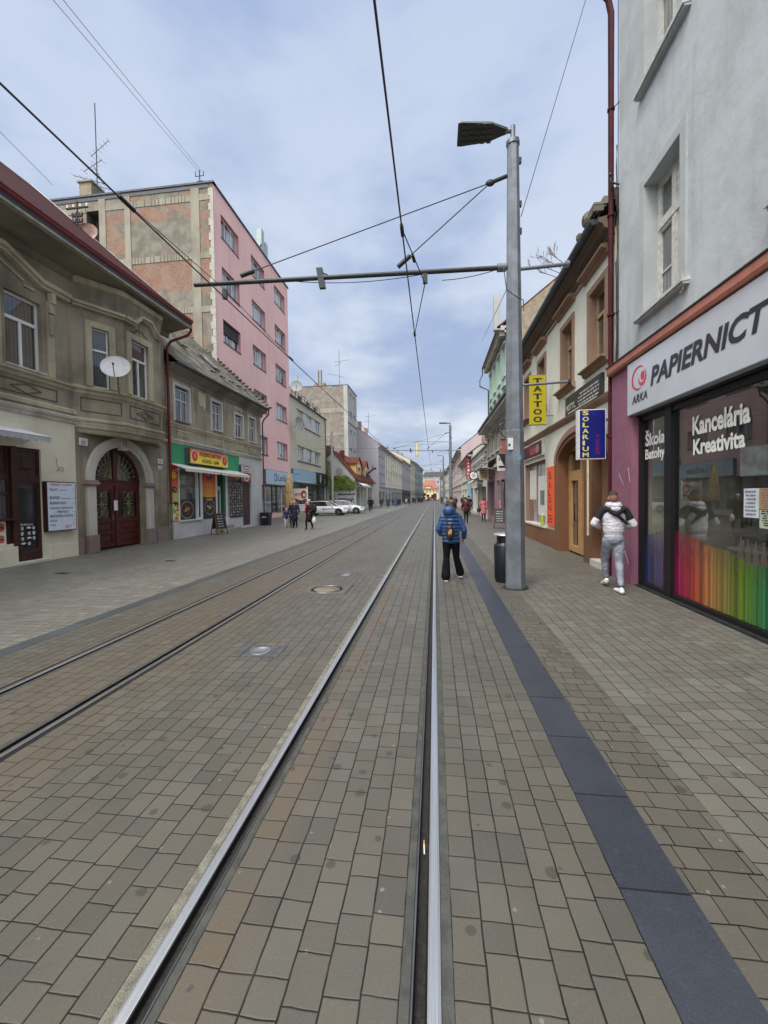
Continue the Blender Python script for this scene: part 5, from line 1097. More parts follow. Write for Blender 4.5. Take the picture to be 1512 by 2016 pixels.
b = MB(); b.fb(Kf, 55.6, 58.6, -.28, -.2, 3.2, 3.3, M_wframe); b.fb(Kf, 57.0, 57.15, -.28, -.2, .3, 3.3, M_wframe); b.fb(Kf, 61.6, 61.75, -.28, .0, .3, 3.3, M_wframe); b.fb(Kf, 59.2, 59.35, -.2, .05, 0, 3.3, M_wframe); b.fb(Kf, 66, 66.2, -.28, .1, 0, 3.3, plain('dark_pink_door', S(120, 60, 84), .6)); sh = b.obj('shop_window', HK)
b = MB(); b.quad(Kf.p(55.6, -.25, .3), Kf.p(70.5, -.25, .3), Kf.p(70.5, -.25, 3.3), Kf.p(55.6, -.25, 3.3), M_pane2); b.obj('pane', sh)
a_ = empty('shop_awning', Kf.p(58, 0, 3.6), 'white awning on the street side of the small red-roofed house', 'awning'); awning(a_, Kf, 55.2, 61.8, 4.05, 3.45, 1.0, MA, .18, 12)
# mural, ivy, board on the gable
Mg = YF(54.98)
b = MB(); b.quad((-13.4, 54.96, .4), (-10.95, 54.96, .4), (-10.95, 54.96, 2.7), (-13.4, 54.96, 2.7), plain('mural_grey', S(168, 164, 170), .9, 0, .15, 2)); rr = random.Random(12)
for k in range(7):
    x = -13.2+k*.32; b.tube([(x, 54.94, .7), (x-.05, 54.94, 1.3), (x+.1, 54.94, 1.75), (x+.22, 54.94, 1.5), (x+.18, 54.94, .8)], .05, 4, plain('mural_dark', S(52, 52, 62), .9))
for k in range(16): x = -13.3+k*.15; b.tube([(x, 54.94, 2.2+.1*math.sin(k)), (x+.1, 54.94, 2.3+.12*math.cos(k*1.7)), (x+.2, 54.94, 2.15)], .055, 4, plain('mural_dark', S(52, 52, 62), .9))
b.obj('mural', label='grey graffiti panel with dark scrawls at the foot of the ivy gable', cat='mural'); b = MB(); disc(b, (-13.0, 54.96, 5.3), VX, VU, .62, .72, plain('mural_pale', S(168, 168, 164), .9, 0, .1), 24, .01); disc(b, (-13.0, 54.96, 5.35), VX, VU, .45, .5, plain('mural_grey2', S(140, 142, 146), .9, 0, .3), 20, .02)
text(b, '23', (-13.25, 54.96, 5.2), VX, VU, .5, .34, plain('mural_pale', S(168, 168, 164), .9), lift=.03)
b.obj('mural', label='pale painted disc high on the ivy gable of the small house', cat='mural')
b = MB(); b.box(-12.3, -11.15, 54.85, 54.93, 2.9, 3.35, M_blackp); text(b, 'UTCAJK', (-12.2, 54.85, 3.0), VX, VU, .95, .25, plain('pale_print2', S(210, 190, 200), .6), .02); b.obj('sign_board', label='small black sign with pale letters on the ivy gable', cat='sign')
def leafcloud(name, par, pts, m, size, n, seed, **kw):
    """n small leaf faces scattered in the given ellipsoids / slabs"""
    rr = random.Random(seed); vs = []; fs = []
    for k in range(n):
        c, r = pts[rr.randrange(len(pts))]
        while True:
            p = Vector([rr.uniform(-1, 1) for _ in range(3)])
            if p.length < 1: break
        p = Vector((c[0]+p.x*r[0], c[1]+p.y*r[1], c[2]+p.z*r[2])); n_ = Vector([rr.gauss(0, 1) for _ in range(3)]).normalized(); t = n_.orthogonal().normalized(); s = n_.cross(t); z = size*rr.uniform(.6, 1.3); i = len(vs)
        vs += [p+t*z, p+s*z*.6, p-t*z, p-s*z*.6]; fs.append((i, i+1, i+2, i+3))
    b = MB(); b.add(vs, fs, m); me = b.mesh(name, False); o = link(name, me, par); return tag(o, **kw)
M_ivy = plain('ivy_leaf', (.24, .31, .07), .7, 0, .5, 6)
ivy = [((-12.3+rx*.4-.2, 54.85, 3.8+rz*.3), (.75, .12, .5)) for rx in range(-3, 4) for rz in range(-2, 3) if not (rz > 0 and rx > 1)]
ivy += [((-13.9-.1*k, 54.8, 1.2+k*.75), (.45, .12, .55)) for k in range(8)]
leafcloud('ivy', None, ivy, M_ivy, .11, 3600, 2, label='bright green ivy covering the gable of the small red-roofed house', cat='ivy')
# carved prow figure on the roof
b = MB(); x0 = XK-.9
b.hexa([(x0, 63.5, 5.2), (x0, 68.5, 5.2), (x0-1.2, 68.5, 5.2), (x0-1.2, 63.5, 5.2), (x0+.5, 62.6, 6.6), (x0+.5, 69, 6.6), (x0-1.4, 69, 6.6), (x0-1.4, 62.6, 6.6)], plain('weathered_planks', S(120, 116, 108), .9, 0, .4, 6))
b.tube([(x0+.5, 66, 4.9), (x0+.8, 66.2, 5.6), (x0+1.3, 66.4, 6.1), (x0+1.7, 66.5, 6.5)], .2, 6, M_blackp); b.ball((x0+1.95, 66.5, 6.5), (.34, .22, .2), M_blackp); b.tube([(x0+1.7, 66.5, 6.5), (x0+1.55, 66.5, 6.95)], .06, 5, M_blackp); b.tube([(x0+.7, 66, 5.2), (x0+1.3, 66.2, 5.3)], .12, 5, M_blackp)
b.obj('roof_sculpture', label='carved boat with a dark animal-head prow on the red tiled roof', cat='sculpture')

# ================================================================ far left terrace (a line slightly turned to the street)
FD = Vector((.0405, 1, 0)).normalized(); Ff = Frame((-10.8-79*.0405, 0, 0), FD, Vector((FD.y, -FD.x, 0)))
def rowhouse(name, F, u0, u1, h, m, lab, nw, rows, roofm, rh=3.5, depth=11, ww=1.1, wh=1.7, shopc=None, gfz=3.8, overh=.5, trim=None, front_gable=True, fm=None, pm=None, z0r=None, cat='building'):
    o = empty(name, F.p((u0+u1)/2, 0, 0), lab, cat); w = MB(); hs = []
    z00 = z0r or gfz+1.0; dz = (h-z00-.6)/rows
    for r in range(rows):
        for i in range(nw):
            c = u0+(u1-u0)*(i+.5)/nw; hs.append((c-ww/2, c+ww/2, z00+dz*r, z00+dz*r+min(wh, dz-.5)))
    n = max(1, int((u1-u0)/4)); gs_ = [(u0+(u1-u0)*(i+.12)/n, u0+(u1-u0)*(i+.88)/n, .3, gfz-.9, .25) for i in range(n)]
    wall(w, F, u0, u1, gfz, h, hs, m, .15); wall(w, F, u0, u1, 0, gfz, gs_, shopc or m, .25)
    w.fb(F, u0, u1, 0, .14, gfz-.05, gfz+.12, trim or M_whitemould)
    q = F.p; P = [q(u0, 0, 0), q(u0, 0, h), q(u0, -depth/2, h+rh), q(u0, -depth, h), q(u0, -depth, 0)]
    w.poly(P, m if front_gable is True else front_gable); w.poly([p+F.u*(u1-u0) for p in P], m); w.obj('wall', o)
    b = MB(); k = rh/(depth/2)
    for s in (0, 1):
        d0 = overh if s == 0 else -depth-overh; zz = h-overh*k
        b.hexa([q(u0, d0, zz), q(u1, d0, zz), q(u1, -depth/2, h+rh), q(u0, -depth/2, h+rh), q(u0, d0, zz+.15), q(u1, d0, zz+.15), q(u1, -depth/2, h+rh+.15), q(u0, -depth/2, h+rh+.15)], roofm)
    rf = b.obj('roof', o)
    b = MB(); b.fb(F, u0+1.2, u0+2.0, -depth*.4, -depth*.4+.7, h+rh*.6, h+rh+.45, M_gable3)
    if 'mint' not in name: b.obj('chimney', rf)
    b = MB(); b.fb(F, u0, u1, .02, overh-.08, h-.5, h-.32, trim or M_whitemould); b.fb(F, u0, u1, 0, .15, h-.8, h-.5, trim or M_whitemould); b.obj('cornice', o)
    for (a, c, z0, z1) in hs:
        b = MB(); f = fm or M_wframe; b.fb(F, a, c, -.12, -.08, z0, z0+.08, f); b.fb(F, a, c, -.12, -.08, z1-.08, z1, f); b.fb(F, a, a+.07, -.12, -.08, z0, z1, f); b.fb(F, c-.07, c, -.12, -.08, z0, z1, f); b.fb(F, (a+c)/2-.04, (a+c)/2+.04, -.12, -.08, z0, z1, f); b.fb(F, a-.12, c+.12, 0, .1, z0-.12, z0-.02, trim or M_whitemould); b.fb(F, a-.1, c+.1, 0, .14, z1+.12, z1+.24, trim or M_whitemould)
        wd = b.obj('window', o); b = MB(); b.quad(q(a, -.11, z0), q(c, -.11, z0), q(c, -.11, z1), q(a, -.11, z1), pm or M_pane); b.obj('pane', wd)
    b = MB()
    for (a, c, z0, z1, _) in gs_: b.fb(F, a, c, -.22, -.16, z1-.1, z1, M_dsteel); b.fb(F, a+(c-a)*.4, a+(c-a)*.45, -.22, -.16, z0, z1, M_dsteel); b.quad(q(a, -.2, z0), q(c, -.2, z0), q(c, -.2, z1), q(a, -.2, z1), M_pane)
    b.obj('shopfront', o)
    return o
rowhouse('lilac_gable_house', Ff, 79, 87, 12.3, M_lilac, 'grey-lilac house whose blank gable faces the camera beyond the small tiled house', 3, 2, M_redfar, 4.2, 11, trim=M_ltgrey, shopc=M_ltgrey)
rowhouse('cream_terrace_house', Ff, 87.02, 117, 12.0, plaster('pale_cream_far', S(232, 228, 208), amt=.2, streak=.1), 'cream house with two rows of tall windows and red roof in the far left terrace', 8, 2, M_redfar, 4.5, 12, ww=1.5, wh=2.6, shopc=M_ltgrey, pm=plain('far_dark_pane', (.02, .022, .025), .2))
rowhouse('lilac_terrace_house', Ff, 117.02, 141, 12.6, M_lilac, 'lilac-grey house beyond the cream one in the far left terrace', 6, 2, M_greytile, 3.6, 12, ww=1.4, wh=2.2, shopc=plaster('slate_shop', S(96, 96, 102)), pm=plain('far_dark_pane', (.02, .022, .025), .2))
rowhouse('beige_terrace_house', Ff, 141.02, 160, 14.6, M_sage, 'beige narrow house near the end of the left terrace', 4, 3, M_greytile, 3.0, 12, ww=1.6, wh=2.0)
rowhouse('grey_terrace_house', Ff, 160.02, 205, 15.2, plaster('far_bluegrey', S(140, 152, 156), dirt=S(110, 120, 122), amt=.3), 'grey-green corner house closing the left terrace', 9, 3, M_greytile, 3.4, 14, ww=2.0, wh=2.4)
aerial('roof_aerial', (-13.8, 86, 15.6), 4.2, [(3.4, 1, .1, 2.2, .1, 5), (2.3, -1, .1, 1.6, 0, 5)], 'small roof aerial on the red roof of the far left terrace')
# end of the street
Ye = 236; o = empty('yellow_villa', (-3.2, Ye, 0), 'pale yellow house with orange hipped roof closing the far end of the street', 'house')
Ef = YF(Ye); w = MB(); ew = [(-6.6+i*1.9, -5.8+i*1.9, 3.9, 5.3) for i in range(5)]
wall(w, Ef, -8.2, 2.2, 0, 6.4, ew+[(-7.4, -5.6, .3, 2.6), (-4.6, -3.0, .3, 2.8), (-1.8, .8, .3, 2.6)], M_yellow, .25); block(w, Ef, -8.2, 2.2, 12, 0, 6.4, M_yellow, top=False); w.obj('wall', o)
b = MB(); b.fb(Ef, -8, 2, -.6, -.3, .2, 6, M_blackp); b.obj('interior', o)
b = MB(); A_, B_, C_, D_ = (-8.9, Ye-.7, 6.2), (2.9, Ye-.7, 6.2), (2.9, Ye+12.7, 6.2), (-8.9, Ye+12.7, 6.2); E_, G_ = (-5.6, Ye+5, 11.2), (-.5, Ye+5, 11.2)
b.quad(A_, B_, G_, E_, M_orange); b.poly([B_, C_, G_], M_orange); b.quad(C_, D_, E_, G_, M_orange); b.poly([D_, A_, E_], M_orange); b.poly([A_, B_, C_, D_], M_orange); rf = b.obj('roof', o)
b = MB(); b.box(-5.0, -2.0, Ye-.4, Ye+2, 6.3, 7.5, M_yellow); b.box(-5.3, -1.7, Ye-.6, Ye+2, 7.5, 7.9, M_orange); b.obj('dormer', rf)
for (a, c, z0, z1) in ew: window(o, Ef, a, c, z0, z1, .2, M_wframe, M_pane, 2)
for (x0, x1, y, h, m, lab) in ((-7, 7, 262, 14.5, M_ltgrey, 'long grey building with dormers behind the yellow villa'), (3.5, 16, 246, 11.5, M_lilac, 'grey-lilac building right of the yellow villa at the end of the street')):
    o = empty('distant_block', ((x0+x1)/2, y, 0), lab, 'building'); f = YF(y); w = MB(); hs = [(x0+.8+i*2.0, x0+1.8+i*2.0, 3.4+j*3.3, 5.0+j*3.3) for i in range(int((x1-x0-1)/2)) for j in range(int(h/3.5)-1)]
    wall(w, f, x0, x1, 0, h, hs, m, .2); block(w, f, x0, x1, 12, 0, h, m); w.obj('wall', o)
    b = MB(); b.prism([(x0-.5, y-.5, h), (x1+.5, y-.5, h), (x1-1, y+3, h+3), (x0+1, y+3, h+3)], (0, 4, 0), M_greytile); b.obj('roof', o)
    for hh in hs: window(o, f, *hh, .15, M_wframe, M_pane, 1)
b = MB(); rr = random.Random(9)
leafcloud('street_trees', None, [((-8+rr.uniform(-3, 3), 226+rr.uniform(-4, 4), 2+rr.uniform(0, 1.5)), (1.4, 1.4, 1.0)) for _ in range(9)], plain('dull_leaf', (.05, .06, .03), .8, 0, .4, 3), .22, 1800, 5, label='dull green shrubs at the far end of the street before the yellow villa', cat='shrub')
# ================================================================ RIGHT: grey house with stationery shop
XR = 3.9; G_ = RF(XR); q = G_.p
HR = empty('grey_rendered_house', (XR, 6, 0), 'tall grey-blue rendered house with stationery shop at the right edge', 'house')
w = MB()
rw = [(7.05, 8.15, 5.12, 7.42, .28), (3.95, 5.05, 5.12, 7.42, .28), (.9, 2.0, 5.12, 7.42, .28), (7.05, 8.15, 9.24, 11.6, .28), (3.95, 5.05, 9.24, 11.6, .28), (.9, 2.0, 9.24, 11.6, .28)]
wall(w, G_, -8, 9.22, 4.42, 15.5, rw, M_grey, .28, M_greytrim)
wall(w, G_, -8, 8.40, 0, 4.42, [(2.6, 8.38, .0, 3.24, .12)], M_purple, .12, M_blackp)
w.fb(G_, 8.40, 9.27, -.2, .12, 0, 4.28, M_purple)
block(w, G_, -8, 9.22, 12, 0, 15.5, M_grey)
w.obj('wall', HR)
b = MB(); cornice(b, G_, -8, 9.30, [(0, 4.28), (.2, 4.285), (.22, 4.33), (.22, 4.44), (.0, 4.50)], plaster('salmon_ledge', S(176, 118, 104), dirt=S(130, 86, 76), amt=.5)); b.fb(G_, -8, 9.31, 0, .235, 4.445, 4.47, M_dsteel); b.obj('ledge', HR)
for (a, c, z0, z1, _) in rw:
    b = MB(); surround(b, G_, a, c, z0, z1, .16, .03, M_greytrim); b.obj('window_surround', HR)
    w_ = MB(); d0, d1 = -.28, -.21; m = M_oframe
    for (x0, x1, zz0, zz1, dd) in ((a, a+.07, z0, z1, d1), (c-.07, c, z0, z1, d1), (a+.07, c-.07, z0, z0+.08, d1), (a+.07, c-.07, z1-.07, z1, d1), (a+.07, c-.07, z0+1.42, z0+1.56, d1+.03), ((a+c)/2-.06, (a+c)/2+.06, z0+.08, z1-.07, d1+.02)):
        w_.fb(G_, x0, x1, d0, dd, zz0, zz1, m)
    for s in (0, 1):
        x0, x1 = (a+.07, (a+c)/2-.06) if s == 0 else ((a+c)/2+.06, c-.07)
        for (zz0, zz1) in ((z0+.08, z0+1.42), (z0+1.56, z1-.07)):
            for (p0, p1, r0, r1) in ((x0, x0+.04, zz0, zz1), (x1-.04, x1, zz0, zz1), (x0+.04, x1-.04, zz0, zz0+.05), (x0+.04, x1-.04, zz1-.05, zz1)): w_.fb(G_, p0, p1, d0+.01, d1+.0, r0, r1, m)
        w_.fb(G_, x0+.04, x1-.04, d0+.01, d1-.015, z0+.62, z0+.65, m)
    wo = w_.obj('window', HR)
    b = MB(); b.quad(q(a, d0+.03, z0), q(c, d0+.03, z0), q(c, d0+.03, z1), q(a, d0+.03, z1), glassy('old_pane', (.09, .10, .105), lit=(.20, .21, .21), rough=.06)); b.obj('pane', wo)
    b = MB(); b.hexa([q(a-.24, -.22, z0-.05), q(c+.2, -.22, z0-.05), q(c+.2, .13, z0-.1), q(a-.24, .13, z0-.1), q(a-.24, -.22, z0+.0), q(c+.2, -.22, z0+.0), q(c+.2, .13, z0-.05), q(a-.24, .13, z0-.05)], plain('pale_sill', S(186, 190, 192), .6, 0, .2)); b.fb(G_, a-.23, c+.19, -.0, .1, z0-.13, z0-.09, M_greytrim); b.obj('sill', wo)
b = MB(); b.tube([q(6.98, .02, 5.3), q(6.93, .03, 5.1), q(6.9, .05, 4.95), q(6.95, .05, 4.9), q(7.0, .04, 4.95)], .012, 5, M_oframe); b.obj('loose_cable', label='short loose cable hanging below the first-floor window of the grey house', cat='cable')
b = MB()
b.tube([(3.80, 9.37, .02), (3.80, 9.37, 11.9), (3.74, 9.37, 12.2), (3.3, 9.37, 12.75), (3.0, 9.37, 13.05)], .062, 12, M_pipe_r)
for z in (3.0, 5.6, 7.7, 9.9): b.cyl((3.80, 9.37, z), (3.80, 9.37, z+.05), .075, m=M_pipe_r); b.tube([(3.80, 9.37, z+.02), (3.9, 9.20, z+.02)], .012, 4, M_dsteel)
b.obj('downpipe', HR)
b = MB(); rr = random.Random(2)
for k in range(3): b.tube([(3.885, 9.235+.02*k, 4.4+z*.35+0) for z in range(0, 24)] if k == 0 else [(3.88+rr.uniform(-.02, .01), 9.25+.02*k+rr.uniform(-.015, .015), 3.9+z*.4) for z in range(0, 20-6*k)], .009+.003*k, 5, M_wire)
b.tube([(3.9, 9.22, 8.25), (3.72, 9.2, 8.3), (3.72, 9.2, 8.42)], .02, 5, M_wire); b.ball((3.72, 9.2, 8.45), (.035, .035, .05), M_blackp); b.obj('wall_cable', label='bundle of thin cables with hook along the edge of the grey house', cat='cable')
# shopfront
MBK = plain('black_aluminium', (.014, .014, .016), .4, .3)
b = MB()
for (a, c, z0, z1) in ((8.30, 8.38, 0, 3.24), (7.31, 7.50, 0, 3.24), (4.62, 4.72, 0, 3.24), (2.6, 2.7, 0, 3.24), (2.7, 8.30, 3.14, 3.24), (2.7, 8.30, 0, .10)):
    if (a, c) == (2.7, 8.30):
        for (x0, x1) in ((2.7, 4.62), (4.72, 7.31), (7.50, 8.30)): b.fb(G_, x0, x1, -.12, -.02, z0, z1, MBK)
    else: b.fb(G_, a, c, -.13, .0, z0, z1, MBK)
SFr = b.obj('shopfront', HR)
b = MB(); b.fb(G_, 2.5, 8.42, -.12, .03, 3.24, 3.30, MBK); b.obj('shopfront_head', HR); b = MB(); b.fb(G_, 2.6, 8.39, -.1, .06, -.01, .03, M_dsteel); b.obj('threshold', HR)
CG = clear_glass('shop_clear_glass')
b = MB()
for (x0, x1) in ((2.7, 4.62), (4.72, 7.31), (7.50, 8.30)): b.quad(q(x0, -.07, .1), q(x1, -.07, .1), q(x1, -.07, 3.14), q(x0, -.07, 3.14), CG)
b.obj('pane', SFr)
b = MB(); dk = plain('shop_inside_wall', S(170, 162, 144), .9, 0, .3, 1.5); X0, X1 = XR+.14, XR+4.6
b.quad((X1, 2.5, 0), (X1, 8.4, 0), (X1, 8.4, 3.2), (X1, 2.5, 3.2), dk); b.quad((X0, 8.39, 0), (X1, 8.39, 0), (X1, 8.39, 3.2), (X0, 8.39, 3.2), dk); b.quad((X0, 2.5, 0), (X1, 2.5, 0), (X1, 2.5, 3.2), (X0, 2.5, 3.2), dk)
b.quad((X0, 2.5, .02), (X1, 2.5, .02), (X1, 8.4, .02), (X0, 8.4, .02), plain('shop_floor', S(96, 92, 86), .5)); b.quad((X0, 2.5, 3.2), (X1, 2.5, 3.2), (X1, 8.4, 3.2), (X0, 8.4, 3.2), plain('shop_ceiling', S(120, 120, 116), .9))
b.obj('interior', HR)
rr = random.Random(21)
for k, (y, x, w_, d_, lab) in enumerate(((7.7, 1.5, .9, .4, 'low shelf unit of stationery behind the narrow shop window'), (6.3, 1.4, 1.1, .4, 'shelf unit of stationery behind the wide shop window'), (4.9, 1.8, 1.0, .4, 'tall shelf unit of stationery deep behind the wide shop window'))):
    o = empty('shelf_unit', (XR+x, y, 0), lab, 'shelf', 'shelves inside the stationery shop'); b = MB(); h = 1.25+.35*k; ms = plain('shelf_grey', S(120, 116, 106), .7)
    b.box(XR+x, XR+x+d_, y-w_/2, y-w_/2+.03, 0, h, ms); b.box(XR+x, XR+x+d_, y+w_/2-.03, y+w_/2, 0, h, ms)
    for j in range(int(h/.32)+1): b.box(XR+x, XR+x+d_, y-w_/2+.03, y+w_/2-.03, .05+j*.32, .075+j*.32, ms)
    b.obj('rack', o); b = MB()
    for j in range(int(h/.32)):
        yy = y-w_/2+.05
        while yy < y+w_/2-.1:
            s = rr.uniform(.03, .09); c = rr.choice([(150, 60, 60), (60, 90, 140), (190, 180, 150), (70, 120, 90), (200, 200, 200), (60, 60, 66), (190, 150, 60)]); b.box(XR+x+.02, XR+x+rr.uniform(.15, .3), yy, yy+s, .075+j*.32, .075+j*.32+rr.uniform(.12, .26), plain('goods%d%d%d' % c, S(*c), .6)); yy += s+.008
    b.obj('stationery', o, kind='stuff')
b = MB(); x, y = XR+.55, 5.62; b.cyl((x, y, .05), (x, y, 1.95), .02, m=M_steel); b.cyl((x, y, .02), (x, y, .06), .22, m=M_steel)
for j in range(9):
    for a in range(6): an = a*math.pi/3; c = Vector((x+.12*math.cos(an), y+.12*math.sin(an), .75+j*.135)); b.box(c.x-.035, c.x+.035, c.y-.04, c.y+.04, c.z, c.z+.11, plain('card%d' % ((j+a) % 5), S(*[(186, 160, 120), (120, 130, 140), (150, 90, 80), (90, 110, 90), (200, 196, 186)][(j+a) % 5]), .6))
b.obj('card_stand', label='revolving card stand behind the wide shop window', cat='display stand')
b = MB(); x0, y0, y1 = XR+.5, 4.9, 5.8
for (a, c, z0, z1) in ((y0, y0+.04, .1, 1.25), (y1-.04, y1, .1, 1.25), (y0, y1, 1.21, 1.25), (y0, y1, .1, .14), (5.35, 5.39, .1, 1.21)): b.box(x0, x0+.4, a, c, z0, z1, M_oframe)
b.box(x0+.1, x0+.35, 5.5, 5.7, .14, .8, plain('goods606066', S(60, 60, 66), .6)); b.box(x0+.1, x0+.3, 5.0, 5.25, .14, .6, plain('goods1506060', S(150, 60, 60), .6))
b.obj('display_cabinet', label='white open display cabinet inside the stationery shop window', cat='cabinet')
b = MB(); b.box(XR+1.0, XR+1.9, 6.0, 7.3, .02, .85, plain('counter_wood', S(120, 100, 76), .6)); b.box(XR+.9, XR+2.0, 5.95, 7.35, .85, .89, plain('counter_top', S(150, 146, 136), .4)); b.obj('shop_counter', label='low counter inside the stationery shop', cat='counter')
# printed pencils on the glass
def see_through(m, k):
    nt = m.node_tree; t = NT(nt); mx = t.n('ShaderNodeMixShader', {0: k}); nt.links.new(t.n('ShaderNodeBsdfTransparent').outputs[0], mx.inputs[1]); nt.links.new(nt.nodes['Principled BSDF'].outputs[0], mx.inputs[2]); nt.links.new(mx.outputs[0], nt.nodes['Material Output'].inputs[0]); return m
def pencil_mat(name):
    m, t, p = newmat(name); nt = m.node_tree
    pos = t.n('ShaderNodeNewGeometry').outputs['Position']; sp = t.n('ShaderNodeSeparateXYZ', {0: pos}); y = sp.outputs[1]
    f = t.m('DIVIDE', t.m('SUBTRACT', 8.35, y), 5.0)
    c = t.ramp(f, [(0.0, S(40, 64, 110)), (.10, S(90, 84, 140)), (.16, S(120, 50, 110)), (.22, S(186, 24, 104)), (.29, S(200, 44, 60)), (.345, S(214, 110, 60)), (.41, S(206, 156, 80)), (.46, S(150, 150, 70)), (.50, S(130, 160, 40)), (.54, S(96, 160, 60)), (.60, S(10, 140, 100)), (.66, S(0, 110, 100)), (.8, S(20, 80, 120))])
    st = t.m('FRACT', t.m('MULTIPLY', y, 1/.035)); k = t.ss(t.noise(t.n('ShaderNodeCombineXYZ', {0: t.m('MULTIPLY', t.m('FLOOR', t.m('MULTIPLY', y, 1/.035)), 3.7), 1: 0., 2: 0.}).outputs[0], 1, 0), .3, .7, .3, .85)
    vm = t.n('ShaderNodeVectorMath', operation='SCALE'); nt.links.new(c, vm.inputs[0]); nt.links.new(k, vm.inputs['Scale'])
    nt.links.new(vm.outputs[0], p.inputs['Base Color']); p.inputs['Roughness'].default_value = .35
    tr = t.n('ShaderNodeBsdfTransparent'); mx = t.n('ShaderNodeMixShader'); t.set(mx.inputs[0], t.ss(sp.outputs[2], .35, 1.25, .85, .35)); nt.links.new(tr.outputs[0], mx.inputs[1]); nt.links.new(p.outputs[0], mx.inputs[2]); nt.links.new(mx.outputs[0], nt.nodes['Material Output'].inputs[0])
    return m
PMt = pencil_mat('pencil_print'); PT_ = see_through(plain('pencil_tip_print', S(96, 88, 80), .6, 0, .1), .7)
b = MB(); d = -.066
def pencils(y0, y1, w0, hf):
    y = y0
    while y > y1+.02:
        wd = min(w0, y-y1); h = hf(y); P = [q(y, d, .11), q(y-wd*.96, d, .11), q(y-wd*.96, d, h), q(y, d, h)]; b.quad(*P, PMt)
        if y < 6.0: b.poly([q(y, d, h+.002), q(y-wd*.96, d, h+.002), q(y-wd*.56, d, h+.30), q(y-wd*.42, d, h+.30)], PT_)
        y -= wd
pencils(8.29, 7.51, .13, lambda y: .98+.22*(8.29-y)/.78); pencils(7.30, 4.73, .128, lambda y: 1.16-.02*math.sin(y*9)-(7.3-y)*.17)
b.obj('pencil_decal', label='rainbow row of giant printed pencils along the foot of the shop windows', cat='decal')
RY = -VY; gd = -.064; wl_ = empty('window_lettering', q(7, 0, 2.4), 'white vinyl words on the shop windows of the grey house', 'lettering')
for (s, y, z, w_, h_) in (('Škola', 8.25, 2.66, .66, .30), ('Batohy', 8.25, 2.36, .66, .25), ('Kancelária', 6.84, 2.66, 1.16, .29), ('Kreativita', 6.82, 2.36, 1.06, .24)):
    b = MB(); text(b, s, q(y, gd, z), RY, VU, w_, h_, plain('white_vinyl', S(224, 226, 224), .5), .035); b.obj('word', wl_)
def sheet_note(name, y0, y1, z0, z1, m, lab, seed, pm=None):
    b = MB(); b.fb(G_, y1, y0, -.069, -.062, z0, z1, m); scribble(b, q(y0-.02, -.062, z0+.03), RY, VU, (y0-y1)*.9, (z1-z0)*.9, pm or plain('print_grey2', S(110, 112, 120), .6), 7, .002, seed); return b.obj(name, label=lab, cat='notice', group='paper notices stuck in the shop window')
sheet_note('paper_notice', 5.78, 5.54, 1.46, 1.83, plain('paper_bluewhite', S(196, 206, 216), .7), 'pale blue-white paper notice left of the brown one in the shop window', 1)
sheet_note('paper_notice', 5.53, 5.08, 1.57, 1.83, plain('paper_brown', S(170, 130, 86), .7), 'brown paper notice in the shop window', 2)
sheet_note('paper_notice', 5.52, 5.06, 1.34, 1.56, plain('paper_greenish', S(176, 186, 168), .7), 'greenish card with black print under the brown notice', 3, M_blackp)
sheet_note('paper_notice', 5.36, 5.14, 1.0, 1.25, plain('paper_white', S(206, 206, 206), .7), 'small white sticker sheet low in the shop window', 4, plain('print_red', S(214, 50, 84), .5))
b = MB(); x = XR+.3; b.quad((x, 6.2, 2.0), (x+.3, 5.35, 2.0), (x+.3, 5.35, 2.4), (x, 6.2, 2.4), plain('hanging_card', S(130, 150, 150), .6, 0, .4, 8)); b.obj('hanging_banner', label='pale blue display card hanging inside behind the shop window lettering', cat='display card')
# shop sign
SG = empty('shop_sign', q(6, .15, 3.28), 'long white shop sign with slanted dark capitals and red swirl logo', 'sign')
b = MB(); b.fbs(G_, 2.4, 8.46, .0, .17, 3.28, 4.265, .01, plain('sign_white', S(190, 196, 206), .1, 0, .05, 1.5, spec=.6)); b.obj('panel', SG)
b = MB(); d = .172; MT = plain('sign_letter_dark', S(44, 44, 54), .35)
text(b, 'PAPIERNICTVO', q(7.60, d, 3.63), RY, VU, 3.12, .325, MT, .034, .22); text(b, 'ARKA', q(8.26, d, 3.46), RY, VU, .56, .15, MT, .028, .22); b.obj('lettering', SG)
b = MB(); MRL = plain('logo_red', S(206, 48, 76), .35)
def crescent(mb, c, ro, ri, off, a0, a1, m, n=22, sq=1.):
    p = lambda r, a, o=0: q(c[0]-(r*math.cos(a)*.95+o), d+.003, c[1]+r*math.sin(a)*sq)
    for i in range(n):
        t0, t1 = a0+(a1-a0)*i/n, a0+(a1-a0)*(i+1)/n
        g0 = math.sin(math.pi*i/n)**.6; g1 = math.sin(math.pi*(i+1)/n)**.6
        mb.quad(p(ro, t0), p(ro, t1), p(ro-(ro-ri)*g1, t1), p(ro-(ro-ri)*g0, t0), m)
crescent(b, (8.02, 3.90), .27, .215, 0, R(40), R(300), MRL, sq=.8); crescent(b, (7.88, 3.88), .15, .09, 0, R(-190), R(60), MRL, sq=1.0); disc(b, q(7.87, d, 3.91), RY, VU, .065, .08, MRL, 18, .003)
b.obj('logo', SG)
# graffiti scratches on the purple pier
b = MB(); mg_ = plain('chalk_scratch', S(176, 160, 172), .9)
for pts in ([(8.95, 2.2), (8.7, 1.95), (8.52, 2.3), (8.45, 2.0)], [(8.9, 1.4), (8.75, 1.0), (8.86, .75), (9.0, .7)], [(8.9, .95), (8.66, .62), (8.5, .4)], [(8.62, 1.3), (8.9, 1.05)]): b.tube([q(u, .122, z) for u, z in pts], .005, 4, mg_)
b.obj('wall_scratches', label='thin white graffiti scratches on the purple pier', cat='graffiti')

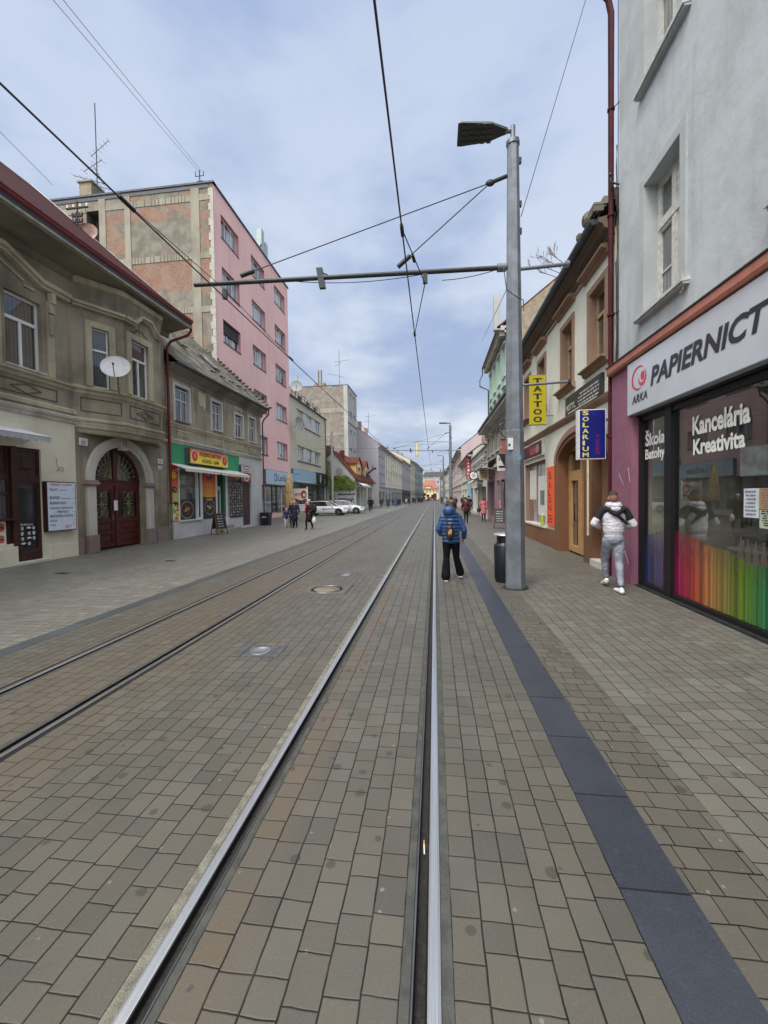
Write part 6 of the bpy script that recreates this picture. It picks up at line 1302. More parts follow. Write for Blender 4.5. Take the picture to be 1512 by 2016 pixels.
# ================================================================ RIGHT: ivory house with arch
HI = empty('ivory_arch_house', (XR, 14, 0), 'ivory and brown two-storey house with arched entrance and hooded windows', 'house')
u0, u1 = 9.40, 18.8
iw = [(9.87, 10.81, 4.90, 6.70), (12.10, 13.02, 4.90, 6.70), (14.95, 15.85, 4.90, 6.62), (17.2, 18.1, 4.90, 6.60)]
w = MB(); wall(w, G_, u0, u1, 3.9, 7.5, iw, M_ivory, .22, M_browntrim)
ac, ar, az = 11.68, 1.70, 2.75
arch_wall(w, G_, 9.42, 13.75, 0, 3.9, ac, az, ar, M_brownpl, n=22, rev=.34, mr=plaster('portal_brown', S(122, 84, 62), dirt=S(80, 54, 40), amt=.3), ry=.62)
wall(w, G_, 13.75, u1, 0, 3.9, [(14.98, 18.2, .66, 3.05, .18)], M_ivory, .18, M_browntrim)
w.fb(G_, 13.75, u1, 0, .03, 0, .62, M_brownpl)
block(w, G_, u0, u1, 11, 0, 7.5, M_ivory, top=False)
w.poly([q(u0, 0, 7.5), q(u0, -5.5, 12.0), q(u0, -11, 7.5)], M_gable3); w.poly([q(u1, 0, 7.5), q(u1, -5.5, 12.0), q(u1, -11, 7.5)], M_gable3)
w.obj('wall', HI)
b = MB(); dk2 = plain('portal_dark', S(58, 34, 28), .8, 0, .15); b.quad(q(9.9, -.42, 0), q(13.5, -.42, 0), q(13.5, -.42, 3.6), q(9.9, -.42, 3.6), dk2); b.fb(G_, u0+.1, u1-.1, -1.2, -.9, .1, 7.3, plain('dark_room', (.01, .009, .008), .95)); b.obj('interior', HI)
b = MB(); n = 22
for i in range(n):      # ivory skin above the arch, brown archivolt
    a0, a1 = math.pi*i/n, math.pi*(i+1)/n
    for (k0, k1, dd, m) in ((0, .13, .05, M_brownpl), (.13, .30, .09, M_browntrim)):
        P = [(ac-(ar+k)*math.cos(a), az+(.62+k)*math.sin(a)) for (k, a) in ((k0, a0), (k0, a1), (k1, a1), (k1, a0))]
        b.hexa([q(u, 0, z) for u, z in P]+[q(u, dd, z) for u, z in P], m)
b.fb(G_, ac+ar, ac+ar+.30, 0, .06, 0, az, M_brownpl); b.fb(G_, 10.81, 11.40, -.4, -.04, 0, 3.25, M_brownpl); b.fb(G_, 11.40, 12.2, -.41, -.36, 0, 3.3, M_brownpl); b.fb(G_, 9.43, 9.97, 0, .05, 0, az, M_brownpl)
b.obj('portal', HI)
b = MB(); b.prism([q(9.42+.001, .012, 3.9)]+[q(9.42, .012, 3.2)]+[q(ac-(ar+.3)*math.cos(math.pi*i/n), .012, az+(.92)*math.sin(math.pi*i/n)) for i in range(3, n-1)]+[q(13.75, .012, 3.0), q(13.75, .012, 3.9)], (.010, 0, 0), M_ivory); b.obj('spandrel', HI)
MGO = plain('golden_wood_frame', S(176, 140, 96), .45, 0, .12, 5)
b = MB()
for (a, c, z0, z1) in ((12.2, 12.32, .04, 3.2), (13.22, 13.36, .04, 3.2), (12.32, 13.22, 2.30, 2.5), (12.32, 13.22, 3.1, 3.2)): b.fb(G_, a, c, -.38, -.27, z0, z1, MGO)
po = b.obj('entrance_door', HI); b = MB(); b.quad(q(12.25, -.34, .1), q(13.3, -.34, .1), q(13.3, -.34, 3.2), q(12.25, -.34, 3.2), glassy('door_glass', (.06, .055, .045), rough=.05)); b.obj('pane', po)
b = MB(); b.fb(G_, 12.34, 12.44, -.33, -.25, .06, 2.3, MGO); b.fb(G_, 13.10, 13.20, -.33, -.25, .06, 2.3, MGO); b.fb(G_, 12.44, 13.10, -.33, -.25, .06, .24, MGO); b.fb(G_, 12.44, 13.10, -.33, -.25, 2.2, 2.3, MGO); b.tube([q(12.5, -.25, 1.0), q(12.5, -.17, 1.02), q(12.5, -.17, 1.5), q(12.5, -.25, 1.52)], .02, 6, M_blackp); b.obj('door_leaf', po)
b = MB(); b.fb(G_, 11.02, 11.06, -.04, .0, .72, 3.1, plain('strip_light_cover', S(236, 226, 190), .3)); b.obj('light_strip', HI)
b = MB(); b.fb(G_, 9.98, 10.81, -.40, .02, 0, .16, M_stone); b.obj('doorstep', HI)
b = MB(); b.fb(G_, 10.02, 10.78, -.41, -.37, .16, 2.5, plain('alcove_door', S(84, 40, 34), .6, 0, .2, 4)); b.obj('alcove_door', HI)
for i, (a, c, z0, z1) in enumerate(iw):
    window(HI, G_, a, c, z0, z1, .20, M_gframe, M_pane, 2, .66, .06, .05)
    b = MB(); surround(b, G_, a, c, z0, z1, .15, .035, M_browntrim); cornice(b, G_, a-.24, c+.36, [(0, z1+.42), (.06, z1+.44), (.08, z1+.5), (.2, z1+.54), (.2, z1+.60), (0, z1+.64)], M_browntrim)
    cornice(b, G_, a-.22, c+.34, [(0, z0-.16), (.08, z0-.12), (.10, z0-.05), (.20, z0-.03), (.20, z0), (0, z0+.02)], M_browntrim); b.obj('window_ornament', HI)
b = MB(); cornice(b, G_, u0+.02, u1, [(0, 3.86), (.05, 3.88), (.12, 3.96), (.14, 4.02), (0, 4.05)], M_browntrim); b.obj('string_course', HI)
b = MB(); cornice(b, G_, u0-.0, u1+.15, [(0, 7.35), (.06, 7.38), (.09, 7.46), (.22, 7.52), (.25, 7.60), (.33, 7.63), (.35, 7.72), (0, 7.8)], M_soffit2); b.fb(G_, u0, u1+.15, 0, .03, 7.2, 7.28, M_browntrim); b.obj('eaves', HI)
b = MB(); g = [(.40+.09*math.cos(R(a)), 7.76+.12*math.sin(R(a))) for a in range(180, 361, 30)]
strip(b, G_, u0+.1, u1+.2, g, M_dzinc); b.poly([q(u0+.1, *p) for p in g], M_dzinc); b.poly([q(u1+.2, *p) for p in g], M_dzinc); b.fb(G_, u0+.1, u1+.2, .29, .32, 7.7, 7.86, M_dzinc); b.obj('gutter', HI)
b = MB(); kk = 4.18/5.88
b.hexa([q(u0, .38, 7.82), q(u1+.1, .38, 7.82), q(u1+.1, -5.5, 12.0), q(u0, -5.5, 12.0), q(u0, .38, 7.92), q(u1+.1, .38, 7.92), q(u1+.1, -5.5, 12.1), q(u0, -5.5, 12.1)], M_slate); b.quad(q(u0, -5.5, 12.1), q(u1+.1, -5.5, 12.1), q(u1+.1, -11.5, 7.8), q(u0, -11.5, 7.8), M_slate)
rr = random.Random(6)
for k in range(20):
    t = k*.2; b.box(q(0, .34-t, 0).x-.10, q(0, .34-t, 0).x+.10, u0-.02, u0+.22+rr.uniform(0, .12), 7.86+t*kk, 8.0+t*kk+rr.uniform(0, .05), M_slate)
for (u, r) in ((9.95, .17), (10.5, .1), (12.9, .06)): b.ball(q(u, .36, 7.9+r*.8), (r*.8, r, r), M_slate, 8, 6)
b.obj('roof', HI)
b = MB(); rr = random.Random(4)
def twig(mb, p, v, L, r, dpt):
    e = p+v*L; mb.tube([p, p.lerp(e, .5)+Vector([rr.uniform(-.03, .03) for _ in range(3)]), e], r, 4, plain('twig_grey', S(130, 112, 112), .9))
    if dpt:
        for _ in range(3): twig(mb, p.lerp(e, rr.uniform(.4, 1)), (v+Vector([rr.uniform(-.8, .8), rr.uniform(-.8, .8), rr.uniform(-.1, .9)])).normalized(), L*rr.uniform(.4, .65), r*.65, dpt-1)
for k in range(4): twig(b, q(11.4+.22*k, .42, 7.86), Vector((-.55-.2*k, .25, .65)).normalized(), .55, .010, 3)
b.obj('gutter_weed', label='bare twiggy weed growing out of the roof gutter', cat='plant')
# shop window + signs
b = MB()
for (a, c, z0, z1) in ((14.98, 15.1, .66, 3.05), (18.08, 18.2, .66, 3.05), (16.6, 16.68, .72, 2.95)): b.fb(G_, a, c, -.17, -.1, z0, z1, M_browntrim)
b.fb(G_, 15.1, 18.08, -.17, -.1, 2.95, 3.05, M_browntrim); b.fb(G_, 14.9, 18.3, -.17, .06, .60, .67, M_stone); sw = b.obj('shop_window', HI); b = MB(); b.fb(G_, 15.4, 16.5, -.135, -.125, 1.0, 2.5, plain('window_poster', S(206, 208, 204), .6)); b.fb(G_, 15.6, 16.2, -.124, -.122, 1.4, 1.95, plain('poster_dim', S(120, 124, 124), .6, 0, .6, 9)); b.fb(G_, 16.8, 17.9, -.135, -.125, 1.6, 2.8, plain('window_poster', S(206, 208, 204), .6)); b.obj('window_poster', sw)
b = MB(); b.quad(q(15.1, -.14, .67), q(18.1, -.14, .67), q(18.1, -.14, 2.95), q(15.1, -.14, 2.95), glassy('shop_glass_pale', (.10, .11, .105), lit=(.50, .52, .50), rough=.05)); b.obj('pane', sw)
b = MB(); b.cyl((XR-.01, 15.35, .68), (XR-.01, 15.35, 1.05), .07, m=plain('lime_bottle', S(160, 176, 60), .3)); b.cyl((XR-.01, 15.35, 1.05), (XR-.01, 15.35, 1.13), .035, m=M_white_p) ; b.obj('bottle', label='lime green bottle on the sill of the pale shop window', cat='bottle')
def dt(b, d):
    text(b, 'MOTYL.', q(12.44, d, 4.16), RY, VU, .8, .18, plain('print_offwhite', S(190, 190, 180), .6), .02)
    for k in range(4): scribble(b, q(11.5-.02*k, d, 4.14+.09*k), RY, VU, 1.4, .075, plain('print_offwhite', S(190, 190, 180), .6), 1, .002, 30+k, .98)
    b.quad(q(12.3, d, 4.08), q(10.2, d, 4.08), q(10.2, d, 4.11), q(12.3, d, 4.11), plain('print_offwhite', S(190, 190, 180), .6))
boxsign('name_board', G_, 9.95, 12.55, 4.06, 4.58, .07, M_blackp, 'black name board with pale print under the first hooded window', M_dsteel, dt)
boxsign('shop_sign', G_, 15.05, 18.25, 3.22, 3.78, .1, plain('dark_red_board', S(60, 34, 36), .5), 'dark board with red script over the pale shop window', M_oframe, lambda b, d: (text(b, 'Nails', q(16.9, d, 3.34), RY, VU, .9, .34, plain('script_red', S(206, 90, 100), .5), .01, .2), disc(b, q(15.7, d, 3.5), RY, VU, .3, .16, plain('face_tint', S(150, 110, 96), .6), 14, .002)))
b = MB(); b.fb(G_, 13.76, 14.62, .03, .05, .74, 2.72, plain('orange_board', S(232, 96, 46), .5, 0, .05)); mo = plain('print_maroon', S(120, 36, 26), .5)
text(b, 'SALÓN', q(14.0, .052, 2.2), VU*-1, RY, 1.0, .0001+.2, mo, .01) if False else None
for (t_, z, h) in (('S', 2.3, .25), ('A', 2.0, .2), ('L', 1.75, .2), ('O', 1.5, .2), ('N', 1.24, .2)): text(b, t_, q(14.42, .05, z), RY, VU, .34, h, mo, .01)
scribble(b, q(14.5, .05, .85), RY, VU, .6, .3, mo, 3, .003, 8)
b.obj('orange_board', label='tall orange board with dark letters left of the arched entrance', cat='sign')
b = MB(); b.fb(G_, 18.35, 18.62, .03, .05, .74, 2.72, plain('orange_board', S(232, 96, 46), .5, 0, .05)); b.obj('orange_board', label='narrow orange board at the far end of the ivory house, beside the lamp post', cat='sign')
# projecting signs
Y = 14.0; o = empty('tattoo_sign', (3.4, Y, 4.1), 'yellow projecting sign with vertical black letters TATTOO', 'sign')
b = MB(); b.box(3.14, 3.66, Y-.04, Y+.04, 4.10, 5.70, plain('sign_yellow', S(178, 164, 24), .4, 0, .05)); b.box(3.12, 3.68, Y-.03, Y+.03, 4.08, 4.10, M_steel); b.box(3.12, 3.68, Y-.03, Y+.03, 5.70, 5.72, M_steel); b.obj('panel', o)
b = MB()
for k, ch in enumerate('TATTOO'): text(b, ch, (3.26, Y-.04, 5.42-.25*k), VX, VU, .27, .19, M_blackp, .035)
b.obj('lettering', o); b = MB(); b.tube([(3.66, Y, 4.38), (3.9, Y, 4.38)], .02, 6, M_steel); b.tube([(3.66, Y, 5.45), (3.9, Y, 5.45)], .02, 6, M_steel); b.obj('bracket', o)
Y = 9.55; o = empty('solarium_sign', (3.5, Y, 2.6), 'dark blue projecting lightbox with vertical yellow letters SOLARIUM', 'sign')
b = MB(); b.box(3.19, 3.76, Y-.02, Y+.16, 2.56, 3.66, M_wframe); b.box(3.76, 3.9, Y+.04, Y+.08, 2.7, 2.76, M_steel); b.box(3.76, 3.9, Y+.04, Y+.08, 3.4, 3.46, M_steel); b.obj('case', o)
b = MB(); b.box(3.215, 3.745, Y-.026, Y-.02, 2.58, 3.64, plain('sign_ultramarine', S(18, 30, 118), .3, 0, .2, 3)); b.obj('panel', o)
b = MB(); my = plain('letter_yellow', S(214, 210, 110), .5)
for k, ch in enumerate('SOLARIUM'): text(b, ch, (3.27, Y-.027, 3.53-.132*k), VX, VU, .13 if ch not in 'I' else .05, .1, my, .03)
for k, ch in enumerate('TURBO'): text(b, ch, (3.55, Y-.027, 3.02-.09*k), VX, VU, .075, .07, plain('letter_darkred', S(130, 20, 70), .5), .02)
b.tube([(3.50, Y-.028, 3.58), (3.54, Y-.028, 3.42), (3.52, Y-.028, 3.28)], .004, 4, M_steel)
b.obj('lettering', o)

# ================================================================ RIGHT: farther row
rowhouse('beige_eaves_house', G_, 18.82, 30.9, 6.75, plaster('dull_beige', S(160, 154, 144), dirt=S(110, 104, 96), amt=.5), 'low dull beige house with deep dark eaves behind the lamp post', 6, 1, M_greytile, 2.6, 10, ww=1.0, wh=1.8, shopc=plaster('mauve_shop', S(150, 128, 134), dirt=S(110, 96, 104), amt=.4), gfz=3.6, overh=.7, trim=M_ltgrey, pm=M_pane)
G5 = RF(5.4); mh = rowhouse('mint_house', G5, 31.1, 40.8, 14.6, M_mint, 'tall mint green house with ornate cornice and brick gable', 4, 3, M_clay, 4.3, 11, ww=1.2, wh=2.2, overh=.7, trim=M_ltgrey, front_gable=M_gable3, z0r=4.6)
b = MB()
for k in range(24): u = 31.3+.4*k; b.fb(G5, u, u+.16, .1, .5, 13.6, 13.95, M_conc)
b.fb(G5, 31.1, 40.8, .0, .5, 13.95, 14.1, M_ltgrey); b.box(4.5, 4.95, 31.1, 31.6, 14.0, 16.5, M_ltgrey); b.obj('cornice', mh)
b = MB(); b.tube([G5.p(40.7, .65, 14.2), G5.p(40.7, .65, 13.5), G5.p(40.7, .9, 13.0), G5.p(40.7, .9, 12.4), G5.p(40.7, .1, 12.0), G5.p(40.7, .1, 3)], .07, 6, M_zinc); b.obj('downpipe', mh)
rowhouse('white_annex', G_, 31.1, 42, 5.5, M_white, 'low white annex with shop awnings in front of the mint green house', 5, 1, M_zinc, .5, 1.4, ww=.8, wh=1.1, gfz=3.4, overh=.1, trim=M_ltgrey)
rowhouse('dark_mansard_house', G_, 42.02, 59, 6.3, M_ivory, 'house with dark mansard roof in the far right row', 6, 1, M_greytile, 3.2, 9, ww=1.0, wh=1.6, overh=.6, gfz=3.5)
rowhouse('pink_gable_house', G_, 60, 79, 8.9, plaster('dusty_pink', S(196, 178, 180), dirt=S(160, 146, 148), amt=.25), 'house with pale pink gable rising over its neighbours in the far right row', 6, 2, M_greytile, 4.6, 12, ww=1.1, wh=1.5, overh=.6, gfz=3.5)
rowhouse('flat_grey_house', G_, 79.02, 102, 8.4, M_ltgrey, 'light grey flat-topped house in the far right row', 7, 2, M_greytile, .6, 10, ww=1.3, wh=1.5, gfz=3.5)
rowhouse('cream_far_house', G_, 102.02, 140, 9.4, M_ivory, 'cream house near the far end of the right row', 10, 2, M_clay, 3.6, 12, ww=1.4, wh=1.7, gfz=3.6)
rowhouse('grey_far_house', G_, 140.02, 205, 11, M_ltgrey, 'grey house closing the far end of the right row', 14, 2, M_greytile, 3.6, 12, ww=1.8, wh=2, gfz=3.8)
# blade signs, awnings, lantern on the farther row
def blade(name, Y, x0, x1, z0, z1, m, lab, draw, th=.1):
    o = empty(name, ((x0+x1)/2, Y, z0), lab, 'sign', 'projecting signs along the right row'); b = MB(); b.box(x0, x1, Y, Y+th, z0, z1, m); b.box(x1, 3.9, Y+.03, Y+.07, z1-.15, z1-.1, M_dsteel); b.box(x1, 3.9, Y+.03, Y+.07, z0+.1, z0+.15, M_dsteel); b.obj('panel', o); b = MB(); draw(b); b.obj('lettering', o)
blade('blade_sign', 43, 3.3, 3.75, 3.5, 5.8, plain('sign_crimson', S(160, 20, 44), .5), 'tall crimson projecting sign with vertical white letters far down the right row', lambda b: [text(b, ch, (3.42, 43, 5.42-.37*k), VX, VU, .22, .26, M_white_p, .03) for k, ch in enumerate('CASINO')])
blade('blade_sign', 28, 3.02, 3.62, 2.85, 3.66, plain('sign_beige', S(216, 204, 170), .6), 'beige square projecting sign beneath a dark awning on the right', lambda b: scribble(b, (3.1, 28, 2.95), VX, VU, .45, .6, plain('print_brown', S(120, 90, 60), .6), 5, .004, 3))
blade('blade_sign', 21.5, 3.22, 3.85, 3.05, 3.85, plain('sign_ivory', S(206, 206, 196), .5), 'ivory projecting sign with black marks just left of the lamp post', lambda b: (text(b, 'H   L', (3.3, 21.5, 3.55), VX, VU, .45, .2, M_blackp, .02), b.quad((3.3, 21.49, 3.2), (3.75, 21.49, 3.2), (3.75, 21.49, 3.3), (3.3, 21.49, 3.3), M_blackp)))
o = empty('round_sign', (3.1, 33, 3.4), 'round white sign with black ring on the right row', 'sign', 'projecting signs along the right row'); b = MB(); b.cyl((3.1, 33, 3.4), (3.1, 33.08, 3.4), .36, n=28, m=M_blackp); b.cyl((3.1, 32.985, 3.4), (3.1, 33, 3.4), .29, n=28, m=M_white_p); b.cyl((3.1, 32.97, 3.4), (3.1, 32.985, 3.4), .15, n=20, m=M_ltgrey); b.tube([(3.46, 33.04, 3.4), (3.9, 33.04, 3.4)], .025, 5, M_blackp); b.obj('panel', o)
o = empty('iron_lantern', (3.3, 19.9, 4.5), 'black wrought-iron bracket with a small red and black hanging sign behind the lamp post', 'sign', 'projecting signs along the right row'); b = MB()
b.tube([(3.9, 19.9, 4.95), (2.95, 19.9, 4.98), (2.85, 19.9, 4.85), (2.95, 19.9, 4.8)], .028, 5, M_iron); b.tube([(2.98, 19.9, 4.95), (3.4, 19.9, 4.45), (3.9, 19.9, 4.3)], .022, 5, M_iron); b.obj('bracket', o)
b = MB(); b.box(3.2, 3.6, 19.87, 19.95, 3.8, 4.4, plain('sign_dullred', S(166, 80, 78), .6)); b.box(3.15, 3.65, 19.85, 19.97, 4.4, 4.46, M_blackp); b.prism([(3.05, 19.85, 3.75), (3.75, 19.85, 3.75), (3.6, 19.85, 3.2), (3.3, 19.85, 3.2)], (0, .12, 0), M_blackp); b.obj('panel', o)
for (a, c, m, lab, z) in ((26.5, 30.4, plain('awning_black', S(60, 58, 60), .9), 'dark sloping awning on the beige house beyond the lamp post', 4.2), (33.5, 38, plain('awning_sand', S(196, 176, 140), .9), 'sand-coloured awning on the low white annex', 3.5)):
    o = empty('shop_awning', q((a+c)/2, 0, z), lab, 'awning'); awning(o, G_, a, c, z, z-.65, 1.0, m, .14, 14)
for (y, z0, h, m, lab) in ((20.6, .6, 2.0, plain('panel_rose', S(190, 120, 126), .6), 'dusty rose door panel in the beige house beyond the lamp post'), (24.3, .4, 2.3, plain('panel_plum', S(110, 84, 92), .6), 'plum door panel of the beige house, farther from the lamp post'), (36, .1, 2.5, plain('panel_tan', S(190, 160, 116), .6), 'tan timber door in the low white annex')):
    b = MB(); b.fb(G_, y, y+.9, .0, .05, z0, z0+h, m); b.fb(G_, y+.15, y+.75, .05, .06, z0+.2, z0+h*.85, M_pane2); b.obj('door_panel', label=lab, cat='door')
b = MB(); b.fb(G_, 44, 45.2, .0, .3, 1.0, 3.4, plain('poster_sky', S(150, 190, 214), .5)); rr = random.Random(3)
for k in range(4): disc(b, (XR-.31, 44.4+.2*k, 3.5+.2*(k % 2)), RY, VU, .12, .12, plain('dot_navy', S(40, 60, 90), .5), 10, .02)
b.obj('light_blue_panel', label='light blue advertising panel on the far right row', cat='sign')
# ================================================================ STREET FURNITURE
def catenary(a, b_, sag, n=8):
    a = Vector(a); b_ = Vector(b_); return [a.lerp(b_, i/n)-VU*sag*4*(i/n)*(1-i/n) for i in range(n+1)]
def mast(y, lab, full=True, x=1.53):
    o = empty('tram_lamp_post', (x, y, 0), lab, 'lamp post', 'tram and lamp posts along the right track')
    n = 8; b = MB(); prof = [(.185, 0), (.182, 1.0), (.17, 3.0), (.165, 3.02), (.13, 6.0), (.105, 8.38), (.10, 8.42)]
    rings = [[Vector((x+r*math.cos(math.pi/8+2*math.pi*i/n)*1.02, y+r*math.sin(math.pi/8+2*math.pi*i/n), z)) for i in range(n)] for r, z in prof]
    b.add([v for r in rings for v in r], [(j*n+i, j*n+(i+1) % n, (j+1)*n+(i+1) % n, (j+1)*n+i) for j in range(len(prof)-1) for i in range(n)], M_steel); b.poly(rings[-1], M_steel)
    b.cyl((x, y, 0), (x, y, .012), .215, n=12, m=M_dsteel)
    pl_ = b.obj('pole', o)
    b = MB(); b.cyl((x, y, 8.40), (x, y, 8.70), .045, m=M_steel); b.cyl((x, y, 8.34), (x, y, 8.42), .125, n=8, m=M_steel); b.obj('top_tube', o)
    for z in (2.82, 3.85, 6.02, 6.12, 7.78): b = MB(); b.cyl((x, y, z), (x, y, z+.05), .175-.010*z, n=8, m=M_dsteel); b.obj('band', o)
    for z in (8.0, 7.2, 6.7): b = MB(); b.box(x+.09, x+.15, y-.03, y+.03, z, z+.1, M_dsteel); b.obj('cable_clip', o)
    # luminaire
    h = MB(); zc = 8.62; L = [(-.10, .05, .03), (-.22, .10, .045), (-.42, .20, .055), (-.95, .26, .05), (-1.02, .25, .03)]
    vs = []
    for (dx, hw, ht) in L: vs += [(x+dx, y-hw, zc-.02), (x+dx, y+hw, zc-.02), (x+dx, y+hw*.8, zc+ht), (x+dx, y-hw*.8, zc+ht)]
    tl = R(3); vs = [(a, b__, c+(a-x)*math.tan(tl)*-1) for a, b__, c in vs]
    fs = [(j*4+i, j*4+(i+1) % 4, (j+1)*4+(i+1) % 4, (j+1)*4+i) for j in range(len(L)-1) for i in range(4)]+[(0, 1, 2, 3), tuple(range(len(vs)-4, len(vs)))]
    h.add(vs, fs, plain('luminaire_grey', S(64, 68, 70), .5, .3)); h.tube([(x, y, zc), (x-.14, y, zc)], .04, 8, M_steel); ho = h.obj('lamp_head', o)
    zb = zc-.024
    for r in range(4 if y < 10 else 0):
        for k in range(5): xx = x-.90+.12*k; yy = y-.18+.12*r; g = MB(); g.box(xx-.04, xx+.04, yy-.035, yy+.035, zb+(-(xx-x))*math.tan(tl)-.008, zb+(-(xx-x))*math.tan(tl), plain('led_lens', S(60, 64, 64), .3)); g.obj('led_lens', ho)
    # cantilever
    b = MB(); b.tube([(x-.12, y, 6.10), (-4.92, y, 6.26)], .045 if y < 10 else .022, 8, M_dsteel); b.cyl((x-.14, y, 6.1), (x-.3, y, 6.105), .075, m=M_steel); b.tube([(x+.1, y, 6.05), (x+.93, y, 6.07)], .035, 8, M_steel); b.tube([(x+.12, y, 3.87), (x+.98, y, 3.90)], .025, 8, M_steel); b.cyl((x+.93, y, 6.07), (x+1.0, y, 6.07), .06, m=M_steel); b.cyl((x+.98, y, 3.9), (x+1.02, y, 3.9), .045, m=M_blackp)
    b.obj('cantilever_arm', o)
    b = MB(); s0 = Vector((x-.1, y, 7.80)); s1 = Vector((x-.42, y, 7.70)); b.tube([s0, s1], .035, 6, M_dsteel); b.ball(s1, (.09, .05, .06), M_dsteel, 8, 6)
    for xe in (-3.9, -.66): e = Vector((xe, y, 6.17-(xe-1.4)*.026+.06)); b.tube([s1, e], .012, 4, M_wire); b.tube([e, e+(s1-e).normalized()*.3], .045, 6, M_dsteel)
    b.tube(catenary((x-.25, y+.02, 6.1), (-.9, y+.02, 6.15), .16, 10)[:6], .008, 4, M_wire); b.tube(catenary((-.1, y+.02, 6.12), (-2.9, y+.02, 6.2), .10, 10), .008, 4, M_wire)
    b.tube([(x-.2, y-.1, 6.05), (x-.16, y-.18, 5.6), (x+.05, y-.19, 5.42), (x+.14, y-.16, 5.4), (x+.15, y-.15, 5.2)], .01, 4, M_wire)
    b.obj('stay_wire', o)
    b = MB(); b.hexa([(-2.24, y-.04, 5.98), (-2.12, y-.04, 5.98), (-2.12, y+.04, 5.98), (-2.24, y+.04, 5.98), (-2.30, y-.04, 6.38), (-2.18, y-.04, 6.38), (-2.18, y+.04, 6.38), (-2.30, y+.04, 6.38)], M_dsteel); b.tube([(-2.2, y, 6.3), (-2.0, y, 6.2)], .015, 4, M_dsteel); b.obj('hanger', o)
    for xa in (-.18, -4.3): b = MB(); b.box(xa, xa+.09, y-.03, y+.03, 5.92, 6.12, M_dsteel); b.obj('hanger', o)
    return o
m1 = mast(8.05, 'nearest steel tram and lamp post, beside the litter bin on the right pavement')
b = MB(); s = plain('sticker_white', S(206, 208, 206), .6); b.quad((1.37, 7.868, 2.64), (1.47, 7.868, 2.64), (1.47, 7.868, 2.86), (1.37, 7.868, 2.86), s); b.quad((1.385, 7.866, 2.70), (1.42, 7.866, 2.70), (1.42, 7.866, 2.75), (1.385, 7.866, 2.75), M_blackp)
b.quad((1.54, 7.868, 2.44), (1.62, 7.90, 2.44), (1.62, 7.90, 2.54), (1.54, 7.868, 2.54), plain('sticker_blue', S(110, 160, 186), .6)); b.obj('sticker', m1)
b = MB(); rr = random.Random(17); P = [(1.53+(.255+rr.uniform(-.02, .03))*math.cos(a*.31), 8.05+(.255+rr.uniform(-.02, .03))*math.sin(a*.31), .0025) for a in range(20)]; b.poly(P, plain('base_contact_shade', S(52, 50, 46), .9, 0, .4, 9)); b.obj('contact_shadow_patch', m1)  # dark disc painting the contact shadow round the post foot
mast(38.9, 'second steel tram and lamp post, seen beside the walker in the blue jacket')
mast(70, 'third steel tram and lamp post, partly hidden by the second', False)
mast(101, 'fourth steel tram and lamp post, far down the street', False)
b = MB(); pts = [(-.47, y, 6.05+(.05 if y < 8 else 0)) for y in (-5, 2, 8, 16)]; b.tube([(-.47, -8, 6.16), (-.47, 8.05, 6.05), (-.47, 38.9, 6.0), (-.47, 70, 5.98), (-.47, 101, 5.95), (-.47, 230, 5.9)], .0135, 5, M_wire)
b.tube([(-.14, 8.05, 5.92), (-.47, 6.6, 6.06)], .01, 4, M_wire); b.tube([(-.14, 8.05, 5.92), (-.47, 10.8, 6.04)], .01, 4, M_wire); b.cyl((-.47, 6.5, 6.06), (-.47, 6.75, 6.05), .03, m=M_blackp); b.cyl((-.34, 7.2, 6.0), (-.31, 7.4, 5.99), .03, m=M_blackp); b.cyl((-.47, 10.7, 6.04), (-.47, 10.9, 6.04), .03, m=M_blackp)
b.obj('contact_wire', label='overhead contact wire running down the middle above the nearest track', cat='overhead wire', group='tram contact wires')
b = MB(); b.tube([(-4.26, -8, 6.0), (-4.26, 3, 5.97), (-4.26, 8.05, 5.95), (-4.05, 38.9, 5.95), (-4.0, 70, 5.95), (-3.9, 230, 5.9)], .013, 5, M_wire); b.tube([(-4.26, 5.3, 5.97), (-4.26, 8.05, 6.12)], .008, 4, M_wire); b.tube([(-4.26, 8.05, 6.12), (-4.22, 11.8, 5.96)], .008, 4, M_wire); b.cyl((-4.26, 5.2, 5.97), (-4.26, 5.5, 5.97), .03, m=M_blackp); b.cyl((-4.22, 11.7, 5.96), (-4.22, 12, 5.96), .03, m=M_blackp)
b.obj('contact_wire', label='overhead contact wire above the left track, crossing the pink block in the view', cat='overhead wire', group='tram contact wires')
wl = [([(3.3, 8.9, 12.3), (1.68, 8.1, 7.05)], 'thin wire from the grey house roof down to the nearest lamp post', 0), ([(-16.1, 27.3, 24.7), (-10.2, 8.6, 15.3), (-9, 4, 13)], 'left one of the two thin parallel wires crossing the sky at upper left', .0), ([(-15.9, 27.3, 24.7), (-9.9, 8.6, 15.3), (-8.7, 4, 13)], 'right one of the two thin parallel wires crossing the sky at upper left', .0), ([(-16.4, 16.2, 15.6), (-14, 10.0, 14.3), (-13, 6, 13.4)], 'thin wire from the black insulator rack to the left edge of the view', .0), ([(1.4, 38.9, 6.9), (-4.5, 40, 6.6), (-14.8, 42, 7.0)], 'span wire from the second lamp post to the sage block', 0), ([(1.4, 70, 7.2), (-10.8, 79.5, 7.6)], 'higher span wire from the third lamp post to the left terrace', 0), ([(1.4, 101, 6.9), (-10, 101, 7.2)], 'farthest span wire, from the fourth lamp post to the cream terrace house', 0), ([(1.5, 8.1, 5.9), (3.6, 31.3, 13.2)], 'faint wire rising from the nearest lamp post to the mint green house', 0)]
for pts, lab, s in wl:
    b = MB(); b.tube(pts, .008 if pts[0][1] < 12 else .012, 4, M_wire); b.obj('span_wire', label=lab, cat='wire', group='thin wires over the street')
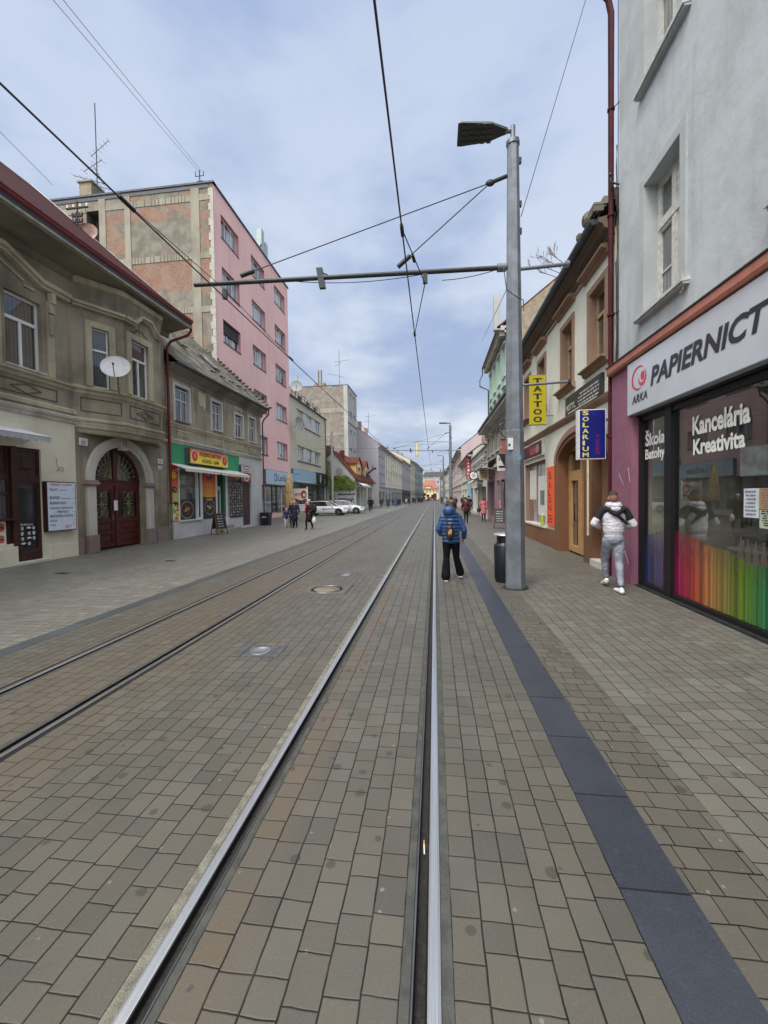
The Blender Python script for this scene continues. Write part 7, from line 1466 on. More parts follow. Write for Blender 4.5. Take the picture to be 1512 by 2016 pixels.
b = MB(); b.box(-4.62, -3.72, 100, 100.1, 11.4, 15.2, plain('banner_ochre', S(176, 168, 130), .8)); b.box(-4.4, -3.95, 99.96, 100, 11.8, 14.8, plain('banner_pale', S(206, 202, 180), .8)); b.tube([(-9.8, 100, 15.2), (-4.6, 100, 15.2), (-3.7, 100, 15.2), (3.9, 100, 15)], .03, 4, M_wire)
b.obj('hanging_banner', label='narrow ochre banner hung high across the far street', cat='banner')
# bin behind the pole
def bin_(x, y, lab, h=1.0, r=.2):
    o = empty('litter_bin', (x, y, 0), lab, 'litter bin', 'litter bins'); m = plain('bin_anthracite', S(38, 42, 50), .35, .3, .15)
    b = MB(); b.lathe((x, y, 0), [(r*.86, 0), (r*.86, .04), (r*.95, .06), (r, h*.74), (r*.95, h*.76), (r*.72, h*.79), (r*.72, h*.80)], 28, m); b.obj('body', o)
    b = MB(); b.lathe((x, y, 0), [(r*.66, h*.79), (r*.66, h*.92)], 20, M_blackp); 
    for a in range(4): b.cyl((x+r*.8*math.cos(a*math.pi/2+.8), y+r*.8*math.sin(a*math.pi/2+.8), h*.75), (x+r*.8*math.cos(a*math.pi/2+.8), y+r*.8*math.sin(a*math.pi/2+.8), h*.96), .012, m=m)
    b.obj('opening', o); b = MB(); b.lathe((x, y, 0), [(r*1.08, h*.945), (r*1.1, h*.955), (r*.9, h*.98), (.001, h*1.0)], 28, plain('bin_lid_metal', S(176, 180, 184), .35, .6)); b.obj('lid', o)
bin_(1.42, 8.62, 'anthracite litter bin with shiny lid just behind the nearest lamp post', 1.02, .21)
aboard(3.48, 22.4, R(-12), 1.08, .62, 'black chalk sandwich board on the right pavement just left of the lamp post', 2)
o = empty('litter_bin', (-11.2, 26.1, 0), 'black square litter bin with white mark by the bistro downpipe', 'litter bin', 'litter bins'); b = MB(); b.hexa([(-11.5, 25.85, .0), (-11.0, 25.85, 0), (-11.0, 26.35, 0), (-11.5, 26.35, 0), (-11.55, 25.8, .8), (-10.95, 25.8, .8), (-10.95, 26.4, .8), (-11.55, 26.4, .8)], M_blackp); b.obj('body', o); b = MB(); b.box(-11.58, -10.92, 25.77, 26.43, .8, .86, plain('bin_lid_dark', (.03, .03, .033), .5)); b.obj('lid', o); b = MB(); text(b, 'SMETI', (-11.4, 25.82, .5), VX, VU, .3, .1, M_white_p, .02, lift=.012); b.obj('lettering', o)
# terrace: closed parasol, planter, banner screen
o = empty('closed_parasol', (-11.1, 31, 0), 'tall closed tan parasol tied up on the terrace before the pale blue shop', 'parasol')
b = MB(); mc = plain('parasol_cloth', S(190, 162, 118), .9, 0, .25, 5, .6, 20); n = 24; prof = [(.04, 3.75), (.10, 3.6), (.17, 3.2), (.24, 2.6), (.30, 2.0), (.40, 1.35), (.36, 1.15)]; vs = []
for j, (r, z) in enumerate(prof):
    for i in range(n): a = 2*math.pi*i/n; k = 1+(.28 if i % 3 == 0 else -.12 if i % 3 == 1 else .05)*min(1, j/2); vs.append((-11.4+r*k*math.cos(a+.12*j), 31+r*k*math.sin(a+.12*j), z+(.07*(i % 3) if j == 6 else 0)))
b.add(vs, [(j*n+i, j*n+(i+1) % n, (j+1)*n+(i+1) % n, (j+1)*n+i) for j in range(6) for i in range(n)], mc, True); b.obj('canopy', o)
b = MB(); b.cyl((-11.4, 31, 0), (-11.4, 31, 3.95), .03, m=M_oframe); b.box(-11.7, -11.1, 30.7, 31.3, 0, .08, M_conc); b.obj('pole', o); b = MB(); b.cyl((-11.4, 31, 2.25), (-11.4, 31, 2.3), .30, .305, 16, plain('strap_dark', S(90, 70, 50), .9)); b.obj('strap', o)
b = MB(); b.box(-10.7, -9.9, 31.0, 31.5, 0, .72, plain('planter_grey', S(150, 148, 140), .9, 0, .15)); b.box(-10.65, -9.95, 31.05, 31.45, .68, .74, plain('soil', S(60, 50, 40), 1)); b.obj('planter_box', label='grey concrete planter box on the terrace behind the strolling woman', cat='planter')
b = MB(); b.box(-12.3, -12.24, 29.0, 29.06, 0, .0001+.9, M_oframe); b.box(-12.9, -12.0, 27.8, 28.4, .0, .45, plain('crate_tan', S(186, 170, 140), .8)); b.obj('terrace_crate', label='low tan crate and post by the shop at the foot of the pink block', cat='crate')
o = empty('terrace_screen', (-11.8, 33.5, 0), 'white framed terrace screen with red-brown banner in front of the sage block', 'screen')
b = MB(); 
for (x, w_) in ((-12.14, .05), (-10.78, .08)): b.box(x, x+w_, 33.5, 33.6, 0, 2.75, M_wframe)
b.box(-12.14, -10.7, 33.5, 33.58, 1.2, 1.26, M_wframe); b.obj('frame', o); b = MB(); b.box(-12.09, -10.78, 33.52, 33.55, .1, 1.2, plain('screen_pale', S(196, 198, 206), .5, 0, .1)); b.obj('lower_panel', o)
b = MB(); b.box(-12.09, -10.78, 33.50, 33.54, 1.5, 2.6, plain('banner_cream', S(206, 196, 190), .6)); b.prism([(-12.08, 33.49, 1.5), (-10.79, 33.49, 1.5), (-10.79, 33.49, 1.75), (-11.3, 33.49, 1.6), (-12.08, 33.49, 1.85)], (0, .01, 0), plain('banner_brown', S(110, 60, 50), .7)); disc(b, (-11.05, 33.5, 2.1), VX, VU, .26, .36, plain('banner_redbrown', S(150, 50, 44), .6), 18, .01); disc(b, (-11.0, 33.5, 2.05), VX, VU, .12, .15, plain('banner_cream', S(206, 196, 190), .6), 12, .02); b.obj('banner', o)
b = MB(); text(b, 'K AKTIV', (-12.0, 33.49, 2.0), VX, VU, .68, .22, plain('print_maroon2', S(96, 40, 44), .6), .02); b.obj('lettering', o)
b = MB(); b.tube([(-11.7, 46, 0), (-11.7, 46, 9.4)], .13, 8, plain('pale_mast', S(160, 162, 164), .5)); b.cyl((-11.7, 46, 0), (-11.7, 46, .1), .3, m=M_conc); b.obj('steel_mast', label='plain steel mast standing between the cars and the ivy gable', cat='mast')
for i, (x, y) in enumerate(((-9.3, 78.3), (-8.9, 81))): b = MB(); b.cyl((x, y, 0), (x, y, 3.2), .08, m=M_zinc); b.box(x-.3, x+.3, y-.03, y+.03, 2.3, 3.0, plain('sign_bluegrey', S(120, 140, 160), .5)); b.obj('street_sign', label=('grey-blue street sign before the lilac gable house', 'street sign farther along the far left pavement')[i], cat='street sign', group='street signs on the far left')
b = MB(); b.box(-.6, .9, 176, 178.2, .25, .6, plain('tram_red', S(190, 40, 46), .4)); b.box(-.6, .9, 176, 186, .6, 1.1, plain('tram_red', S(190, 40, 46), .4)); b.box(-.62, .92, 176, 190, 1.1, 2.9, plain('tram_glass', S(60, 66, 72), .2)); b.box(-.6, .9, 175.9, 190, 2.9, 3.2, M_ltgrey); b.box(-.5, .8, 175.86, 175.9, .6, 1.2, plain('tram_red', S(190, 40, 46), .4))
b.obj('tram', label='distant red tram standing on the nearest track at the far end of the street', cat='tram')
# ================================================================ CARS
def make_car():
    o = empty('estate_car', (0, 0, 0), 'white estate car', 'car', 'white cars parked on the forecourt')
    mp = plain('car_white', S(226, 228, 232), .25, 0, .02, spec=.6); mg = plain('car_glass', (.012, .015, .02), .05, 0, .1, spec=.8); mb = plain('car_black_plastic', (.02, .02, .022), .6)
    st = [(-2.28, .62, .42, .80, .55), (-2.22, .80, .30, .93, .78), (-1.9, .88, .24, .98, .84), (-1.0, .90, .22, .98, .84), (0, .90, .22, .97, .84), (.85, .90, .22, .96, .83), (1.3, .89, .22, .90, .80), (1.8, .86, .24, .80, .72), (2.15, .78, .28, .68, .60), (2.30, .60, .38, .56, .48)]
    b = MB(); vs = []
    for (x, hw, zb, zt, ht) in st:
        zm = zb+(zt-zb)*.55
        vs += [(x, -hw*.9, zb), (x, -hw, zb+.1), (x, -hw, zm), (x, -ht, zt-.03), (x, -ht*.7, zt), (x, ht*.7, zt), (x, ht, zt-.03), (x, hw, zm), (x, hw, zb+.1), (x, hw*.9, zb)]
    n = 10; b.add(vs, [(j*n+i, j*n+(i+1) % n, (j+1)*n+(i+1) % n, (j+1)*n+i) for j in range(len(st)-1) for i in range(n)], mp, True); b.poly(vs[:n], mp); b.poly(vs[-n:], mp)
    # roof
    rp = [(-1.95, .60, 1.32), (-1.6, .62, 1.42), (-.6, .63, 1.47), (.0, .62, 1.46), (.28, .60, 1.41)]
    v2 = []
    for x, hw, z in rp: v2 += [(x, -hw-.04, z-.05), (x, -hw*.8, z), (x, hw*.8, z), (x, hw+.04, z-.05)]
    b.add(v2, [(j*4+i, j*4+i+1, (j+1)*4+i+1, (j+1)*4+i) for j in range(4) for i in range(3)], mp, True)
    b.obj('body', o)
    g = MB(); lo = [(-2.16, .76, .95), (-1.9, .80, .96), (-.6, .82, .96), (.3, .82, .96), (1.0, .74, .95)]; hi = [(-1.9, .60, 1.29), (-1.6, .63, 1.38), (-.6, .65, 1.42), (.0, .64, 1.41), (.26, .60, 1.37)]
    for s in (-1, 1):
        a = [(x, s*w_, z) for x, w_, z in lo]; c = [(x, s*w_, z) for x, w_, z in hi]; g.add(a+c, [(i, i+1, 6+i, 5+i) for i in range(4)], mg)
    g.quad((1.0, -.74, .95), (1.0, .74, .95), (.26, .60, 1.38), (.26, -.60, 1.38), mg); g.quad((-2.16, -.76, .95), (-2.16, .76, .95), (-1.93, .60, 1.30), (-1.93, -.60, 1.30), mg); g.obj('glazing', o)
    p = MB()
    for s in (-1, 1):
        for (x0, x1) in ((1.0, .26), (.02, -.05), (-1.05, -1.08), (-2.14, -1.9)): p.tube([(x0, s*(.77 if abs(x0) > .9 and x0 > 0 else .82), .95), (x1, s*.645, 1.40)], .03, 4, mp if x0 in (1.0, -2.14) else mb)
        p.tube([(-1.8, s*.58, 1.47), (-1.0, s*.6, 1.52), (-.2, s*.6, 1.50)], .015, 4, mb)
    p.obj('pillar', o)
    for x in (-1.38, 1.42):
        for s in (-1, 1):
            w = MB(); w.cyl((x, s*.70, .33), (x, s*.91, .33), .33, n=24, m=plain('tyre_rubber', (.015, .015, .016), .85)); wo = w.obj('wheel', o)
            r = MB(); r.lathe((x, s*.912, .33), [(.225, 0), (.215, .012), (.20, .0), (.001, .0)], 24, plain('rim_dark', (.05, .05, .055), .4, .6), (0, s, 0))
            for k in range(5): a = k*2*math.pi/5; r.hexa([(x+.03*math.cos(a+1.57), s*.915, .33+.03*math.sin(a+1.57)), (x+.03*math.cos(a-1.57), s*.915, .33+.03*math.sin(a-1.57)), (x+.2*math.cos(a-.12), s*.915, .33+.2*math.sin(a-.12)), (x+.2*math.cos(a+.12), s*.915, .33+.2*math.sin(a+.12)), (x+.03*math.cos(a+1.57), s*.93, .33+.03*math.sin(a+1.57)), (x+.03*math.cos(a-1.57), s*.93, .33+.03*math.sin(a-1.57)), (x+.2*math.cos(a-.12), s*.925, .33+.2*math.sin(a-.12)), (x+.2*math.cos(a+.12), s*.925, .33+.2*math.sin(a+.12))], plain('rim_silver', S(176, 178, 182), .3, .8))
            r.obj('rim', wo)
            am = MB(); 
            for k in range(12):
                a0, a1 = math.pi*k/12, math.pi*(k+1)/12; am.hexa([(x+rr_*math.cos(a), yy, .33+rr_*math.sin(a)) for yy in (s*.86, s*.905) for (rr_, a) in ((.35, a0), (.35, a1), (.41, a1), (.41, a0))], mb)
            am.obj('wheel_arch', o)
    for s in (-1, 1):
        h = MB(); h.hexa([(1.95, s*.80, .62), (2.24, s*.60, .60), (2.27, s*.56, .66), (1.9, s*.80, .74), (1.93, s*.74, .62), (2.2, s*.52, .60), (2.2, s*.50, .70), (1.9, s*.70, .78)], plain('lamp_glass', S(190, 196, 204), .1, .4)); h.obj('headlight', o)
        h = MB(); h.box(-2.26, -2.18, s*.60-.14, s*.60+.14, .66, .86, plain('tail_red', S(150, 16, 20), .25)); h.obj('tail_light', o)
        h = MB(); h.hexa([(.72, s*.86, .94), (.86, s*.86, .95), (.86, s*1.03, .95), (.72, s*1.03, .96), (.70, s*.86, 1.04), (.84, s*.86, 1.05), (.84, s*1.03, 1.08), (.70, s*1.03, 1.08)], mp); h.obj('mirror', o)
        h = MB(); h.box(-.45, -.25, s*.90, s*.925, .78, .81, mp); h.box(.55, .75, s*.90, s*.925, .77, .80, mp); h.obj('handle', o)
    h = MB(); h.hexa([(2.245, -.42, .50), (2.245, .42, .50), (2.235, .42, .62), (2.235, -.42, .62), (2.33, -.36, .50), (2.33, .36, .50), (2.28, .36, .62), (2.28, -.36, .62)], mb); h.box(2.2, 2.325, -.5, .5, .30, .42, mb); h.obj('grille', o)
    h = MB(); h.box(2.325, 2.335, -.26, .26, .38, .48, M_white_p); h.obj('number_plate', o)
    b = MB()
    for s in (-1, 1):
        for x in (.85, -.12, -1.08): b.box(x-.006, x+.006, s*.898, s*.905, .36, .93, mb)
    b.obj('door_gap', o)
    return o
car = make_car()
for i, (x, y, rz, lab) in enumerate(((-10.9, 40.35, 0, 'nearest white estate car parked on the forecourt, lettering on its side'), (-9.95, 44.3, 3, 'white estate car parked behind the nearest one, nose showing to its right'), (-10.9, 47.4, -2, 'white car of which little more than the roof shows above the other two'))):
    c = car if i == 0 else copy_tree(car); c.location = (x, y, 0); c.rotation_euler = (0, 0, R(rz)); c['label'] = lab
b = MB(); text(b, 'MESTSKÁ TAXI', (-11.1, 39.425, .62), VX, VU, 1.4, .16, plain('car_letters', S(70, 80, 110), .5), .02)
l = b.obj('side_lettering', car)

# ================================================================ PEOPLE
def cap_geo(mb, p0, p1, r0, r1, m):
    p0, p1 = Vector(p0), Vector(p1); d = p1-p0; L = max(d.length, 1e-4); q_ = d.to_track_quat('Z', 'Y'); n = 14; prof = []
    for k in range(5): a = -math.pi/2+math.pi/2*k/4; prof.append((r0*math.cos(a), r0*math.sin(a)))
    for k in range(5): a = math.pi/2*k/4; prof.append((r1*math.cos(a), L+r1*math.sin(a)))
    vs = [p0+q_ @ Vector((max(r, 1e-4)*math.cos(2*math.pi*i/n), max(r, 1e-4)*math.sin(2*math.pi*i/n), h)) for r, h in prof for i in range(n)]
    mb.add(vs, [(j*n+i, j*n+(i+1) % n, (j+1)*n+(i+1) % n, (j+1)*n+i) for j in range(len(prof)-1) for i in range(n)]+[tuple(range(n-1, -1, -1)), tuple(range(9*n, 10*n))], m)
def organic(name, prims, mats, voxel, smooth=3, parent=None):
    """prims: ('c',p0,p1,r0,r1,tag) tapered capsule or ('e',c,(rx,ry,rz),tag,rot) ellipsoid; fused into one skin"""
    mb = MB(); dm = M_side
    for p in prims:
        if p[0] == 'c': cap_geo(mb, p[1], p[2], p[3], p[4], dm)
        else:
            t = MB(); t.ball((0, 0, 0), p[2], dm, 16, 12); rot = Matrix.Rotation(R(p[4][0]), 3, 'X') @ Matrix.Rotation(R(p[4][1]), 3, 'Y') @ Matrix.Rotation(R(p[4][2]), 3, 'Z') if len(p) > 4 else Matrix.Identity(3)
            mb.add([Vector(p[1])+rot @ Vector(v) for v in t.v], t.f, dm)
    me = mb.mesh('tmp'); o = bpy.data.objects.new('tmp', me); COL.objects.link(o)
    md = o.modifiers.new('r', 'REMESH'); md.mode = 'VOXEL'; md.voxel_size = voxel; md.use_smooth_shade = True
    ms = o.modifiers.new('s', 'SMOOTH'); ms.iterations = smooth; ms.factor = .5
    dg = bpy.context.evaluated_depsgraph_get(); out_ = bpy.data.meshes.new_from_object(o.evaluated_get(dg)); bpy.data.objects.remove(o); bpy.data.meshes.remove(me)
    out_.name = name; out_.materials.clear(); tags = list(mats); [out_.materials.append(mats[t]) for t in tags]
    import numpy as np
    nf = len(out_.polygons); C = np.zeros(nf*3); out_.polygons.foreach_get('center', C); C = C.reshape(-1, 3); best = np.full(nf, 1e9); idx = np.zeros(nf, int)
    for p in prims:
        if p[0] == 'c':
            a, c = np.array(p[1], float), np.array(p[2], float); ab = c-a; t = np.clip(((C-a) @ ab)/max(ab @ ab, 1e-9), 0, 1); d = np.linalg.norm(C-(a+t[:, None]*ab), axis=1)-(p[3]+(p[4]-p[3])*t); tg = p[5]
        else:
            r = np.array(p[2], float); k = np.linalg.norm((C-np.array(p[1], float))/r, axis=1); d = (k-1)*r.min(); tg = p[3]
        u = d < best; best[u] = d[u]; idx[u] = tags.index(tg)
    out_.polygons.foreach_set('material_index', idx.astype('i')); out_.polygons.foreach_set('use_smooth', np.ones(nf, bool)); out_.update()
    return out_
M_skin = plain('skin', S(196, 148, 124), .55, 0, .08, 12); M_hair = plain('dark_hair', S(44, 32, 28), .6, 0, .3, 30, .6, 90)
def figure(h=1.7, stride=.25, coat=.1, bulk=1., long=0, arm=(0, 0), skirt=0, lead=1, hat=False, hood=False, bend=0.):
    """joints of a standing or walking person facing +Y; tags: skin hair top legs shoe"""
    k = h/1.7; P = []; V = lambda x, y, z: (x*k, y*k, z*k); c = lambda a, b_, r0, r1, t: P.append(('c', V(*a), V(*b_), r0*k, r1*k, t)); e = lambda a, r, t: P.append(('e', V(*a), tuple(x*k for x in r), t))
    B = bulk; s = stride
    for sd in (-1, 1):
        f = sd*lead*s/2; ky = f*.55+(.05 if f < 0 else .08); kz = .47
        ank = (sd*.085, f, .085+(.05 if f < 0 and s > .1 else 0)); kn = (sd*.088, ky, kz)
        c((sd*.085, 0, .88), kn, .088*B, .058*B, 'legs'); c(kn, ank, .058*B, .040*B, 'legs'); c((ank[0], ank[1]-.04, ank[2]-.035), (ank[0]+sd*.01, ank[1]+.13, ank[2]-.05+(-.02 if f < 0 and s > .1 else 0)), .038, .032, 'shoe')
        a = arm[0 if sd < 0 else 1]; sh = (sd*.175, bend*.5, 1.38); el = (sd*(.245+.02*B), -.02-f*.3+.08*a, 1.12+.02*a); wr = (sd*(.235-.10*a), .06-f*.5+.26*a, .87+.24*a)
        c(sh, el, .062*B, .050*B, 'top'); c(el, wr, .048*B, .036*B, 'top'); P.append(('c', V(*wr), V(wr[0]-sd*.01, wr[1]+.06*a+.02, wr[2]-.085*(1-a)), .030*k, .022*k, 'skin'))
        c((wr[0]-sd*.02, wr[1]+.02, wr[2]-.02), (wr[0]-sd*.03, wr[1]+.05, wr[2]-.05*(1-a)), .012, .009, 'skin')
    e((0, 0, .92), (.155*B, .115*B, .12), 'top' if long else 'legs'); e((0, .01, 1.08), (.145*B, .105*B, .15), 'top'); e((0, bend*.3, 1.25), (.17*B, .118*B, .19), 'top'); c((-.13, bend*.4, 1.385), (.13, bend*.4, 1.385), .06*B, .06*B, 'top')
    c((0, 0, 1.02), (0, 0, .98-coat), .15*B, .155*B, 'top')
    if long: c((0, 0, .95), (0, 0, .62), .15*B, .175*B, 'top')
    c((0, bend*.5, 1.4), (0, .02+bend*.7, 1.52), .055, .05, 'skin'); e((0, .025+bend, 1.595), (.072, .09, .108), 'skin'); e((0, .115+bend, 1.58), (.014, .022, .02), 'skin')
    for sd in (-1, 1): e((sd*.073, .02+bend, 1.585), (.012, .02, .03), 'skin')
    e((0, .0+bend, 1.63), (.082, .092, .09), 'hair'); 
    if long or hood: e((0, -.035+bend, 1.56), (.075, .07, .10), 'hair' if not hood else 'top')
    if hat: e((0, .01+bend, 1.66), (.088, .1, .075), 'hat')
    return P
def person(name, pos, rz, prims, cols, lab, voxel=.022, group=None, extra=None):
    me = organic(name, prims, cols, voxel, 2); o = bpy.data.objects.new('person', me); COL.objects.link(o); o.location = pos; o.rotation_euler = (0, 0, rz); tag(o, lab, 'person', group)
    return o
def cols(top, legs, shoe=(20, 20, 22), hair=(44, 32, 28), hat=(160, 160, 165), skin=(196, 148, 124)):
    g = lambda n, c: plain('%s_%d_%d_%d' % ((n,)+tuple(c)), S(*c), .85, 0, .18, 9)
    return {'top': g('cloth', top), 'legs': g('cloth', legs), 'shoe': g('shoe', shoe), 'hair': g('hair', hair), 'hat': g('cloth', hat), 'skin': M_skin}
# --- the walker in the blue jacket (seen from behind)
def woman_blue():
    o = empty('person', (.34, 8.75, 0), 'person in puffy blue hooded jacket and black trousers walking away beside the right rail', 'person', rz=R(0))
    def mk(name, prims, mats, vx, sm=3, par=o):
        me = organic(name, prims, mats, vx, sm); c = link(name, me, None); c.parent = par; return c
    sk = M_skin
    # body: torso, limbs, neck, head in one skin, with hands
    B = [('e', (0, 0, .93), (.14, .10, .12), 's'), ('e', (0, 0, 1.15), (.13, .09, .22), 's'), ('c', (0, 0, 1.3), (.0, .03, 1.46), .05, .048, 's'), ('e', (.02, .04, 1.54), (.070, .088, .105), 's'), ('e', (.045, .125, 1.525), (.014, .02, .018), 's'), ('e', (.035, .105, 1.48), (.025, .02, .012), 's'), ('e', (.095, .03, 1.53), (.012, .022, .03), 's'), ('e', (-.055, .03, 1.53), (.012, .022, .03), 's')]
    lk, rk = ((-.10, -.02, .47), (-.12, -.13, .09)), ((.11, .05, .47), (.19, .18, .11))
    B += [('c', (-.08, 0, .85), lk[0], .075, .05, 's'), ('c', lk[0], lk[1], .05, .035, 's'), ('c', (.08, 0, .85), rk[0], .075, .05, 's'), ('c', rk[0], rk[1], .05, .035, 's')]
    for sd, el, wr in ((-1, (-.25, -.02, 1.08), (-.20, .14, .96)), (1, (.26, -.02, 1.06), (.255, .10, .86))):
        B += [('c', (sd*.16, 0, 1.33), el, .045, .038, 's'), ('c', el, wr, .036, .026, 's')]
        w = Vector(wr); dr_ = (w-Vector(el)).normalized(); pe = w+dr_*.07; B.append(('c', tuple(w), tuple(pe), .026, .024, 's'))
        for k in range(4):
            off = Vector((0, (.5-k/3)*.05 if sd else 0, 0)) if abs(dr_.z) > .6 else Vector((0, 0, (.5-k/3)*.05)); a = pe+off; L = (.028, .034, .032, .024)[k]; m_ = a+dr_*L+Vector((-sd*.006, .0, -.006)); t_ = m_+(dr_+Vector((-sd*.35, 0, -.5))).normalized()*L*.9
            B += [('c', tuple(a), tuple(m_), .009, .0085, 's'), ('c', tuple(m_), tuple(t_), .0085, .0075, 's')]
        tb = w+dr_*.03+Vector((-sd*.026, .012, 0)); B.append(('c', tuple(tb), tuple(tb+(dr_*.5+Vector((-sd*.5, .5, 0))).normalized()*.045), .011, .009, 's'))
    mk('body', B, {'s': sk}, .0085, 2)
    # jacket: quilted tubes
    mj, t, p = newmat('blue_down_jacket'); tcn = t.n('ShaderNodeTexCoord').outputs['Object']; nz = t.noise(tcn, 26, 4)
    t.set(p.inputs['Base Color'], t.mix(t.ss(nz, .3, .7), S(12, 48, 94), S(22, 72, 126))); p.inputs['Roughness'].default_value = .38; p.inputs['Sheen Weight'].default_value = .2
    t.set(p.inputs['Normal'], t.n('ShaderNodeBump', {'Strength': .5, 'Distance': .02, 'Height': t.noise(tcn, 22, 4, .6)}))
    J = []
    for k in range(8):
        z = .83+.075*k; wd = (.195, .20, .20, .20, .202, .20, .188, .165)[k]; J.append(('e', (0, -.01, z), (wd, .155, .056), 'j'))
    J += [('e', (0, -.01, 1.12), (.188, .146, .30), 'j'), ('c', (0, 0, .93), (0, 0, 1.3), .152, .145, 'j'), ('e', (0, 0, .85), (.185, .15, .055), 'j'), ('c', (-.12, 0, 1.36), (.12, 0, 1.36), .075, .075, 'j'), ('c', (0, 0, 1.36), (0, .01, 1.44), .10, .085, 'j')]
    for sd, el, wr in ((-1, (-.262, -.03, 1.08), (-.215, .12, .965)), (1, (.275, -.03, 1.06), (.275, .09, .90))):
        a = Vector((sd*.165, 0, 1.34)); pts = [a.lerp(Vector(el), i/4) for i in range(5)]+[Vector(el).lerp(Vector(wr), i/3) for i in range(1, 4)]
        for i, q_ in enumerate(pts): r = .078-.003*i; J.append(('e', tuple(q_), (r, r, r*.72), 'j'))
        J += [('c', tuple(a), el, .072, .064, 'j'), ('c', el, wr, .064, .055, 'j')]
    J += [('e', (-.04, -.10, 1.47), (.135, .10, .11), 'j'), ('e', (.03, -.03, 1.40), (.135, .10, .07), 'j'), ('c', (-.11, -.03, 1.42), (-.07, .07, 1.43), .05, .045, 'j'), ('c', (.12, -.02, 1.40), (.09, .08, 1.42), .05, .045, 'j')]
    mk('jacket', J, {'j': mj}, .0095, 2)
    mt = plain('black_flared_cloth', (.006, .006, .008), .9, 0, .3, 9, spec=.15)
    L = [('e', (0, -.005, .87), (.178, .135, .13), 't'), ('c', (-.085, 0, .84), (-.10, -.02, .47), .105, .068, 't'), ('c', (-.10, -.02, .47), (-.12, -.12, .10), .068, .100, 't'), ('c', (.085, 0, .84), (.11, .05, .47), .105, .068, 't'), ('c', (.11, .05, .47), (.195, .17, .13), .068, .090, 't')]
    mk('trousers', L, {'t': mt}, .010, 3)
    ms_ = plain('black_shoe', (.015, .015, .016), .5); mw = plain('white_sole', S(200, 200, 196), .6)
    for (x, y, z, tl) in ((-.12, -.09, .045, 0), (.20, .20, .075, .6)):
        s = MB(); me = organic('shoe', [('c', (x, y-.06, z), (x+.01, y+.13, z-.01-.03*tl), .042, .038, 'a')], {'a': ms_}, .01, 1); so = link('shoe', me, None); so.parent = o
        s.hexa([(x-.042, y-.10, z-.045), (x+.042, y-.10, z-.045), (x+.045, y+.16, z-.045-.03*tl), (x-.04, y+.16, z-.045-.03*tl), (x-.042, y-.10, z-.025), (x+.042, y-.10, z-.025), (x+.045, y+.16, z-.025-.03*tl), (x-.04, y+.16, z-.025-.03*tl)], mw); c = link('sole', s.mesh('sole'), None); c.parent = so
    H = [('e', (.015, .015, 1.585), (.088, .098, .088), 'h'), ('e', (.01, -.03, 1.545), (.085, .075, .10), 'h'), ('e', (.06, .0, 1.60), (.055, .07, .06), 'h'), ('e', (-.04, -.01, 1.60), (.055, .07, .055), 'h'), ('e', (.02, -.04, 1.63), (.05, .05, .03), 'h')]
    hm = mk('hair', H, {'h': M_hair}, .009, 1)
    # backpack
    bp = empty('small_backpack', (0, 0, 0), 'small brown leather backpack worn on the blue jacket', 'backpack'); bp.location = (.34, 8.75, 0)
    ml = plain('brown_leather', S(44, 34, 34), .5, 0, .3, 14); mk('bag', [('e', (-.03, -.195, 1.04), (.10, .055, .125), 'b'), ('c', (-.03, -.19, .96), (-.03, -.18, 1.13), .085, .06, 'b'), ('e', (-.03, -.215, 1.12), (.07, .05, .055), 'b')], {'b': ml}, .010, 2, bp)
    s = MB(); s.hexa([(-.075, -.262, 1.0), (-.0, -.268, 1.0), (.01, -.262, 1.10), (-.045, -.258, 1.10), (-.075, -.25, 1.0), (-.0, -.255, 1.0), (.01, -.25, 1.10), (-.045, -.245, 1.10)], plain('tan_leather', S(176, 128, 92), .5)); c = link('pocket_flap', s.mesh('f'), None); c.parent = bp
    s = MB()
    for sd in (-1, 1): s.tube([(-.03+sd*.045, -.17, 1.18), (-.03+sd*.07, -.14, 1.30), (-.03+sd*.09, -.07, 1.43), (sd*.11, .03, 1.45), (sd*.12, .11, 1.36), (sd*.13, .15, 1.2)], .013, 6, M_blackp)
    c = link('strap', s.mesh('s'), None); c.parent = bp
    return o
woman_blue()
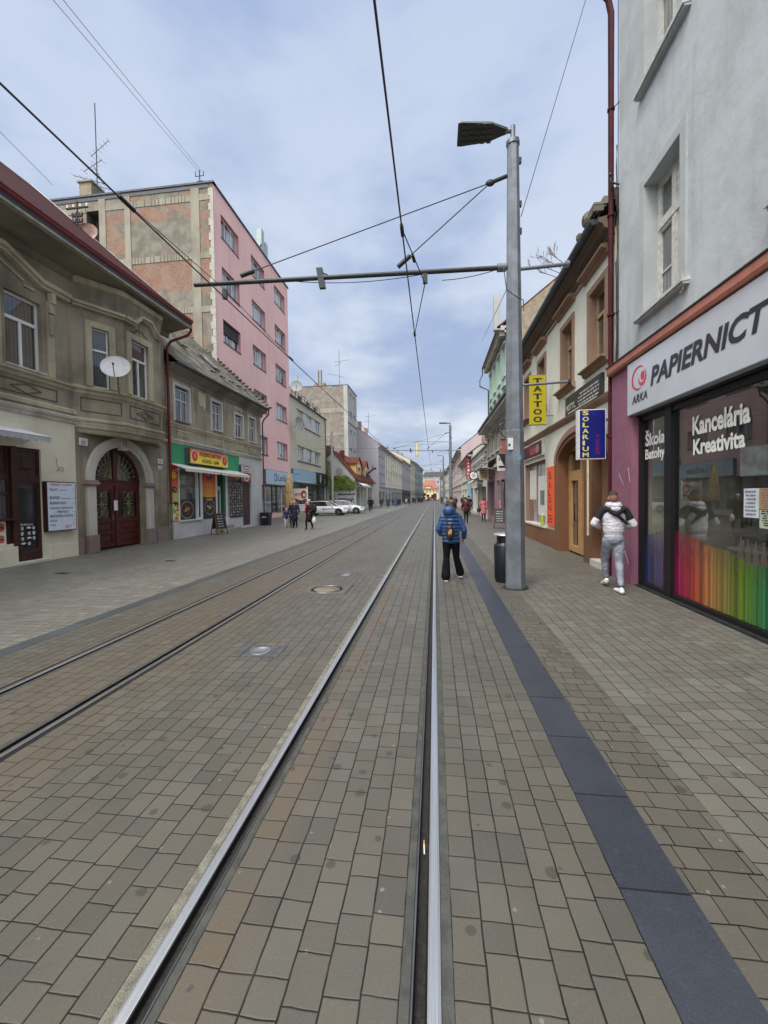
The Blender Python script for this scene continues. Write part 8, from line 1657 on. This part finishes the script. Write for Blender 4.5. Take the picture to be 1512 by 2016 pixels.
def man_white():
    o = empty('person', (3.27, 7.95, 0), rz=R(-8), label='person in white hoodie with black shoulders and grey joggers passing the purple pier', cat='person')
    def mk(name, prims, mats, vx, sm=3, par=o):
        me = organic(name, prims, mats, vx, sm); c = link(name, me, None); c.parent = par; return c
    hd = (0.0, .035, 1.725)
    B = [('e', (0, 0, 1.0), (.15, .11, .13), 's'), ('e', (0, 0, 1.25), (.15, .10, .22), 's'), ('c', (0, 0, 1.45), (0, .02, 1.62), .062, .058, 's'), ('e', hd, (.076, .098, .112), 's'), ('e', (0, .06, 1.66), (.055, .06, .05), 's'), ('e', (-.03, .135, 1.70), (.016, .022, .022), 's'), ('e', (-.078, .02, 1.70), (.014, .022, .034), 's'), ('e', (.078, .02, 1.70), (.014, .022, .034), 's'), ('e', (-.02, .125, 1.655), (.028, .012, .012), 's')]
    lf, rf_ = ((-.085, .26, .55), (-.05, .30, .17)), ((.085, -.03, .53), (.05, -.28, .11))
    B += [('c', (-.09, 0, .93), lf[0], .09, .06, 's'), ('c', lf[0], lf[1], .06, .04, 's'), ('c', (.09, 0, .93), rf_[0], .09, .06, 's'), ('c', rf_[0], rf_[1], .06, .04, 's')]
    arms = ((-1, (-.335, -.03, 1.24), (-.20, .18, 1.16)), (1, (.325, -.03, 1.22), (.22, .18, 1.16)))
    for sd, el, wr in arms:
        B += [('c', (sd*.19, 0, 1.47), el, .055, .045, 's'), ('c', el, wr, .042, .030, 's')]; w = Vector(wr); dr_ = (w-Vector(el)).normalized(); pe = w+dr_*.08; B.append(('c', tuple(w), tuple(pe), .03, .028, 's'))
        for k in range(4): a = pe+Vector((0, 0, (.5-k/3)*.058)); L = (.032, .038, .036, .027)[k]; m_ = a+dr_*L; t_ = m_+(dr_+Vector((-sd*.8, -.2, -.1))).normalized()*L*.9; B += [('c', tuple(a), tuple(m_), .0105, .01, 's'), ('c', tuple(m_), tuple(t_), .01, .0085, 's')]
        tb = w+dr_*.03+Vector((0, 0, .032)); B.append(('c', tuple(tb), tuple(tb+(dr_*.6+Vector((0, 0, .8))).normalized()*.05), .0125, .010, 's'))
    mk('body', B, {'s': plain('skin_tan', S(176, 128, 100), .55, 0, .08, 12)}, .009, 2)
    mh, t, p = newmat('shaved_hair'); sp = t.n('ShaderNodeSeparateXYZ', {0: t.n('ShaderNodeTexCoord').outputs['Object']}); t.set(p.inputs['Base Color'], t.mix(t.ss(sp.outputs[2], 1.72, 1.79), S(132, 96, 78), S(56, 42, 36))); p.inputs['Roughness'].default_value = .8
    mk('hair', [('e', (0, .018, 1.752), (.0805, .096, .094), 'h'), ('e', (0, -.01, 1.71), (.0785, .078, .08), 'h')], {'h': mh}, .009, 2)
    mwh, t, p = newmat('white_sweat_fabric'); tcn = t.n('ShaderNodeTexCoord').outputs['Object']; t.set(p.inputs['Base Color'], t.mix(t.ss(t.noise(tcn, 8, 4), .3, .7), S(186, 185, 196), S(216, 214, 222))); p.inputs['Roughness'].default_value = .9
    t.set(p.inputs['Normal'], t.n('ShaderNodeBump', {'Strength': 1.0, 'Distance': .05, 'Height': t.noise(t.scale(tcn, (1, 1, 2.2)), 9, 5, .6)}))
    mbk = plain('black_sweat_fabric', (.010, .010, .012), .9, 0, .3, 9)
    J = [('e', (0, -.01, 1.15), (.182, .138, .20), 'w'), ('e', (0, -.01, 1.22), (.186, .14, .22), 'w'), ('e', (0, -.0, 1.34), (.198, .138, .2), 'w'), ('e', (0, 0, 1.01), (.166, .13, .05), 'w')]
    for k in (-1, 1): J += [('c', (k*.07, 0, 1.49), (k*.17, 0, 1.475), .085, .085, 'b')]
    for sd, el, wr in arms:
        a = Vector((sd*.19, 0, 1.47)); e_ = Vector(el)*1.0; mid = a.lerp(e_, .62); J += [('c', tuple(a), tuple(mid), .078, .066, 'b'), ('c', tuple(mid), tuple(e_), .066, .062, 'w'), ('c', tuple(e_), wr, .062, .046, 'w')]
    J += [('c', (-.10, -.10, 1.50), (.0, -.165, 1.415), .042, .045, 'b'), ('c', (.0, -.165, 1.415), (.13, -.10, 1.50), .045, .045, 'b'), ('c', (.03, -.165, 1.40), (.19, -.125, 1.24), .030, .022, 'b')]
    J += [('e', (0, -.065, 1.565), (.11, .085, .055), 'w'), ('c', (-.08, .0, 1.58), (.08, .0, 1.58), .06, .06, 'w'), ('c', (-.06, .06, 1.56), (.06, .06, 1.56), .05, .05, 'w'), ('e', (0, -.12, 1.50), (.085, .05, .05), 'w')]
    mk('hoodie', J, {'w': mwh, 'b': mbk}, .0095, 2)
    b = MB(); b.hexa([(-.0, -.172, 1.30), (.14, -.168, 1.02), (.15, -.166, 1.02), (.012, -.17, 1.31), (-.0, -.160, 1.30), (.14, -.150, 1.02), (.15, -.150, 1.02), (.012, -.16, 1.31)], plain('seam_grey', S(160, 160, 176), .9)); 
    mg, t, p = newmat('grey_jogger_fabric'); tcn = t.n('ShaderNodeTexCoord').outputs['Object']; t.set(p.inputs['Base Color'], t.mix(t.ss(t.noise(tcn, 7, 4), .3, .7), S(112, 116, 130), S(150, 154, 168))); p.inputs['Roughness'].default_value = .9
    t.set(p.inputs['Normal'], t.n('ShaderNodeBump', {'Strength': 1.0, 'Distance': .05, 'Height': t.noise(t.scale(tcn, (1, 1, 1.6)), 10, 5, .6)}))
    T_ = [('e', (0, -.01, .95), (.175, .14, .12), 'g'), ('c', (-.085, 0, .92), (-.085, .25, .55), .108, .076, 'g'), ('c', (-.085, .25, .55), (-.05, .30, .22), .073, .050, 'g'), ('c', (.08, 0, .92), (.085, -.03, .53), .110, .077, 'g'), ('c', (.085, -.03, .53), (.05, -.28, .16), .074, .048, 'g')]
    mk('joggers', T_, {'g': mg}, .0095, 2)
    mwS = plain('white_trainer', S(222, 222, 224), .5, 0, .05)
    for nm, pr in (('l', [('c', (-.05, .27, .115), (-.06, .45, .05), .047, .038, 'a'), ('e', (-.05, .26, .14), (.042, .045, .045), 'a'), ('e', (-.062, .48, .04), (.04, .05, .032), 'a')]), ('r', [('c', (.05, -.34, .055), (.02, -.15, .042), .046, .038, 'a'), ('e', (.045, -.33, .085), (.041, .045, .045), 'a'), ('c', (.015, -.14, .035), (.01, -.09, .035), .035, .03, 'a')])):
        s = mk('shoe', pr, {'a': mwS}, .009, 1)
    b = MB(); b.ball((.048, -.30, .125), (.04, .045, .035), M_blackp); b.ball((-.05, .28, .175), (.04, .042, .035), M_blackp); c = link('sock', b.mesh('k'), None); c.parent = o
    return o
man_white()
# --- middle-distance people
ped = [
 ((-8.9, 23.6, 0), R(200), K(h=1.18, stride=.3, hat=True, bulk=1.05), ((34, 40, 84), (196, 190, 200)), K(hat=(226, 160, 180)), 'child in navy coat and pink scarf walking hand in hand past the bistro corner', .012),
 ((-8.25, 23.3, 0), R(185), K(h=1.66, stride=.15, bulk=1.12, long=1), ((26, 28, 48), (14, 14, 18)), K(hair=(120, 84, 60)), 'adult in long dark navy coat with fair hair beside the child in navy', .014),
 ((-8.75, 24.3, 0), R(180), K(h=1.62, stride=.2, bulk=1.1), ((20, 20, 24), (18, 18, 22)), K(), 'adult in black half hidden behind the one in the navy coat', .016),
 ((-7.05, 22.3, 0), R(160), K(h=1.68, stride=.35, bulk=1.15, arm=(.4, .4), long=1, hat=True), ((24, 22, 26), (16, 16, 18)), K(hat=(196, 188, 186)), 'adult in black coat with red scarf and pale hat by the forecourt', .014),
 ((-8.05, 50.4, 0), R(10), K(h=1.8, stride=.1, bulk=1.12), ((20, 24, 20), (22, 22, 24)), K(), 'person in dark jacket standing alone right of the parked white cars', .02),
 ((2.97, 36.2, 0), R(0), K(h=1.80, stride=.15, bulk=1.12), ((22, 24, 28), (18, 18, 22)), K(), 'person all in black walking away on the right pavement before the far row', .018),
 ((3.35, 28.6, 0), R(-5), K(h=1.68, stride=.1, bulk=1.1, long=1), ((190, 108, 112), (26, 24, 28)), K(hair=(110, 44, 46)), 'person in a pink knee-length coat with dark bag on the right pavement', .015),
 ((.95, 24, 0), R(5), K(h=1.74, stride=.2, bulk=1.1), ((22, 20, 22), (20, 20, 24)), K(), 'person in black walking ahead to the left of the blue-jacket walker\'s head', .02),
 ((2.0, 26.5, 0), R(0), K(h=1.70, stride=.2, bulk=1.1), ((70, 28, 34), (24, 24, 28)), K(hair=(80, 40, 36)), 'person in dark red jacket walking ahead just right of the blue-jacket walker\'s head', .02),
]
for pos, rz, kw, cc, ck, lab, vx in ped: person('person', pos, rz, figure(**kw), cols(*cc, **ck), lab, vx, 'people walking in the middle distance')
b = MB(); b.tube([(-7.18, 22.10, 1.42), (-7.16, 22.05, 1.3), (-7.22, 22.06, .95)], .055, 7, plain('scarf_red', S(176, 44, 60), .9)); b.obj('scarf', label='red scarf hanging over the black coat of the walker by the forecourt', cat='scarf')
b = MB(); b.ball((-6.8, 22.45, 1.18), (.16, .14, .26), plain('rucksack_black', S(28, 28, 34), .8), 12, 8); b.obj('rucksack', label='black rucksack on the walker with the red scarf', cat='backpack')
b = MB(); b.ball((-6.75, 22.2, .5), (.13, .10, .2), plain('plastic_bag', S(206, 206, 210), .4), 10, 8); b.tube([(-6.75, 22.2, .68), (-6.8, 22.2, .84)], .01, 4, plain('plastic_bag', S(206, 206, 210), .4)); b.obj('shopping_bag', label='white plastic bag carried by the walker with the red scarf', cat='bag')
b = MB(); b.ball((3.03, 28.65, .80), (.15, .09, .16), M_blackp, 12, 8); b.tube([(3.03, 28.65, .95), (3.10, 28.6, 1.2), (3.18, 28.6, 1.40)], .012, 4, M_blackp); b.obj('handbag', label='black shoulder bag of the person in the pink coat', cat='handbag')
# --- far pedestrians: six builds of figure, copied with their own clothes
protos = []
for kw in (K(h=1.72, stride=.3, bulk=1.12), K(h=1.66, stride=.2, bulk=1.12, long=1), K(h=1.8, stride=.35, bulk=1.15), K(h=1.62, stride=.1, bulk=1.15, long=1), K(h=1.76, stride=.05, bulk=1.15, arm=(.8, .2)), K(h=1.7, stride=.3, bulk=1.1, arm=(0, .9))):
    protos.append(organic('person', figure(**kw), cols((30, 30, 34), (24, 24, 28)), .03, 1))
rr = random.Random(31)
tops = [('black', (24, 24, 28)), ('charcoal', (48, 50, 54)), ('navy', (30, 36, 58)), ('dark brown', (58, 46, 40)), ('dark green', (36, 46, 40)), ('dark grey', (64, 64, 68)), ('pale', (190, 190, 194)), ('burgundy', (92, 36, 44)), ('beige', (160, 146, 126)), ('blue', (50, 80, 130))]
places = []
for k in range(36):      # left pavement crowd, before the far terrace
    y = 60+k*3.6+rr.uniform(-1.5, 1.5); places.append((-8.0+(y-62)*.05+rr.uniform(-1.2, 1.6), y, 'left'))
for k in range(30): y = 44+k*4+rr.uniform(-2, 2); places.append((2.9+rr.uniform(-1.1, .6), y, 'right'))
used = {}
for i, (x, y, side) in enumerate(places):
    me = protos[i % 6]; nm, tc_ = tops[rr.choice([0, 0, 0, 1, 1, 2, 2, 3, 4, 5, 6, 7, 8, 9])]; cm = cols(tc_, rr.choice([(22, 22, 26), (34, 38, 52), (60, 60, 64)]))
    o = bpy.data.objects.new('person', me); COL.objects.link(o); o.location = (x, y, 0); o.rotation_euler = (0, 0, rr.choice([0, math.pi])+rr.uniform(-.4, .4)); s = rr.uniform(.93, 1.05); o.scale = (s, s, s)
    for sl, key in zip(range(len(me.materials)), cols((0, 0, 0), (0, 0, 0)).keys()): o.material_slots[sl].link = 'OBJECT'; o.material_slots[sl].material = cm[key]
    used.setdefault((nm, side), []).append(o)
ordn = ['nearest', 'second nearest', 'third nearest', 'fourth nearest', 'fifth nearest', 'sixth nearest', 'seventh nearest', 'eighth nearest', 'ninth nearest', 'tenth nearest', 'eleventh nearest', 'twelfth nearest', 'thirteenth nearest', 'fourteenth nearest', 'fifteenth nearest', 'sixteenth nearest', 'seventeenth nearest', 'eighteenth nearest', 'nineteenth nearest', 'twentieth nearest']
for (nm, side), L in used.items():
    for i, o in enumerate(L):
        w_ = 'person in a %s coat on the far %s pavement' % (nm, side) if len(L) == 1 else '%s of the people in %s coats on the far %s pavement' % (ordn[i], nm, side)
        tag(o, w_, 'person', 'pedestrians far down the street')
